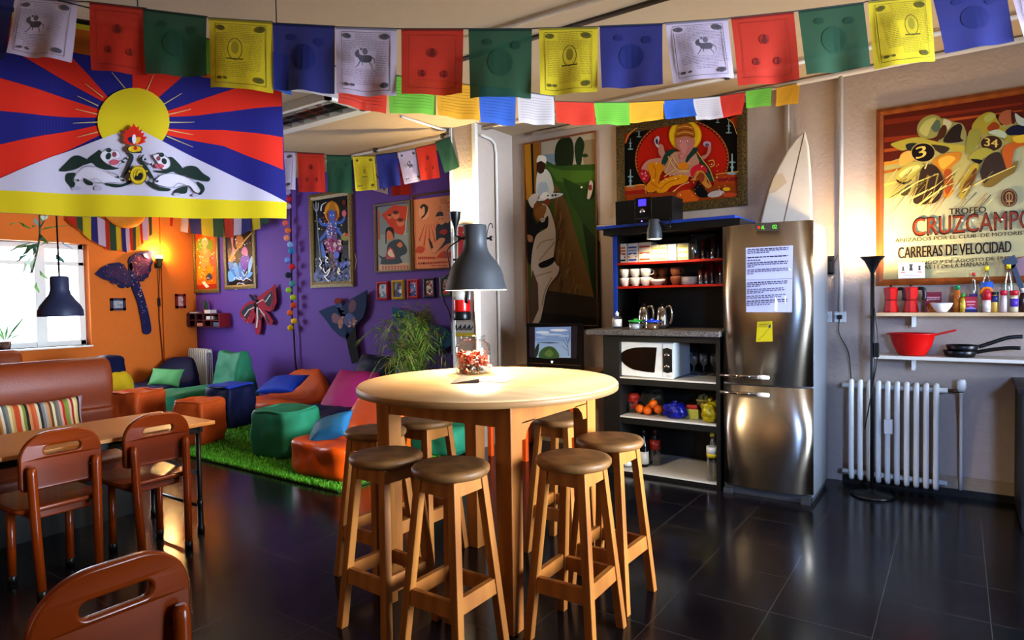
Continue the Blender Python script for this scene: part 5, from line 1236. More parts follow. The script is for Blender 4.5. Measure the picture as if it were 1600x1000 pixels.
# string 3 and 4: between the pillar and the middle of the lounge
D3 = 6.0
S3 = [(408, 463, 236, 237, 298, 296, -2, WH), (464, 506, 238, 240, 300, 301, 3, RD), (510, 549, 242, 243, 300, 302, 2, GN), (551, 585, 244, 243, 299, 297, 5, YL), (587, 620, 242, 238, 296, 290, 7, BL_), (621, 650, 238, 232, 288, 281, 11, WH), (650, 680, 231, 224, 282, 278, 8, RD), (680, 703, 222, 214, 270, 260, 15, GN)]
it = [(atd(a_, tl, D3), atd(b_, tr, D3+.02), atd(b_+sk, br, D3), atd(a_+sk, bl, D3), c) for a_, b_, tl, tr, bl, br, sk, c in S3]
flag_string('string of printed prayer flags hanging from the ceiling by the pillar', it, atd(360, 232, D3), V((-3.99, 4.78, 2.99)))
D4 = 7.2
S4 = [(540, 572, 250, 252, 292, 294, 2, BL_), (579, 606, 254, 255, 296, 304, 0, WH), (610, 640, 258, 256, 306, 304, 2, RD), (643, 672, 252, 248, 302, 296, 1, GN), (676, 697, 244, 240, 292, 285, 3, YL)]
it = [(atd(a_, tl, D4), atd(b_, tr, D4), atd(b_+sk, br, D4), atd(a_+sk, bl, D4), c) for a_, b_, tl, tr, bl, br, sk, c in S4]
flag_string('second string of prayer flags hanging just behind the pillar string', it, atd(500, 247, D4), V((-4.3, 5.28, 2.95)))
# string 5: along the purple wall above the two narrow pictures
S5 = [(248, 272, 322, 328, 348, 354, 2, RD), (273, 294, 326, 330, 360, 364, 1, WH), (295, 313, 328, 331, 365, 366, 1, BL_), (314, 332, 331, 333, 368, 370, 1, YL), (333, 349, 332, 333, 370, 371, 1, GN), (350, 364, 332, 332, 371, 371, 1, RD), (365, 377, 331, 330, 368, 367, 1, WH), (378, 393, 330, 328, 366, 360, 1, BL_), (393, 405, 328, 325, 360, 357, 1, YL), (406, 420, 325, 320, 353, 348, 1, GN)]
it = [(aty(a_, tl, 5.12), aty(b_, tr, 5.12), aty(b_+sk, br, 5.12), aty(a_+sk, bl, 5.12), c) for a_, b_, tl, tr, bl, br, sk, c in S5]
it[0] = tuple(aty(x_, y_, 4.95) for x_, y_ in ((248, 322), (272, 328), (270, 354), (250, 348)))+(RD,)
flag_string('string of prayer flags along the purple wall over the two narrow pictures', it, None, aty(440, 310, 5.2), None, amp=.006)
# string 6: narrow flags draped round the orange lantern
PX = XW+.12
S6 = [(104, 119, 320, 332, 345, 357, RD), (119, 128, 328, 334, 356, 363, GN), (129, 142, 332, 336, 365, 376, YL), (142, 152, 335, 340, 375, 381, BL_), (152, 164, 338, 344, 382, 386, WH), (163, 170, 342, 346, 387, 391, RD), (171, 181, 346, 350, 391, 392, GN), (181, 188, 350, 352, 391, 391, YL), (189, 196, 352, 353, 393, 395, BL_), (194, 202, 353, 353, 394, 391, WH), (202, 207, 353, 352, 391, 392, RD), (207, 212, 352, 350, 392, 390, GN), (212, 218, 350, 346, 387, 384, YL), (218, 222, 346, 343, 383, 380, RD), (222, 231, 343, 338, 375, 376, WH), (232, 237, 337, 333, 370, 366, GN)]
it = [(atx(a_, tl, PX), atx(b_, tr, PX), atx(b_+1, br, PX), atx(a_+1.5, bl, PX), c) for a_, b_, tl, tr, bl, br, c in S6]
flag_string('string of narrow prayer flags draped on the orange wall under the round lantern', it, None, None, None, amp=.004)
lc = atx(195, 323, XW+.16); t = thing('paper_lantern', 'round orange lantern on the orange wall, mostly behind the big flag', 'lantern', lc)
MB().ell((0, 0, 0), (.10, .30, .30), 28, 16).build('lantern', mat('lantern_orange', '#dc8a1c', .6, translu=.3), t); MB().tube([(0, 0, .29), (0, 0, .5)], .004, 6).build('cord', M['black_plastic'], t)

# ================================================================ BIG SUNRISE FLAG
A_, B_ = atd(-60, 330, 2.8), atd(447, 342, 3.4)
hd = V((B_.x-A_.x, B_.y-A_.y, 0)).normalized(); fn_ = V((hd.y, -hd.x, 0))
if fn_.dot(EYE-A_) < 0: fn_ = -fn_
def FT(x, y):
    d = ray(x, y); tt = (A_-EYE).dot(fn_)/d.dot(fn_); p = EYE+d*tt
    s = (p-A_).dot(hd); v = max(0, min(1, (2.75-p.z)/1.0))
    return p+fn_*(.014*math.sin(s*11+.4)*(.3+v)+.007*math.sin(s*25+1.3)*v)-A_
fl_ = thing('sunrise_flag', 'large hanging flag with yellow sun, red and blue rays and two snow lions', 'flag', A_)
a = Art(FT, fn_, x0=0, y0=0, k=2.857, step=14, off=0, lay=.0005)
def q_(*p): return [(x, y) for x, y in p]
XL = -172
a.clip = (XL, 8, 1279, 985)
RED, BLU = '#d82c14', '#1c1a6e'
# outline (its right and lower edges)
OUT = [(XL, 10), (440*2.857, 92*2.857), (1258, 420), (1268, 700), (1279, 905), (1276, 975), (1000, 972), (400, 968), (XL, 944)]
a.poly(OUT, BLU)
# red rays
a.poly(q_((592, 400), (592, 180), (980, 280), (815, 340), (705, 440), (597, 545)), RED)
a.poly(q_((597, 545), (750, 495), (880, 448), (1025, 402), (1120, 372), (1256, 340), (1258, 476), (1130, 486), (1000, 500), (880, 514), (757, 522)), RED)
a.poly(q_((597, 545), (755, 575), (1000, 580), (1130, 595), (1261, 614), (1265, 760), (1130, 708), (1000, 652), (752, 605)), RED)
a.poly(q_((597, 545), (480, 432), (400, 340), (330, 265), (240, 180), (-40, 60), (XL, 40), (XL, 120), (0, 192), (120, 262), (300, 365), (460, 455)), RED)
a.poly(q_((597, 545), (445, 490), (300, 440), (180, 400), (0, 350), (XL, 310), (XL, 480), (0, 497), (200, 515), (437, 527)), RED)
a.poly(q_((597, 545), (440, 560), (200, 602), (0, 648), (XL, 690), (XL, 890), (0, 800), (230, 700), (470, 595)), RED)
# bright strip and yellow band along the top
a.poly([(XL, 10), (440*2.857, 90*2.857), (1258, 410), (445*2.857, 141*2.857), (900, 343), (315*2.857, 119*2.857), (125*2.857, 84*2.857), (XL, 40*2.857)], '#c86a12')
a.poly([(XL, 8), (440*2.857, 88*2.857), (441*2.857, 102*2.857), (320*2.857, 80*2.857), (125*2.857, 46*2.857), (XL, 40)], YL)
for p, r in (((560, 398), (500, 325)), ((655, 412), (688, 335)), ((725, 472), (812, 416)), ((750, 514), (852, 486)), ((757, 548), (868, 544)), ((750, 582), (862, 600)), ((745, 610), (862, 655)), ((440, 475), (345, 428)), ((462, 438), (380, 375)), ((436, 513), (336, 486)), ((436, 548), (325, 549)), ((438, 592), (345, 612))): a.line([p, r], 5, '#c8b27a', 2)
a.ell(597, 545, 160, 148, '#d4bd16', 44)
wm = '#c6bcc8'
a.poly([(600, 572), (1279, 905), (1276, 972), (XL, 940), (XL, 892), (0, 802), (230, 700)], wm)
a.poly([(XL, 838), (0, 852), (400, 868), (820, 885), (1279, 905), (1277, 978), (820, 974), (400, 968), (XL, 944)], '#d4bc14')
# snow lions and flaming jewel (crop 80,190 scale 6.154)
a.x0, a.y0, a.k, a.step, a.clip = 80, 190, 6.154, 40, None
DG, PK = '#1c3028', '#c25a68'
a.blob([(70, 465), (140, 390), (200, 335), (260, 325), (320, 350), (360, 375), (380, 400), (300, 425), (250, 450), (180, 470), (110, 478)], DG)
a.blob([(350, 360), (420, 310), (470, 280), (500, 320), (520, 390), (600, 440), (660, 455), (600, 470), (500, 465), (440, 440), (400, 405), (350, 400)], DG)
a.blob([(250, 500), (330, 440), (450, 450), (560, 495), (660, 540), (730, 580), (690, 605), (600, 600), (520, 605), (400, 590), (300, 570), (240, 590), (210, 560)], '#d2c9d2')
for q in ([(145, 500), (200, 490), (235, 500), (215, 560), (230, 600), (200, 640), (160, 600), (135, 560)], [(310, 545), (350, 560), (400, 590), (400, 615), (350, 610), (315, 575)], [(520, 600), (600, 605), (680, 610), (740, 585), (760, 560), (765, 600), (700, 630), (620, 640), (540, 620)]): a.blob(q, DG)
a.blob([(190, 640), (240, 620), (285, 630), (280, 655), (220, 660)], '#b0a8b8'); a.blob([(415, 640), (450, 615), (490, 635), (485, 665), (430, 665)], '#b0a8b8')
a.blob([(480, 330), (520, 290), (600, 290), (650, 300), (672, 340), (660, 370), (600, 380), (560, 420), (520, 400), (490, 370)], '#d8d0d6')
a.ell(555, 342, 26, 34, DG, 14, .4); a.ell(560, 285, 26, 22, DG, 12); a.ell(612, 325, 22, 26, '#8a4a50', 12); a.blob([(560, 395), (610, 375), (655, 385), (640, 420), (590, 425)], PK)
a.line([(660, 405), (720, 375), (745, 350)], 14, '#cfc6d0', smooth=3)
for x, y in ((690, 395), (730, 368), (700, 400), (650, 545), (700, 575), (260, 565)): a.ell(x, y, 14, 9, DG, 8, .6)
a.blob([(735, 310), (790, 330), (795, 380), (760, 450), (720, 530), (690, 545), (740, 430), (765, 360)], DG)
a.blob([(870, 350), (900, 330), (880, 380), (930, 450), (990, 550), (1000, 570), (960, 545), (900, 450), (850, 390)], DG)
# right lion
a.blob([(1260, 470), (1330, 430), (1400, 440), (1460, 500), (1525, 545), (1510, 580), (1440, 570), (1360, 550), (1290, 520)], DG)
a.blob([(1110, 370), (1160, 350), (1220, 400), (1270, 460), (1300, 520), (1240, 515), (1180, 490), (1100, 510), (1020, 500), (1010, 485), (1080, 480), (1130, 440)], DG)
a.blob([(1000, 590), (1060, 530), (1160, 510), (1280, 530), (1370, 580), (1420, 640), (1430, 690), (1380, 680), (1320, 620), (1200, 640), (1100, 640), (1010, 615)], '#d2c9d2')
for q in ([(930, 575), (970, 600), (1050, 640), (1150, 655), (1120, 680), (1030, 670), (950, 620)], [(1400, 580), (1460, 610), (1475, 660), (1440, 705), (1410, 700), (1440, 660), (1410, 620)], [(1190, 680), (1250, 640), (1310, 625), (1300, 690), (1240, 700), (1200, 710)]): a.blob(q, DG)
for x, y in ((1210, 705), (1390, 712)): a.ell(x, y, 34, 14, '#b0a8b8', 12)
a.blob([(985, 350), (1030, 330), (1090, 340), (1140, 380), (1145, 440), (1100, 475), (1060, 460), (1020, 400)], '#d8d0d6')
a.ell(1063, 335, 26, 22, DG, 12); a.ell(1090, 395, 24, 30, DG, 12, -.4); a.ell(1035, 370, 20, 22, '#8a4a50', 12); a.blob([(1000, 430), (1050, 420), (1090, 440), (1060, 468), (1015, 460)], PK)
a.line([(985, 430), (920, 395), (890, 350)], 14, '#cfc6d0', smooth=3)
for x, y in ((965, 428), (910, 380), (990, 570), (1025, 590)): a.ell(x, y, 14, 9, DG, 8, -.6)
OLC = '#50505a'
def outl(p, w=3.5):
    q = [(v.x, v.y) for v in crv([(x, y, 0) for x, y in p], 4)]; a.line(q+[q[0]], w, OLC)
outl([(250, 500), (330, 440), (450, 450), (560, 495), (660, 540), (730, 580), (690, 605), (600, 600), (520, 605), (400, 590), (300, 570), (240, 590), (210, 560)])
outl([(1000, 590), (1060, 530), (1160, 510), (1280, 530), (1370, 580), (1420, 640), (1430, 690), (1380, 680), (1320, 620), (1200, 640), (1100, 640), (1010, 615)])
outl([(480, 330), (520, 290), (600, 290), (650, 300), (672, 340), (660, 370), (600, 380), (560, 420), (520, 400), (490, 370)]); outl([(985, 350), (1030, 330), (1090, 340), (1140, 380), (1145, 440), (1100, 475), (1060, 460), (1020, 400)])
for q in ([(560, 500), (620, 515), (660, 550), (670, 570)], [(650, 450), (690, 400), (740, 360)], [(360, 590), (440, 560), (500, 600)], [(1180, 640), (1230, 600), (1300, 620)], [(1000, 480), (930, 400), (885, 345)], [(690, 540), (760, 420), (780, 350)]): a.line(q, 3.5, OLC, smooth=4)
# jewel, lotus, wheel
a.poly([(730, 235), (695, 195), (715, 180), (690, 130), (720, 140), (715, 95), (750, 105), (770, 65), (785, 75), (800, 40), (825, 80), (850, 65), (850, 110), (880, 95), (870, 135), (905, 130), (890, 165), (930, 170), (900, 205), (920, 215), (860, 240), (790, 245)], '#c8280e')
a.blob([(745, 180), (790, 170), (800, 230), (760, 215)], '#1c1a50'); a.blob([(830, 175), (870, 180), (850, 225), (820, 232)], '#d8a828'); a.ell(806, 190, 20, 46, '#e4dce4', 16)
a.ell(812, 285, 74, 40, '#26211c', 20); a.ell(812, 285, 64, 32, '#d8b41c', 20); a.ell(818, 275, 18, 20, '#c8281c', 12); a.ell(765, 280, 14, 16, '#e8d040', 10); a.ell(850, 318, 34, 8, '#26211c', 10)
for i in range(8): a.ell(846+88*math.cos(i*PI/4+.39), 535+96*math.sin(i*PI/4+.39), 9, 9, '#d8b820', 8)
a.ell(846, 535, 82, 90, '#3a2e10', 28); a.ell(846, 535, 76, 84, '#d8b81c', 28); a.ell(846, 535, 50, 55, '#3a2e10', 24); a.ell(846, 535, 46, 51, '#d8b81c', 24)
a.blob([(846, 486), (820, 520), (840, 545), (850, 520), (880, 515), (890, 545), (870, 580), (830, 580), (810, 560)], '#1c1810')
sf = a.mb.build('flag_cloth', FABF, fl_)
rp = MB(); pl_, pr_ = FT(XL/2.857-2, 2), FT(446, 88); rp.tube([pl_, pr_], .012, 8); rp.build('hanging_rod', M['black_metal'], fl_)
for u in (.05, .5, .97):
    p = pl_.lerp(pr_, u); MB().tube([p, V((p.x, p.y, ZC-A_.z))], .003, 5).build('hanging_cord', M['black_plastic'], fl_)
# ================================================================ PICTURES ON THE WALLS
def frame_y(t, x0, x1, z0, z1, Y, wd, th, m, cx, cz, prof=True):
    # mitred frame on a wall facing -Y, local to (cx,Y,cz)
    mb = MB(); X0, X1, Z0, Z1 = x0-cx, x1-cx, z0-cz, z1-cz
    o = [(X0, Z0), (X1, Z0), (X1, Z1), (X0, Z1)]; i = [(X0+wd, Z0+wd), (X1-wd, Z0+wd), (X1-wd, Z1-wd), (X0+wd, Z1-wd)]; md = [((a[0]+b[0])/2, (a[1]+b[1])/2) for a, b in zip(o, i)]
    for k in range(4):
        n = (k+1) % 4
        rows = [(o, 0), (o, -th*.8), (md, -th), (i, -th*.75), (i, 0)]
        vs = []
        for r, y in rows: vs += [(r[k][0], y, r[k][1]), (r[n][0], y, r[n][1])]
        mb.add(vs, [(2*j, 2*j+1, 2*j+3, 2*j+2) for j in range(4)])
    return mb.build('frame', m, t)
def picture(label, x0, x1, z0, z1, wd, th, fm, Y=YW, name='framed_picture', cat='picture', group=None):
    cx, cz = (x0+x1)/2, (z0+z1)/2; t = thing(name, label, cat, (cx, Y, cz), 0, group)
    if fm: frame_y(t, x0, x1, z0, z1, Y, wd, th, fm, cx, cz)
    a = Art(lambda x, y: V((x, -.012, y)), (0, -1, 0), off=0); return t, a, V((cx, Y, cz))
def wallart(c, Y, x0, y0, k, mb, off):
    return Art(lambda x, y: (lambda p: V((p.x, 0, p.z)))(aty(x, y, Y)-c), (0, -1, 0), mb, x0, y0, k, off=off, lay=.00012)

# ---- elephant god print
t, a, c = picture('wide framed print of an elephant headed god seated on red, above the hifi', -2.52, -1.385, 2.115, 2.925, .075, .03, M['gold_frame'], name='framed_picture')
a = wallart(c, YW-.02, 960, 180, 6.667, MB(), .008)
a.poly([(70, 30), (1310, -170), (1330, 905), (90, 900)], '#8a3a14'); a.poly([(88, 40), (1290, -150), (1300, 860), (102, 870)], '#0a0807')
a.poly([(100, 160), (240, 130), (200, 170), (150, 210), (120, 290), (102, 300)], '#9a3c12'); a.poly([(1190, 40), (1290, -10), (1290, 200), (1260, 120), (1220, 60)], '#b0440e')
a.ell(700, 460, 492, 420, '#9a4a20', 50); a.ell(700, 460, 478, 408, '#3a0c06', 50); a.ell(700, 465, 468, 398, '#a81c0c', 50)
for i in range(44):
    an = -PI*1.12+i*PI*1.24/43; a.ell(700+478*math.cos(an), 462+408*math.sin(an), 7, 7, '#b8783a', 6)
a.poly([(100, 745), (310, 720), (340, 790), (320, 880), (100, 890)], '#a8521c'); a.poly([(110, 790), (320, 770), (310, 820), (110, 830)], '#8a1c14'); a.poly([(1050, 620), (1300, 590), (1310, 880), (1000, 880)], '#9a3a10'); a.poly([(1070, 660), (1300, 640), (1300, 680), (1080, 690)], '#7a1c1c')
a.poly([(100, 830), (620, 790), (1310, 700), (1320, 900), (100, 900)], '#8a3c10'); a.ell(760, 850, 120, 75, '#c05a14', 20)
a.ell(735, 210, 172, 165, '#c89418', 32); a.ell(735, 210, 160, 150, '#d8b01c', 32)
for x, y, s in ((165, 640, 1.1), (1225, 490, 1.3), (1190, 110, .8), (165, 290, .7), (255, 170, .6), (1075, 30, .5)):
    a.ell(x, y, 30*s, 9*s, '#6a8488', 10); a.ell(x, y+40*s, 18*s, 12*s, '#5a7478', 10); a.line([(x, y-70*s), (x, y+90*s)], 9*s, '#8aa0a0', 16*s); a.ell(x, y+90*s, 46*s, 10*s, '#7a9498', 10)
BY = '#b07a68'
a.blob([(280, 560), (330, 480), (420, 450), (520, 450), (520, 520), (400, 540), (330, 600)], BY)          # resting arm
a.blob([(455, 370), (470, 300), (510, 320), (530, 400), (600, 440), (560, 480), (480, 430)], BY); a.blob([(415, 250), (450, 215), (470, 240), (455, 300), (470, 330), (440, 330), (420, 290)], '#b8a8b0'); a.blob([(428, 255), (450, 250), (450, 300), (432, 290)], '#2a2a48')
a.blob([(900, 430), (960, 400), (980, 320), (1000, 290), (1005, 370), (960, 440), (920, 460)], BY); a.ell(965, 300, 42, 30, '#a890a0', 14); a.ell(965, 310, 22, 18, '#6a4858', 12)
a.blob([(560, 420), (640, 380), (820, 390), (880, 460), (860, 620), (760, 640), (560, 620), (510, 560)], '#b08068')   # torso
a.blob([(490, 490), (540, 380), (620, 350), (640, 370), (580, 420), (540, 500), (510, 530)], '#1c3a30'); a.blob([(740, 470), (800, 350), (870, 340), (860, 380), (800, 440), (760, 490)], '#1c3a30'); a.blob([(860, 380), (930, 470), (1000, 560), (1040, 680), (980, 680), (940, 560), (870, 450)], '#22463a')
a.blob([(360, 500), (460, 490), (520, 540), (480, 620), (460, 700), (430, 790), (350, 800), (330, 740), (380, 660), (350, 570)], '#c07a0c'); a.blob([(440, 800), (470, 700), (560, 650), (700, 620), (770, 640), (740, 700), (600, 740), (530, 800)], '#cc860e')
for q in ([(480, 770), (560, 700), (680, 660)], [(400, 520), (430, 580), (420, 660)], [(380, 700), (430, 740), (470, 760)]): a.line(q, 9, '#a0560a', smooth=3)
a.blob([(258, 600), (300, 565), (350, 590), (370, 650), (330, 700), (280, 670)], '#a01c28')
for x, y in ((290, 610), (330, 630), (310, 660)): a.ell(x, y, 14, 12, '#d06a70', 8)
a.blob([(800, 560), (880, 510), (950, 540), (960, 600), (880, 580), (820, 640), (800, 660)], '#b82030'); a.blob([(820, 680), (850, 590), (900, 580), (950, 620), (970, 700), (1010, 740), (960, 760), (880, 680)], '#b87a30'); a.ell(895, 650, 45, 55, '#8a3a1c', 14)
a.blob([(640, 250), (660, 200), (720, 190), (800, 200), (840, 270), (820, 340), (780, 400), (740, 440), (690, 460), (670, 430), (690, 380), (650, 330)], '#b07068')  # head
a.blob([(680, 300), (740, 280), (760, 330), (740, 400), (720, 440), (680, 440), (680, 410), (705, 390), (690, 340)], '#c08078'); a.ring(705, 425, 26, 22, 12, '#b06a60', 14)
a.ell(700, 272, 18, 7, '#f0e0d0', 10); a.ell(752, 270, 16, 7, '#f0e0d0', 10); a.ell(702, 273, 7, 7, '#1c1010', 8); a.ell(750, 271, 7, 7, '#1c1010', 8)
a.blob([(640, 240), (650, 170), (680, 110), (740, 75), (810, 110), (840, 180), (830, 240), (740, 220)], '#9a5a1c')
for i in range(5): a.line([(650+4*i, 225-30*i), (740, 205-30*i), (830-6*i, 225-30*i)], 8, '#d0a04a' if i % 2 else '#6a3210', smooth=4)
for q in ([(560, 430), (640, 560), (770, 580)], [(600, 420), (670, 520), (790, 500)], [(640, 590), (760, 585), (790, 560)], [(520, 640), (640, 560)], [(530, 600), (600, 440)], [(610, 800), (700, 730), (780, 700)]): a.line(q, 9, '#c8a868', smooth=4)
for q in ([(860, 380), (930, 480), (990, 560), (1040, 690)], [(800, 680), (850, 640), (900, 580), (960, 640), (1010, 740)], [(1000, 540), (1040, 520), (1030, 470), (980, 480)]): a.line(q, 11, '#c09040', smooth=4)
a.blob([(840, 740), (880, 680), (900, 720), (960, 790), (970, 850), (880, 850), (830, 770)], '#0c0c10'); a.ell(720, 530, 60, 40, '#c87a1c', 14); a.ell(1060, 820, 90, 34, '#a89a94', 18, -.2); a.ell(1170, 770, 40, 20, '#d0a01c', 12); a.ell(1200, 830, 80, 26, '#a8421c', 14)
a.dots(300, 500, 1200, 850, 70, 5, ['#e8d8a0', '#d8a850', '#f0e8d0'], 3)
for q in ([(120, 290), (160, 200), (240, 135)], [(1180, 40), (1240, 90), (1280, 200)], [(110, 750), (310, 725), (330, 790)], [(1060, 620), (1180, 600), (1300, 590)]): a.line(q, 7, '#d09a48', smooth=4)
a.mb.build('print', PAINTG, t)

# ---- cricket club photograph
t, a, c = picture('tall framed photo print of men in white beside a green lawn', -3.525, -2.725, 1.135, 2.925, .012, .02, M['frame_wood'], name='framed_picture')
a = wallart(c, YW-.02, 680, 180, 4.547, MB(), .006)
a.poly([(632, 205), (1132, 118), (1178, 1535), (660, 1475)], '#4a5a1c'); a.poly([(740, 190), (1132, 120), (1134, 350), (740, 345)], '#a89c88'); a.poly([(1030, 180), (1132, 165), (1134, 345), (1050, 350)], '#8a7a5c'); a.poly([(740, 280), (860, 270), (860, 340), (740, 350)], '#7a8a94')
a.blob([(850, 350), (845, 250), (870, 180), (930, 150), (970, 180), (980, 280), (960, 370), (890, 380)], '#1c2a14'); a.blob([(985, 220), (1020, 150), (1055, 200), (1040, 290), (1030, 350), (1000, 350)], '#22341a'); a.ell(1060, 285, 22, 14, '#2c3c1c', 10)
a.poly([(780, 320), (860, 360), (1134, 345), (1142, 560), (1178, 1535), (1060, 1100), (930, 640), (800, 400)], '#35521a'); a.poly([(790, 360), (900, 390), (1136, 390), (1140, 470), (1000, 480), (860, 470)], '#4a6a22'); a.poly([(900, 440), (1141, 560), (1160, 1000), (1060, 800), (960, 620)], '#26421a'); a.poly([(1040, 760), (1165, 900), (1178, 1535), (1120, 1300)], '#16280f')
a.poly([(800, 480), (860, 500), (930, 620), (1000, 860), (1100, 1180), (1175, 1535), (760, 1500), (850, 900), (840, 600)], '#6a4f28')
rn = random.Random(9)
for i in range(70):
    u, v = rn.random(), rn.random(); x = 860+u*240*v+v*30; y = 560+v*880; a.line([(x, y), (x+10*u-20, y+60+rn.random()*50)], 7, rn.choice(['#8a6a38', '#5a4220', '#9a7a44', '#4a381c', '#7a3f1c']), 2)
a.poly([(760, 1240), (1170, 1300), (1176, 1530), (740, 1480)], '#33281a'); a.poly([(740, 1400), (1172, 1440), (1178, 1535), (700, 1478)], '#1c1814')
a.poly([(632, 207), (678, 198), (692, 600), (645, 600)], '#b07a1c'); a.poly([(676, 200), (692, 197), (706, 560), (690, 590)], '#1c120c'); a.poly([(692, 197), (748, 187), (752, 300), (720, 330), (716, 560), (704, 560)], '#8a5a1c')
# waiter
a.blob([(715, 560), (720, 430), (740, 390), (790, 385), (825, 440), (842, 540), (800, 575), (760, 560)], '#c9c4b4'); a.blob([(722, 545), (740, 480), (790, 480), (800, 545), (760, 570)], '#a9b2b4'); a.blob([(728, 400), (722, 340), (750, 325), (780, 345), (770, 400), (745, 415)], '#3a1c10'); a.blob([(720, 335), (730, 290), (765, 285), (788, 300), (784, 340), (750, 325)], '#d8d2c0')
a.blob([(722, 600), (740, 570), (800, 555), (900, 555), (890, 575), (800, 600), (740, 610)], '#c8c8c0'); a.blob([(745, 590), (765, 550), (800, 555), (820, 590), (780, 600)], '#e0dcd0'); a.dots(780, 540, 880, 575, 8, 9, ['#4a4a3a', '#d8d4c8', '#3a4a3a'], 5); a.blob([(760, 625), (800, 590), (820, 620), (790, 650)], '#7a3a24')
# umpire in white seen from behind
a.blob([(652, 620), (700, 560), (740, 580), (700, 640), (690, 720), (740, 830), (720, 1000), (660, 1050), (650, 800)], '#14110f'); a.blob([(660, 600), (700, 558), (735, 570), (720, 610), (690, 660)], '#c2b8a8')
WS = '#c4b6a4'
a.blob([(745, 640), (790, 640), (825, 700), (852, 800), (855, 900), (840, 1010), (860, 1060), (880, 1080), (870, 1130), (830, 1180), (800, 1230), (780, 1290), (770, 1350), (740, 1470), (690, 1475), (700, 1360), (690, 1250), (680, 1090), (690, 960), (720, 850), (790, 790)], WS)
a.blob([(700, 700), (700, 640), (730, 615), (765, 640), (770, 720), (740, 750), (715, 740)], '#7a4a1c'); a.blob([(735, 760), (780, 735), (802, 715), (800, 790), (770, 810), (720, 800)], '#14100e'); a.blob([(700, 690), (760, 640), (790, 650), (780, 700), (745, 740)], '#8a5a24', 3); a.blob([(745, 735), (775, 728), (780, 750), (755, 762)], '#b8a898')
a.blob([(735, 1055), (800, 1025), (845, 1008), (842, 1045), (800, 1075), (750, 1085)], '#120e0c'); a.blob([(655, 850), (690, 860), (690, 900), (660, 895)], '#a87858')
for q in ([(720, 950), (760, 900), (840, 880)], [(700, 1150), (760, 1130), (830, 1110)], [(760, 1350), (780, 1250), (830, 1150)], [(850, 900), (800, 960), (740, 1030)]): a.line(q, 8, '#9a8c7a', smooth=3)
a.poly([(690, 1095), (730, 1200), (735, 1380), (690, 1478), (665, 1475), (672, 1250)], '#5a4432')
a.blob([(1088, 520), (1100, 465), (1120, 480), (1118, 530), (1100, 590), (1080, 590)], '#b0a090'); a.blob([(1090, 500), (1110, 495), (1112, 530), (1092, 530)], '#7a3428'); a.ell(1040, 512, 8, 7, '#e0d8c8', 8)
a.mb.build('print', PAINTG, t)

# ---- motorcycle race poster
t, a, c = picture('large wood framed vintage motorcycle race poster over the wall shelves', -.487, .86, 1.45, 2.705, .045, .035, M['frame_wood'], name='framed_picture')
a = wallart(c, YW-.02, 1340, 120, 2.942, MB(), .008)
a.poly([(100, 165), (1240, -30), (1240, 975), (105, 935)], '#a5a078'); a.poly([(100, 165), (1240, -30), (1240, 300), (700, 330), (420, 520), (110, 560)], '#a89a58'); a.poly([(100, 165), (1240, -30), (1240, 130), (760, 190), (480, 280), (110, 400)], '#5a1f10')
for i, (x0, y0, x1, y1, w, cc) in enumerate(((110, 290, 500, 250, 24, '#8a3414'), (110, 340, 420, 300, 16, '#a8521c'), (110, 400, 330, 370, 18, '#c8862c'), (110, 440, 300, 400, 14, '#a8601c'), (110, 210, 760, 120, 26, '#7a2c14'), (400, 200, 780, 150, 14, '#a8501c'), (110, 500, 260, 460, 12, '#d8b058'), (760, 160, 1240, 70, 24, '#6a2410'))): a.line([(x0, y0), (x1, y1)], w, cc, w*.3)
def X2(p): return [((1370+x/6.667-1340)*2.942, (160+y/6.667-120)*2.942) for x, y in p]
B = lambda pts, col: a.blob(X2(pts), col)
def E2(x, y, rx, ry, col, n=20, rot=0): q = X2([(x, y)])[0]; a.ell(q[0], q[1], rx*.4413, ry*.4413, col, n, rot)
# rider 1
B([(680, 160), (800, 200), (900, 230), (940, 380), (880, 480), (760, 470), (640, 400), (660, 280)], '#8a8450'); B([(730, 320), (790, 250), (860, 220), (890, 260), (870, 360), (900, 400), (760, 420), (690, 400)], '#2c2018'); B([(700, 170), (780, 210), (740, 280), (690, 260)], '#b8b088')
B([(430, 330), (420, 250), (470, 170), (570, 125), (660, 150), (690, 230), (650, 320), (580, 370), (480, 370)], '#8f8a48'); B([(560, 230), (620, 180), (660, 200), (650, 290), (590, 300)], '#5a6450'); B([(440, 290), (520, 180), (620, 160), (560, 260), (520, 350)], '#b0a860')
B([(650, 290), (700, 230), (730, 270), (700, 360), (620, 390)], '#4a2a14')
B([(145, 430), (260, 390), (420, 360), (560, 390), (740, 430), (880, 440), (930, 470), (860, 520), (720, 480), (560, 470), (400, 460), (270, 500), (190, 470)], '#a89838'); B([(300, 440), (360, 420), (420, 430), (380, 490), (320, 490)], '#2c2a28'); B([(560, 440), (700, 450), (760, 480), (690, 530), (620, 500)], '#3a3020')
B([(230, 640), (250, 540), (340, 500), (400, 560), (340, 640), (260, 660)], '#c8a048')
E2(482, 520, 128, 104, '#c0a858', 26); E2(482, 520, 120, 96, '#20140c', 26)
q = X2([(410, 590), (515, 560), (405, 470)]); a.text('3', q[0], q[1], q[2], '#d0b858', .02)
B([(580, 620), (640, 560), (760, 520), (880, 520), (860, 600), (780, 680), (770, 800), (800, 920), (760, 980), (690, 990), (700, 860), (680, 720), (620, 690)], '#b87820'); B([(640, 600), (740, 550), (820, 580), (740, 660), (680, 690)], '#d0a038'); B([(700, 720), (770, 700), (790, 860), (740, 960), (700, 900)], '#9a4a18')
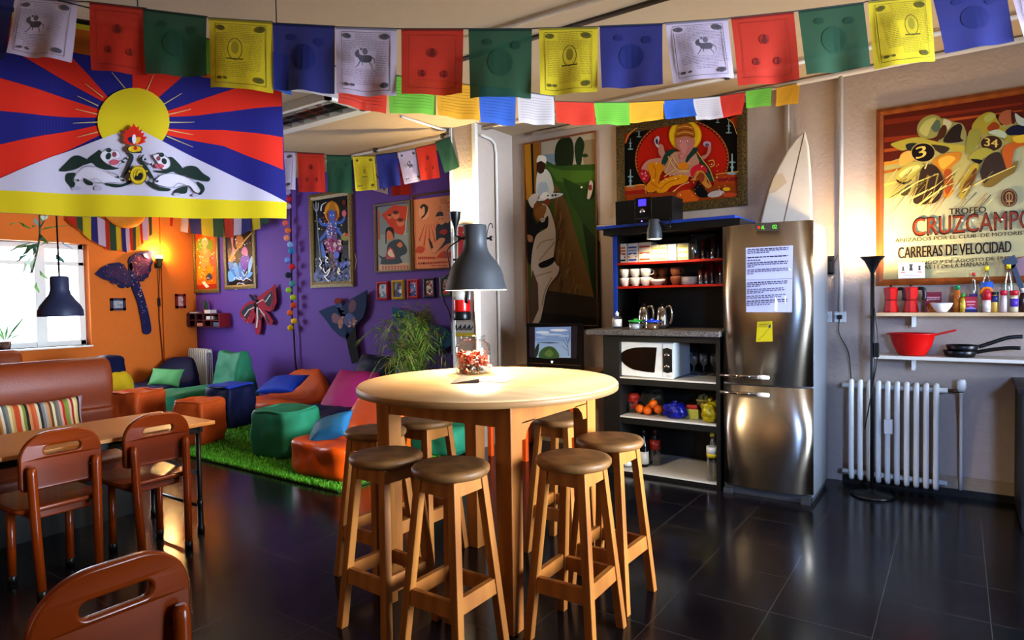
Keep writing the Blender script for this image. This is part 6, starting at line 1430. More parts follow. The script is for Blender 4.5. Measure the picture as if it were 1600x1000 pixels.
B([(200, 760), (260, 680), (360, 620), (460, 630), (500, 680), (420, 740), (380, 800), (290, 840), (220, 820)], '#b0a048'); B([(230, 760), (300, 690), (420, 650), (450, 680), (350, 740), (290, 800)], '#cfc270'); B([(200, 800), (280, 830), (370, 800), (300, 850), (230, 840)], '#2c2014')
B([(440, 780), (470, 680), (560, 640), (650, 700), (700, 860), (640, 1020), (520, 1060), (380, 1040), (420, 900)], '#3a2818'); B([(250, 960), (300, 880), (360, 860), (320, 960)], '#4a4020')
for q_2 in ([(500, 690), (530, 620)], [(420, 760), (400, 900), (340, 1060)], [(540, 760), (500, 940), (460, 1080)], [(640, 740), (600, 900), (560, 1080)]): a.line(X2(q_2), 8, '#c8b878' if q_2[0][0] == 500 else '#8a7430', 3)
# rider 2
B([(1000, 220), (1100, 120), (1200, 100), (1260, 180), (1320, 260), (1420, 280), (1500, 330), (1440, 440), (1300, 360), (1180, 320), (1080, 340), (1000, 300)], '#9a8a30'); B([(1150, 260), (1220, 200), (1280, 240), (1250, 290), (1180, 300)], '#8a3c14'); B([(1120, 150), (1200, 105), (1240, 140), (1180, 200), (1130, 200)], '#a0a050')
B([(1270, 180), (1290, 110), (1360, 75), (1420, 90), (1440, 160), (1400, 220), (1320, 230)], '#9a5a38'); B([(1400, 90), (1440, 120), (1450, 190), (1410, 220)], '#4a2014'); B([(1340, 300), (1420, 240), (1540, 230), (1640, 260), (1640, 380), (1480, 340), (1380, 340)], '#1c1c30'); B([(1440, 110), (1520, 160), (1640, 180), (1640, 240), (1480, 230)], '#a8b0a0')
B([(930, 500), (960, 300), (1060, 280), (1080, 380), (1020, 480), (960, 540)], '#8a8438'); B([(1160, 310), (1260, 280), (1350, 320), (1330, 370), (1230, 340)], '#a8b090')
E2(1195, 425, 120, 88, '#b0a050', 24); E2(1195, 425, 112, 80, '#3a2412', 24); q = X2([(1120, 450), (1260, 470), (1125, 365)]); a.text('34', q[0], q[1], q[2], '#c8b058', .02)
B([(1310, 480), (1400, 420), (1560, 360), (1640, 360), (1640, 420), (1460, 470), (1420, 560), (1400, 680), (1340, 720), (1320, 620)], '#b05a18'); B([(1420, 360), (1560, 330), (1640, 340), (1600, 400), (1460, 420)], '#c8a830')
B([(960, 580), (1020, 500), (1120, 470), (1210, 500), (1180, 550), (1110, 580), (1060, 640), (980, 600)], '#9a9038'); B([(980, 590), (1100, 600), (1060, 640)], '#1c1410'); B([(1080, 700), (1150, 560), (1280, 520), (1340, 660), (1360, 740), (1260, 830), (1140, 860), (1090, 790)], '#3a2a1c'); B([(860, 980), (880, 840), (980, 660), (1060, 640), (1040, 760), (980, 900), (900, 1000)], '#a8902c'); B([(880, 940), (930, 820), (1030, 680), (1040, 760), (960, 900)], '#6a3c14')
B([(1110, 860), (1200, 780), (1360, 700), (1470, 600), (1440, 720), (1330, 790), (1200, 880)], '#7a6020')
for q_2 in ([(360, 1000), (620, 870), (860, 680)], [(140, 1010), (420, 830), (640, 740)], [(880, 930), (1150, 790), (1440, 660)], [(400, 1090), (700, 880), (800, 840)]): a.line(X2(q_2), 9, '#d0bc6c', 3)
rn = random.Random(2)
for i in range(46):
    x = rn.uniform(180, 640); y = 420+rn.random()*150; a.line([(x, y), (x-50-30*rn.random(), y+50+40*rn.random())], 4, rn.choice(['#7a6a2c', '#c8b868', '#4a3414', '#9a6a1c']), 1)
# crest, lettering
a.ell(697, 556, 38, 42, '#4a2a14', 24); a.ring(697, 556, 32, 36, 3, '#9a7a3c', 24); a.ring(697, 552, 15, 20, 4, '#a8884a', 16); a.line([(697, 535), (697, 590)], 4, '#a8884a'); a.line([(680, 575), (714, 572)], 4, '#a8884a')
def TXT(s, bl, br, tl, col, bold=0): a.text(s, bl, br, tl, col, bold)
TXT('TROFEO', (421, 634), (590, 624), (421, 606), '#2a1c12', .02)
TXT('CRUZCAMPO', (252, 737), (812, 696), (252, 648), '#2c140a', .014); TXT('CRUZCAMPO', (255, 730), (808, 690), (255, 654), '#7a3414', 0)
for x, y in ((482, 661), (530, 660), (664, 656)): a.ell(x, y, 5, 5, '#f0e8d0', 8)
TXT('ANIZADOS POR EL CLUB  DE MOTORISTAS', (172, 762), (815, 722), (172, 745), '#33261a', .012)
TXT('CARRERAS DE VELOCIDAD', (186, 836), (706, 806), (186, 784), '#24150c', .022)
TXT('DOMINGO 9 DE AGOSTO DE 1949', (215, 868), (700, 838), (215, 853), '#33261a', .01); TXT('A LAS 11 DE LA MAÑANA', (262, 888), (602, 866), (262, 866), '#33261a', .012)
a.mb.build('print', PAINTG, t)
k = thing('small_card', 'white card with three coffee pots stuck in the corner of the race poster', 'card', aty(1424, 435, YW-.04))
a = Art(lambda x, y: (lambda p: V((p.x, 0, p.z)))(aty(x, y, YW-.042)-k.location), (0, -1, 0), None, 1340, 390, 5, off=.002)
a.poly([(318, 102), (524, 98), (526, 222), (318, 226)], '#d8d4dc')
for x, y, s in ((356, 148, .75), (418, 138, 1.15), (484, 143, .8)):
    a.poly([(x-14*s, y-22*s), (x+12*s, y-22*s), (x+8*s, y), (x-9*s, y)], '#2a2830'); a.poly([(x-9*s, y), (x+8*s, y), (x+13*s, y+23*s), (x-14*s, y+23*s)], '#2a2830'); a.line([(x+10*s, y-20*s), (x+24*s, y-16*s), (x+22*s, y+2)], 4*s, '#2a2830')
for q in (((340, 178), (370, 178)), ((470, 175), (500, 175))): a.line(q, 7, '#a83a34')
for y in (192, 204): a.line([(360, y), (490, y-3)], 3, '#8a8690')
a.mb.build('card', PAINT, k)

# ---- blue goddess print (purple wall)
P_ = YW
t, a, c = picture('tall framed print of a blue many armed goddess in a gold frame', -6.845, -6.03, 1.585, 2.77, .075, .035, M['gold_bright'])
a = wallart(c, YW-.02, 475, 295, 5.554, MB(), .008)
a.poly([(70, 100), (390, 60), (415, 800), (100, 815)], '#07060a'); a.ring(235, 200, 60, 90, 10, '#b0641c', 30); a.ell(237, 205, 62, 92, '#c8901c', 28); a.ell(237, 225, 48, 66, '#8a3c14', 24)
BS = '#3f62b8'
a.line([(98, 130), (115, 400), (140, 640)], 9, '#6a7a8c'); a.line([(78, 130), (85, 180), (112, 185), (118, 120)], 7, '#a8b0c0', smooth=3); a.line([(98, 110), (98, 200)], 6, '#a8b0c0'); a.line([(140, 190), (150, 140), (190, 115)], 14, '#c8d0d8', 4, smooth=4)
a.line([(220, 300), (150, 310), (128, 255)], 30, BS, 18, smooth=3); a.line([(260, 290), (320, 290), (350, 240)], 30, BS, 18, smooth=3); a.line([(215, 330), (170, 400), (130, 450)], 28, BS, 18, smooth=3); a.line([(280, 340), (320, 400), (370, 430)], 28, BS, 18, smooth=3)
a.blob([(200, 290), (270, 285), (285, 380), (270, 440), (200, 440), (190, 370)], '#4a6cc0'); a.blob([(210, 200), (235, 180), (262, 205), (262, 260), (238, 290), (212, 262)], '#4468c4')
for x, y in ((225, 228), (250, 228)): a.ell(x, y, 6, 4, '#f0e0d0', 8)
a.ell(238, 262, 7, 9, '#b82430', 8); a.blob([(205, 195), (215, 150), (237, 100), (258, 150), (268, 195), (237, 178)], '#a8741c')
a.blob([(190, 440), (270, 430), (320, 480), (330, 520), (260, 560), (210, 545), (165, 460)], '#8a3c74'); a.dots(180, 440, 320, 550, 80, 8, ['#b85a94', '#d8b8c8', '#6a2a5a', '#c8c0d0', '#a02840'], 4); a.dots(200, 290, 280, 420, 50, 7, ['#d8c8b8', '#b03a4a', '#5a3c7c', '#e0d8d0', '#8a4a90'], 8)
a.blob([(160, 460), (190, 560), (205, 640), (190, 660), (150, 520)], BS); a.blob([(270, 540), (310, 560), (300, 640), (390, 620), (410, 640), (340, 690), (290, 680), (260, 590)], '#5560c0')
a.blob([(230, 560), (260, 570), (290, 740), (250, 790), (225, 660)], '#6a3c34'); a.blob([(330, 400), (360, 385), (395, 400), (375, 450), (330, 440)], '#8a8c48'); a.ell(372, 400, 22, 10, '#c82828', 12); a.ell(352, 215, 20, 30, '#c86a84', 12); a.ell(350, 120, 16, 24, '#6a2818', 10)
a.blob([(110, 700), (190, 680), (260, 760), (380, 680), (405, 720), (400, 800), (110, 812)], '#34407a'); a.dots(110, 600, 400, 800, 150, 9, ['#4a58a0', '#6a5aa8', '#26304a', '#2c5a6a', '#8a7ab8', '#141a2c', '#3c5a40', '#1c1c2c'], 12)
for q in ([(145, 600), (165, 640), (150, 670), (170, 690)], [(195, 590), (220, 600), (200, 625), (225, 640)], [(310, 685), (325, 710), (305, 730), (325, 745)], [(180, 690), (200, 730), (240, 690), (215, 750), (190, 760), (230, 805)], [(320, 690), (305, 720), (325, 740)]): a.line(q, 8, '#e8e4d8', smooth=4)
a.dots(110, 150, 380, 500, 30, 6, ['#d8b04a', '#c8541c', '#e8d8b0'], 31)
a.mb.build('print', PAINTG, t)
a = wallart(c, YW-.035, 475, 295, 5.554, MB(), .004)
for q in ([(140, 815), (175, 845), (215, 820), (230, 830)], [(300, 820), (340, 835), (385, 805)], [(90, 620), (75, 680), (95, 770)], [(425, 560), (435, 620), (425, 700)]): a.line(q, 5, '#d8d0b8', smooth=4)
a.mb.build('gold_scroll', PAINT, t)
# ---- two red propaganda style prints
t, a, c = picture('framed print of a person in a dark jacket before a red flag', -5.655, -5.075, 1.735, 2.535, .02, .03, mat('frame_grey', '#8a8272', .5))
a = wallart(c, YW-.02, 475, 295, 5.554, MB(), .008)
a.poly([(628, 160), (915, 118), (928, 705), (640, 715)], '#7c8a90'); a.poly([(632, 400), (925, 380), (928, 660), (638, 665)], '#939a98'); a.poly([(640, 660), (928, 640), (930, 708), (640, 716)], '#c2a488'); a.poly([(632, 190), (650, 188), (655, 440), (637, 440)], '#a8604c')
a.poly([(665, 225), (770, 140), (890, 150), (905, 230), (860, 300), (880, 330), (850, 400), (800, 390), (740, 330), (700, 270)], '#c04428'); a.line([(895, 150), (870, 400)], 6, '#d8c8b0')
for x, y, r in ((735, 240, 20), (790, 225, 34), (830, 290, 34)): a.ell(x, y, r, r*1.1, '#d07a58', 14); a.ell(x, y-r*.6, r*.8, r*.5, '#5a2a20', 12)
a.blob([(640, 575), (700, 590), (720, 490), (760, 450), (830, 440), (885, 510), (880, 560), (830, 590), (840, 645), (670, 655), (665, 610)], '#38444a'); a.blob([(705, 600), (730, 510), (770, 530), (785, 600), (740, 610)], '#b04a50'); a.blob([(708, 420), (704, 370), (738, 340), (772, 370), (765, 430), (738, 450)], '#cc7850'); a.blob([(702, 385), (708, 345), (740, 330), (772, 350), (775, 440), (762, 390), (735, 362), (712, 380), (710, 470), (702, 470)], '#201a1c'); a.blob([(800, 490), (830, 460), (850, 490), (830, 510)], '#cc7850'); a.blob([(720, 560), (745, 520), (770, 560), (780, 590), (745, 590)], '#d8c0a8', 3)
for i in range(9):
    x = 670+i*27; a.rect(x, 674-i*.9, x+18, 679-i*.9, '#a83c30'); a.rect(x+3, 685-i*.9, x+15, 689-i*.9, '#a83c30'); a.rect(x+7, 670-i*.9, x+11, 700-i*.9, '#a83c30'); a.rect(x, 696-i*.9, x+18, 700-i*.9, '#a83c30')
a.mb.build('print', PAINTG, t)
t, a, c = picture('framed salmon coloured print of a waving person before sun rays', -5.05, -4.30, 1.735, 2.58, .018, .03, mat('frame_brown', '#6a4a34', .5))
a = wallart(c, YW-.02, 475, 295, 5.554, MB(), .008)
a.poly([(945, 95), (1420, 35), (1430, 680), (955, 695)], '#d08a64')
for i in range(34):
    an = 2*PI*i/34+.05; x0, y0 = 1075, 215; r0, r1 = 95, 250+60*((i*7) % 5)/5
    q = [(x0+r0*math.cos(an), y0+r0*math.sin(an)), (x0+r1*math.cos(an)*1.0, y0+r1*math.sin(an))]
    if q[1][0] > 950 and q[1][1] > 75: a.line(q, 3, '#b03a20', 10)
a.ell(1035, 200, 48, 66, '#dca07c', 24); a.blob([(1000, 160), (1030, 130), (1068, 150), (1070, 190), (1040, 240), (1010, 258), (1030, 210), (1022, 180)], '#38302e'); a.blob([(1020, 165), (1040, 160), (1040, 215), (1015, 235)], '#dca07c')
a.blob([(1140, 330), (1190, 290), (1250, 280), (1330, 260), (1420, 300), (1425, 470), (1260, 470), (1180, 520), (1120, 565), (1095, 510), (1140, 480)], '#333a44'); a.blob([(1100, 510), (1170, 430), (1220, 440), (1160, 530), (1118, 562)], '#cf8f6c'); a.blob([(1075, 430), (1100, 460), (1115, 510), (1095, 510)], '#2a2626'); a.blob([(1150, 280), (1145, 240), (1190, 205), (1225, 225), (1222, 290), (1180, 310)], '#cf8f6c'); a.blob([(1140, 240), (1160, 200), (1215, 205), (1235, 235), (1180, 235)], '#33302e')
for x, y in ((1170, 262), (1195, 258)): a.ell(x, y, 6, 4, '#2a2020', 8)
a.blob([(1225, 290), (1190, 170), (1175, 110), (1200, 85), (1232, 80), (1240, 150), (1260, 270)], '#cf8f6c'); 
for x in (1185, 1200, 1215, 1230): a.line([(x, 130), (x-2, 84)], 8, '#b8734f')
a.blob([(1170, 380), (1200, 350), (1240, 360), (1220, 400)], '#a83a38'); a.blob([(1150, 590), (1210, 540), (1330, 560), (1420, 540), (1420, 600), (1180, 600)], '#b84a2c'); a.blob([(965, 550), (985, 500), (1040, 510), (1020, 555)], '#b84a2c')
for i in range(9): a.rect(985+i*17, 590, 998+i*17, 610, '#b84a34'); 
for i in range(14): a.rect(985+i*22, 640-i*1.2, 1000+i*22, 656-i*1.2, '#b84a34' if i != 2 else '#2a2626')
for i in range(3): a.rect(1100+i*50, 662, 1140+i*50, 668, '#b84a34')
a.mb.build('print', PAINTG, t)
# ---- five little frames in a row
SF = [(640, 742, 808, 965, '#a81c34', '#9ab4c8', ['#5a8aa0', '#c8b8b8'], 'red'), (770, 876, 795, 960, '#b8982c', '#8a8ca8', ['#3a4470', '#d8d8d8', '#5a3c4a'], 'yellow'), (905, 1005, 787, 952, '#a81c30', '#5a7ab0', ['#284a8c', '#c87a90', '#d8d8e0'], 'crimson'), (1045, 1148, 775, 945, '#1c1840', '#b8b0a8', ['#a03a44', '#5a4a4a', '#d8d4c8'], 'dark blue'), (1188, 1290, 765, 935, '#3c6a54', '#b8a8a0', ['#c83a3a', '#8a4a4a', '#d8d0c0'], 'green')]
for i, (xa, xb, ya, yb, fc, bg, cs, nm) in enumerate(SF):
    p, q = aty(475+xa/5.554, 295+ya/5.554, YW), aty(475+xb/5.554, 295+yb/5.554, YW)
    t, a, c = picture('small %s picture frame in the row under the two red prints' % nm, p.x, q.x, q.z, p.z, .03, .03, mat('frame'+fc, fc, .35), group='row of five small picture frames')
    w_, h = (q.x-p.x)/2-.025, (p.z-q.z)/2-.025
    a = Art(lambda x, y: V((x, -.012, y)), (0, -1, 0), off=.001); a.rect(-w_, -h, w_, h, bg); a.rect(-w_, -h, w_, -h*.3, cs[0]); a.dots(-w_*.8, -h*.8, w_*.8, h*.8, 16, w_*.28, cs, i+3); a.mb.build('print', PAINTG, t)
# ---- two narrow gold framed prints in the corner
p, q = aty(297, 345, YW), aty(344.5, 457, YW)
t, a, c = picture('narrow framed print of an orange robed elephant god near the corner', -9.66, q.x, q.z, 2.66, .06, .03, M['gold_bright'])
a = wallart(c, YW-.02, 290, 340, 8.33, MB(), .008)
a.poly([(90, 100), (385, 150), (415, 930), (120, 945)], '#c8641c'); a.poly([(95, 120), (140, 200), (200, 180), (385, 180), (388, 240), (260, 220), (160, 260), (110, 330)], '#b83a10')
a.ell(240, 370, 110, 110, '#7a8a2c', 26); a.blob([(180, 500), (200, 400), (270, 400), (330, 480), (320, 600), (250, 690), (180, 600)], '#c8884c'); a.blob([(195, 330), (215, 270), (260, 270), (285, 330), (260, 380), (250, 460), (220, 460), (220, 380)], '#d0a078'); a.blob([(200, 300), (230, 260), (255, 260), (275, 300), (240, 290)], '#d8c8a0')
a.blob([(150, 720), (170, 620), (240, 690), (300, 610), (360, 700), (300, 740), (260, 800), (170, 790)], '#d88a14'); a.blob([(250, 780), (300, 720), (340, 780), (300, 830)], '#3c4458'); a.blob([(300, 520), (360, 490), (390, 560), (370, 630), (320, 600)], '#c05a3c'); a.blob([(270, 830), (350, 800), (410, 850), (390, 900), (300, 900)], '#d06a10'); a.poly([(120, 880), (415, 860), (415, 930), (120, 945)], '#a8321c'); a.poly([(200, 840), (240, 830), (300, 900), (260, 915)], '#d8d0c8')
a.dots(130, 250, 380, 860, 90, 9, ['#e8b04a', '#b84a1c', '#d8c878', '#8a8c34', '#e0803a', '#c8c0b8'], 4); a.mb.build('print', PAINTG, t)
p, q = aty(350, 350, YW), aty(402, 450.5, YW)
t, a, c = picture('narrow framed print of a lute playing goddess on blue lotus petals', p.x, q.x, q.z, 2.60, .06, .03, M['gold_bright'])
a = wallart(c, YW-.02, 290, 340, 8.33, MB(), .008)
a.poly([(530, 130), (840, 180), (870, 880), (555, 885)], '#08070c')
for q in ([(545, 590), (600, 560), (640, 740), (690, 800), (600, 790)], [(610, 610), (660, 600), (700, 760), (720, 800), (650, 780)], [(680, 590), (740, 640), (760, 800), (700, 790)], [(800, 760), (810, 600), (850, 500), (865, 560), (840, 680)], [(770, 800), (800, 720), (860, 710), (840, 760)], [(540, 720), (580, 700), (640, 800), (560, 830)]): a.blob(q, random.choice(['#7ab0e0', '#5a8cd0', '#a8cce8']))
a.blob([(700, 560), (740, 480), (800, 470), (820, 560), (780, 680), (740, 700)], '#7a4ab0'); a.blob([(720, 470), (730, 400), (770, 380), (800, 440), (790, 500)], '#d07aa0'); a.blob([(640, 360), (650, 250), (700, 230), (740, 270), (730, 370), (680, 400)], '#b8743c'); a.blob([(580, 270), (610, 260), (610, 370), (640, 430), (600, 480), (570, 500), (600, 420)], '#d0808c')
a.line([(560, 570), (640, 440), (760, 290), (860, 190)], 26, '#b8702c', 14); a.blob([(545, 560), (570, 500), (620, 480), (640, 530), (590, 580)], '#b8702c'); a.line([(560, 560), (650, 430), (850, 200)], 6, '#e8c87a')
for q in ([(620, 810), (640, 780), (700, 810), (720, 770)], [(690, 770), (740, 820), (780, 790), (850, 820)], [(660, 870), (690, 850), (760, 870)], [(720, 700), (760, 760), (790, 700)]): a.line(q, 10, '#e8e8ec', smooth=4)
a.dots(560, 280, 850, 860, 60, 8, ['#e8e4e8', '#8ab0e0', '#d8a04a', '#5a6ac8', '#c870a0'], 6); a.mb.build('print', PAINTG, t)
a = wallart(c, YW-.035, 290, 340, 8.33, MB(), .004)
for q in ([(620, 940), (660, 920), (690, 895)], [(760, 895), (800, 925), (850, 890)], [(880, 590), (905, 680), (885, 780)]): a.line(q, 8, '#d8d0b8', smooth=4)
a.mb.build('gold_scroll', PAINT, t)

# ---- butterfly and dragonfly kites
def kite(label, Y, X, base, cols, deco, org, x0, y0, k, thick=.012, name='butterfly_kite'):
    p0 = (aty(*org, Y) if Y is not None else atx(*org, X)); t = thing(name, label, 'kite', p0)
    n = V((0, -1, 0)) if Y is not None else V((1, 0, 0))
    T = (lambda x, y: aty(x0+x/k, y0+y/k, Y)-p0) if Y is not None else (lambda x, y: atx(x0+x/k, y0+y/k, X)-p0)
    for nm, pts, col, pd in base:
        pts = pts if not pd else [(q.x, q.y) for q in crv([(a_, b_, 0) for a_, b_ in pts], 4)]
        mb = MB().prism(pts, T, n*thick, col); a = Art(lambda x, y: T(x, y), n, mb, off=thick+.002)
        deco.get(nm, lambda a: None)(a); mb.build(nm, FABF, t)
    return t
def d1(a):
    a.blob([(120, 220), (200, 175), (260, 190), (320, 270), (310, 320), (240, 300)], '#3a2450'); a.dots(100, 175, 300, 330, 70, 3.6, ['#a83a4a', '#4a6a8c', '#8a5a2c', '#2c5a4a', '#c88a8a', '#8a2c5a'], 3)
def d2(a):
    a.blob([(330, 180), (350, 110), (430, 80), (470, 110), (440, 230), (360, 250)], '#5a2048'); a.dots(325, 100, 460, 270, 60, 3.6, ['#c8503a', '#8a3a7a', '#d8a04a', '#3c6a6a', '#c83a5a'], 4); a.poly([(410, 85), (440, 80), (460, 120), (425, 110)], '#c8a8b8')
def d3(a):
    a.dots(320, 210, 385, 330, 36, 3.6, ['#c8804a', '#d8d0c0', '#a83a3a', '#4a7a8c'], 5); a.dots(370, 330, 410, 420, 22, 3.4, ['#d8a06a', '#d8d8d8', '#a84a3a'], 6); a.dots(390, 420, 445, 640, 36, 3.4, ['#c8704a', '#b8b8d0', '#4a6ab0', '#2c2c6a'], 7)
NV = '#1f1c4c'
kite('large dark blue and purple dragonfly kite on the orange wall', None, XW+.03, [('left_wing', [(40, 240), (90, 190), (150, 160), (230, 150), (270, 170), (300, 230), (325, 330), (300, 350), (280, 338), (262, 352), (230, 345), (215, 320), (170, 312), (150, 290), (115, 285)], NV, 0),
    ('right_wing', [(300, 140), (310, 110), (360, 80), (420, 65), (490, 60), (482, 90), (492, 150), (478, 180), (478, 215), (462, 240), (458, 265), (430, 280), (420, 298), (395, 300), (350, 240), (310, 200)], '#241a48', 0),
    ('body', [(305, 170), (330, 165), (360, 240), (395, 330), (440, 470), (470, 600), (480, 680), (465, 705), (440, 712), (415, 695), (405, 620), (370, 460), (330, 350), (310, 260)], '#1c1c50', 1)], None, {'left_wing': d1, 'right_wing': d2, 'body': d3}, (205, 430), 140, 380, 5)
def d4(a):
    a.poly([(1190, 540), (1230, 490), (1290, 470), (1250, 560), (1230, 600)], '#2c3a48'); a.line([(1215, 570), (1250, 520), (1295, 500)], 8, '#d8d0d0')
    a.dots(1190, 560, 1260, 620, 10, 5, ['#5a2030', '#c86a7a'], 2)
def d5(a):
    a.poly([(1370, 430), (1430, 370), (1440, 430), (1415, 500), (1385, 480)], '#2c3a48'); a.line([(1310, 470), (1360, 440), (1380, 460), (1420, 400)], 8, '#d8c8cc'); a.line([(1440, 345), (1450, 430), (1430, 520)], 6, '#7a1c34')
def d6(a):
    a.line([(1315, 500), (1318, 590), (1310, 660)], 12, '#d0c8c8'); a.line([(1330, 510), (1370, 560), (1400, 600)], 10, '#c8c0c4'); a.line([(1330, 520), (1340, 600)], 16, '#2c3a48'); a.line([(1380, 560), (1410, 620)], 14, '#2c3a48')
CR = '#a82440'
kite('small crimson and black butterfly kite on the purple wall', YW-.04, None, [('left_wing', [(1175, 545), (1205, 490), (1250, 455), (1300, 450), (1310, 520), (1290, 590), (1270, 630), (1245, 620), (1225, 625), (1215, 595), (1195, 590)], CR, 0), ('right_wing', [(1310, 430), (1370, 385), (1420, 350), (1452, 320), (1462, 400), (1465, 460), (1440, 520), (1410, 535), (1350, 520), (1310, 490)], CR, 0),
    ('tail', [(1290, 500), (1340, 500), (1400, 550), (1440, 610), (1425, 640), (1395, 630), (1360, 570), (1345, 590), (1345, 660), (1330, 715), (1305, 712), (1295, 650), (1300, 580)], CR, 0), ('body', [(1250, 405), (1270, 405), (1300, 440), (1325, 440), (1318, 490), (1305, 520), (1290, 500), (1280, 450)], '#121a24', 1)], None, {'left_wing': d4, 'right_wing': d5, 'tail': d6}, (403, 475), 140, 380, 5)
def d7(a):
    a.blob([(580, 395), (600, 370), (640, 400), (660, 440), (620, 440), (590, 430)], '#8a6a7c'); a.blob([(625, 420), (660, 390), (650, 460), (630, 470)], '#b88a80')
def d8(a):
    a.blob([(690, 330), (710, 285), (740, 300), (735, 350), (700, 370)], '#7a5a74'); a.blob([(655, 420), (690, 370), (735, 400), (730, 440), (690, 460)], '#5a6aa0'); a.dots(640, 390, 740, 460, 14, 10, ['#b88a7a', '#c8a090', '#a87a70'], 3)
DB = '#1f3c6a'
kite('dark blue butterfly kite with a long black tail on the purple wall', YW-.04, None, [('left_wing', [(495, 360), (560, 330), (620, 315), (660, 380), (690, 460), (680, 540), (630, 520), (580, 470), (545, 420)], DB, 0), ('right_wing', [(640, 340), (690, 290), (750, 255), (808, 222), (805, 330), (785, 400), (745, 440), (710, 490), (680, 540), (655, 420)], '#1c3860', 0), ('tail', [(672, 520), (735, 450), (742, 560), (762, 690), (712, 700), (690, 610)], '#12141c', 0), ('body', [(608, 310), (640, 310), (660, 360), (680, 400), (650, 400), (620, 350)], '#4a6090', 1), ('head', [(598, 290), (612, 275), (635, 275), (642, 295), (625, 312), (605, 312)], '#8a2c1c', 1)], None, {'left_wing': d7, 'right_wing': d8}, (540, 500), 380, 400, 4.166)
def d9(a):
    for i in range(7): a.line([(990+i*22, 355+i*10), (1010+i*20, 430+i*14), (1030+i*12, 470+i*4)], 9, ['#2c8a94', '#7aa83a', '#1c4a7a'][i % 3], 3)
    a.dots(985, 360, 1110, 480, 30, 8, ['#2c9aa8', '#8ab83c', '#18466a', '#c8c86a'], 4)
def d10(a):
    for i in range(9): a.line([(1150+i*24, 560-i*6), (1180+i*20, 500-i*2), (1230+i*14, 450+i*6)], 11, ['#2c8a94', '#8a4a5a', '#1c4a8a', '#7aa83a'][i % 4], 4)
    a.dots(1130, 450, 1350, 610, 60, 9, ['#2ca8b0', '#8ab83c', '#1c4a8a', '#7a4a6a'], 9)
kite('turquoise and green butterfly kite half hidden behind the palm', YW-.04, None, [('left_wing', [(972, 330), (1040, 355), (1110, 370), (1150, 430), (1140, 470), (1080, 480), (1020, 490), (985, 410)], '#1f6a86', 0), ('right_wing', [(1140, 450), (1220, 445), (1300, 460), (1365, 500), (1360, 580), (1290, 620), (1220, 632), (1170, 590), (1130, 520)], '#1f6a8c', 0), ('body', [(1145, 370), (1168, 370), (1185, 420), (1200, 470), (1160, 470), (1148, 420)], '#8a4a1c', 1)], None, {'left_wing': d9, 'right_wing': d10}, (660, 510), 380, 400, 4.166)

# ---- small pictures on the orange wall, cubby shelf
def pict_x(label, xa, ya, xb, yb, fm, bg, cols):
    p, q = atx(xa, ya, XW+.005), atx(xb, yb, XW+.005); cy, cz = (p.y+q.y)/2, (p.z+q.z)/2; w_, h = abs(q.y-p.y)/2, abs(p.z-q.z)/2
    t = thing('framed_picture', label, 'picture', (XW+(.045 if xa > 255 else .002), cy, cz)); fr = MB(); e = .035
    for a_ in ((-w_, -h, w_, -h+e), (-w_, h-e, w_, h), (-w_, -h, -w_+e, h), (w_-e, -h, w_, h)): fr.box(0, a_[0], a_[1], .025, a_[2], a_[3])
    fr.build('frame', fm, t); a = Art(lambda x, y: V((.008, x, y)), (1, 0, 0), off=.001); a.rect(-w_+e, -h+e, w_-e, h-e, bg); a.dots(-w_*.6, -h*.6, w_*.6, h*.6, 14, w_*.18, cols, 3); a.mb.build('print', PAINTG, t)
pict_x('small dark framed grey picture left of the dragonfly kite tail', 171.5, 466, 196, 485, mat('frame_plum', '#2a1430', .4), '#9a9aa0', ['#8a8a90', '#b0a8a8', '#7a8088'])
pict_x('small red framed picture on the orange column in the corner', 271, 459.5, 287.5, 481.5, mat('frame_redd', '#7a1410', .4), '#b89a90', ['#8a4a44', '#d0b8b0', '#a86a60'])
sz0, sz1 = aty(330, 511, YW-.1).z, aty(330, 489.5, YW-.1).z
t = thing('cubby_shelf', 'small dark red cubby shelf with pigeonholes under the narrow pictures', 'shelf', (-9.18, YW, sz0)); h = sz1-sz0; x0, x1 = -.46, .42
cb = MB(); cb.box(x0, -.02, 0, x1, 0, h)
for i in range(3): cb.box(x0, -.16, i*(h-.012)/2, x1, 0, i*(h-.012)/2+.012)
for i in range(5): x = x0+(x1-x0-.012)*i/4; cb.box(x, -.16, 0, x+.012, 0, h)
cb.build('carcass', mat('cubby_red', '#5a1420', .5), t); MB().box(x1-.001, -.165, 0, x1+.012, 0, h).build('side_panel', mat('cubby_red2', '#8a1224', .45), t)
for i, (x, z, w_, hh, c_, lb) in enumerate(((-.40, h, .16, .02, '#cfc8bc', 'white booklet lying on the left of the cubby shelf top'), (.02, h, .15, .05, '#d8d2cc', 'white card leaning on the cubby shelf top'), (.06, h/2+.01, .16, .05, '#d8d0cc', 'white papers in the upper middle pigeonhole'), (-.2, .015, .17, .045, '#c88a6a', 'salmon booklet in the lower second pigeonhole'), (.24, .015, .15, .06, '#4a5a74', 'blue grey box in the lower right pigeonhole'))):
    b_ = MB().box(0, 0, 0, w_, .1, hh).build('booklet', mat('bk'+c_, c_, .6)); b_.location = (-9.18+x, YW-.15, sz0+z+.001); tag(b_, lb, 'booklet')
t = thing('potted_cactus', 'tiny plant in a red pot on top of the cubby shelf', 'plant', (-9.25, YW-.08, sz1)); MB().lathe([(.03, 0), (.04, .06), (.036, .06), (0, .055)], n=14).build('pot', mat('pot_red', '#8a2a1c', .6), t); cbm = MB(); cbm.ell((-.02, 0, .12), (.025, .02, .07)).ell((.03, 0, .11), (.02, .015, .06)).ell((-.05, 0, .17), (.02, .015, .045)); cbm.build('leaves', mat('cactus', '#2c4a2c', .6), t)

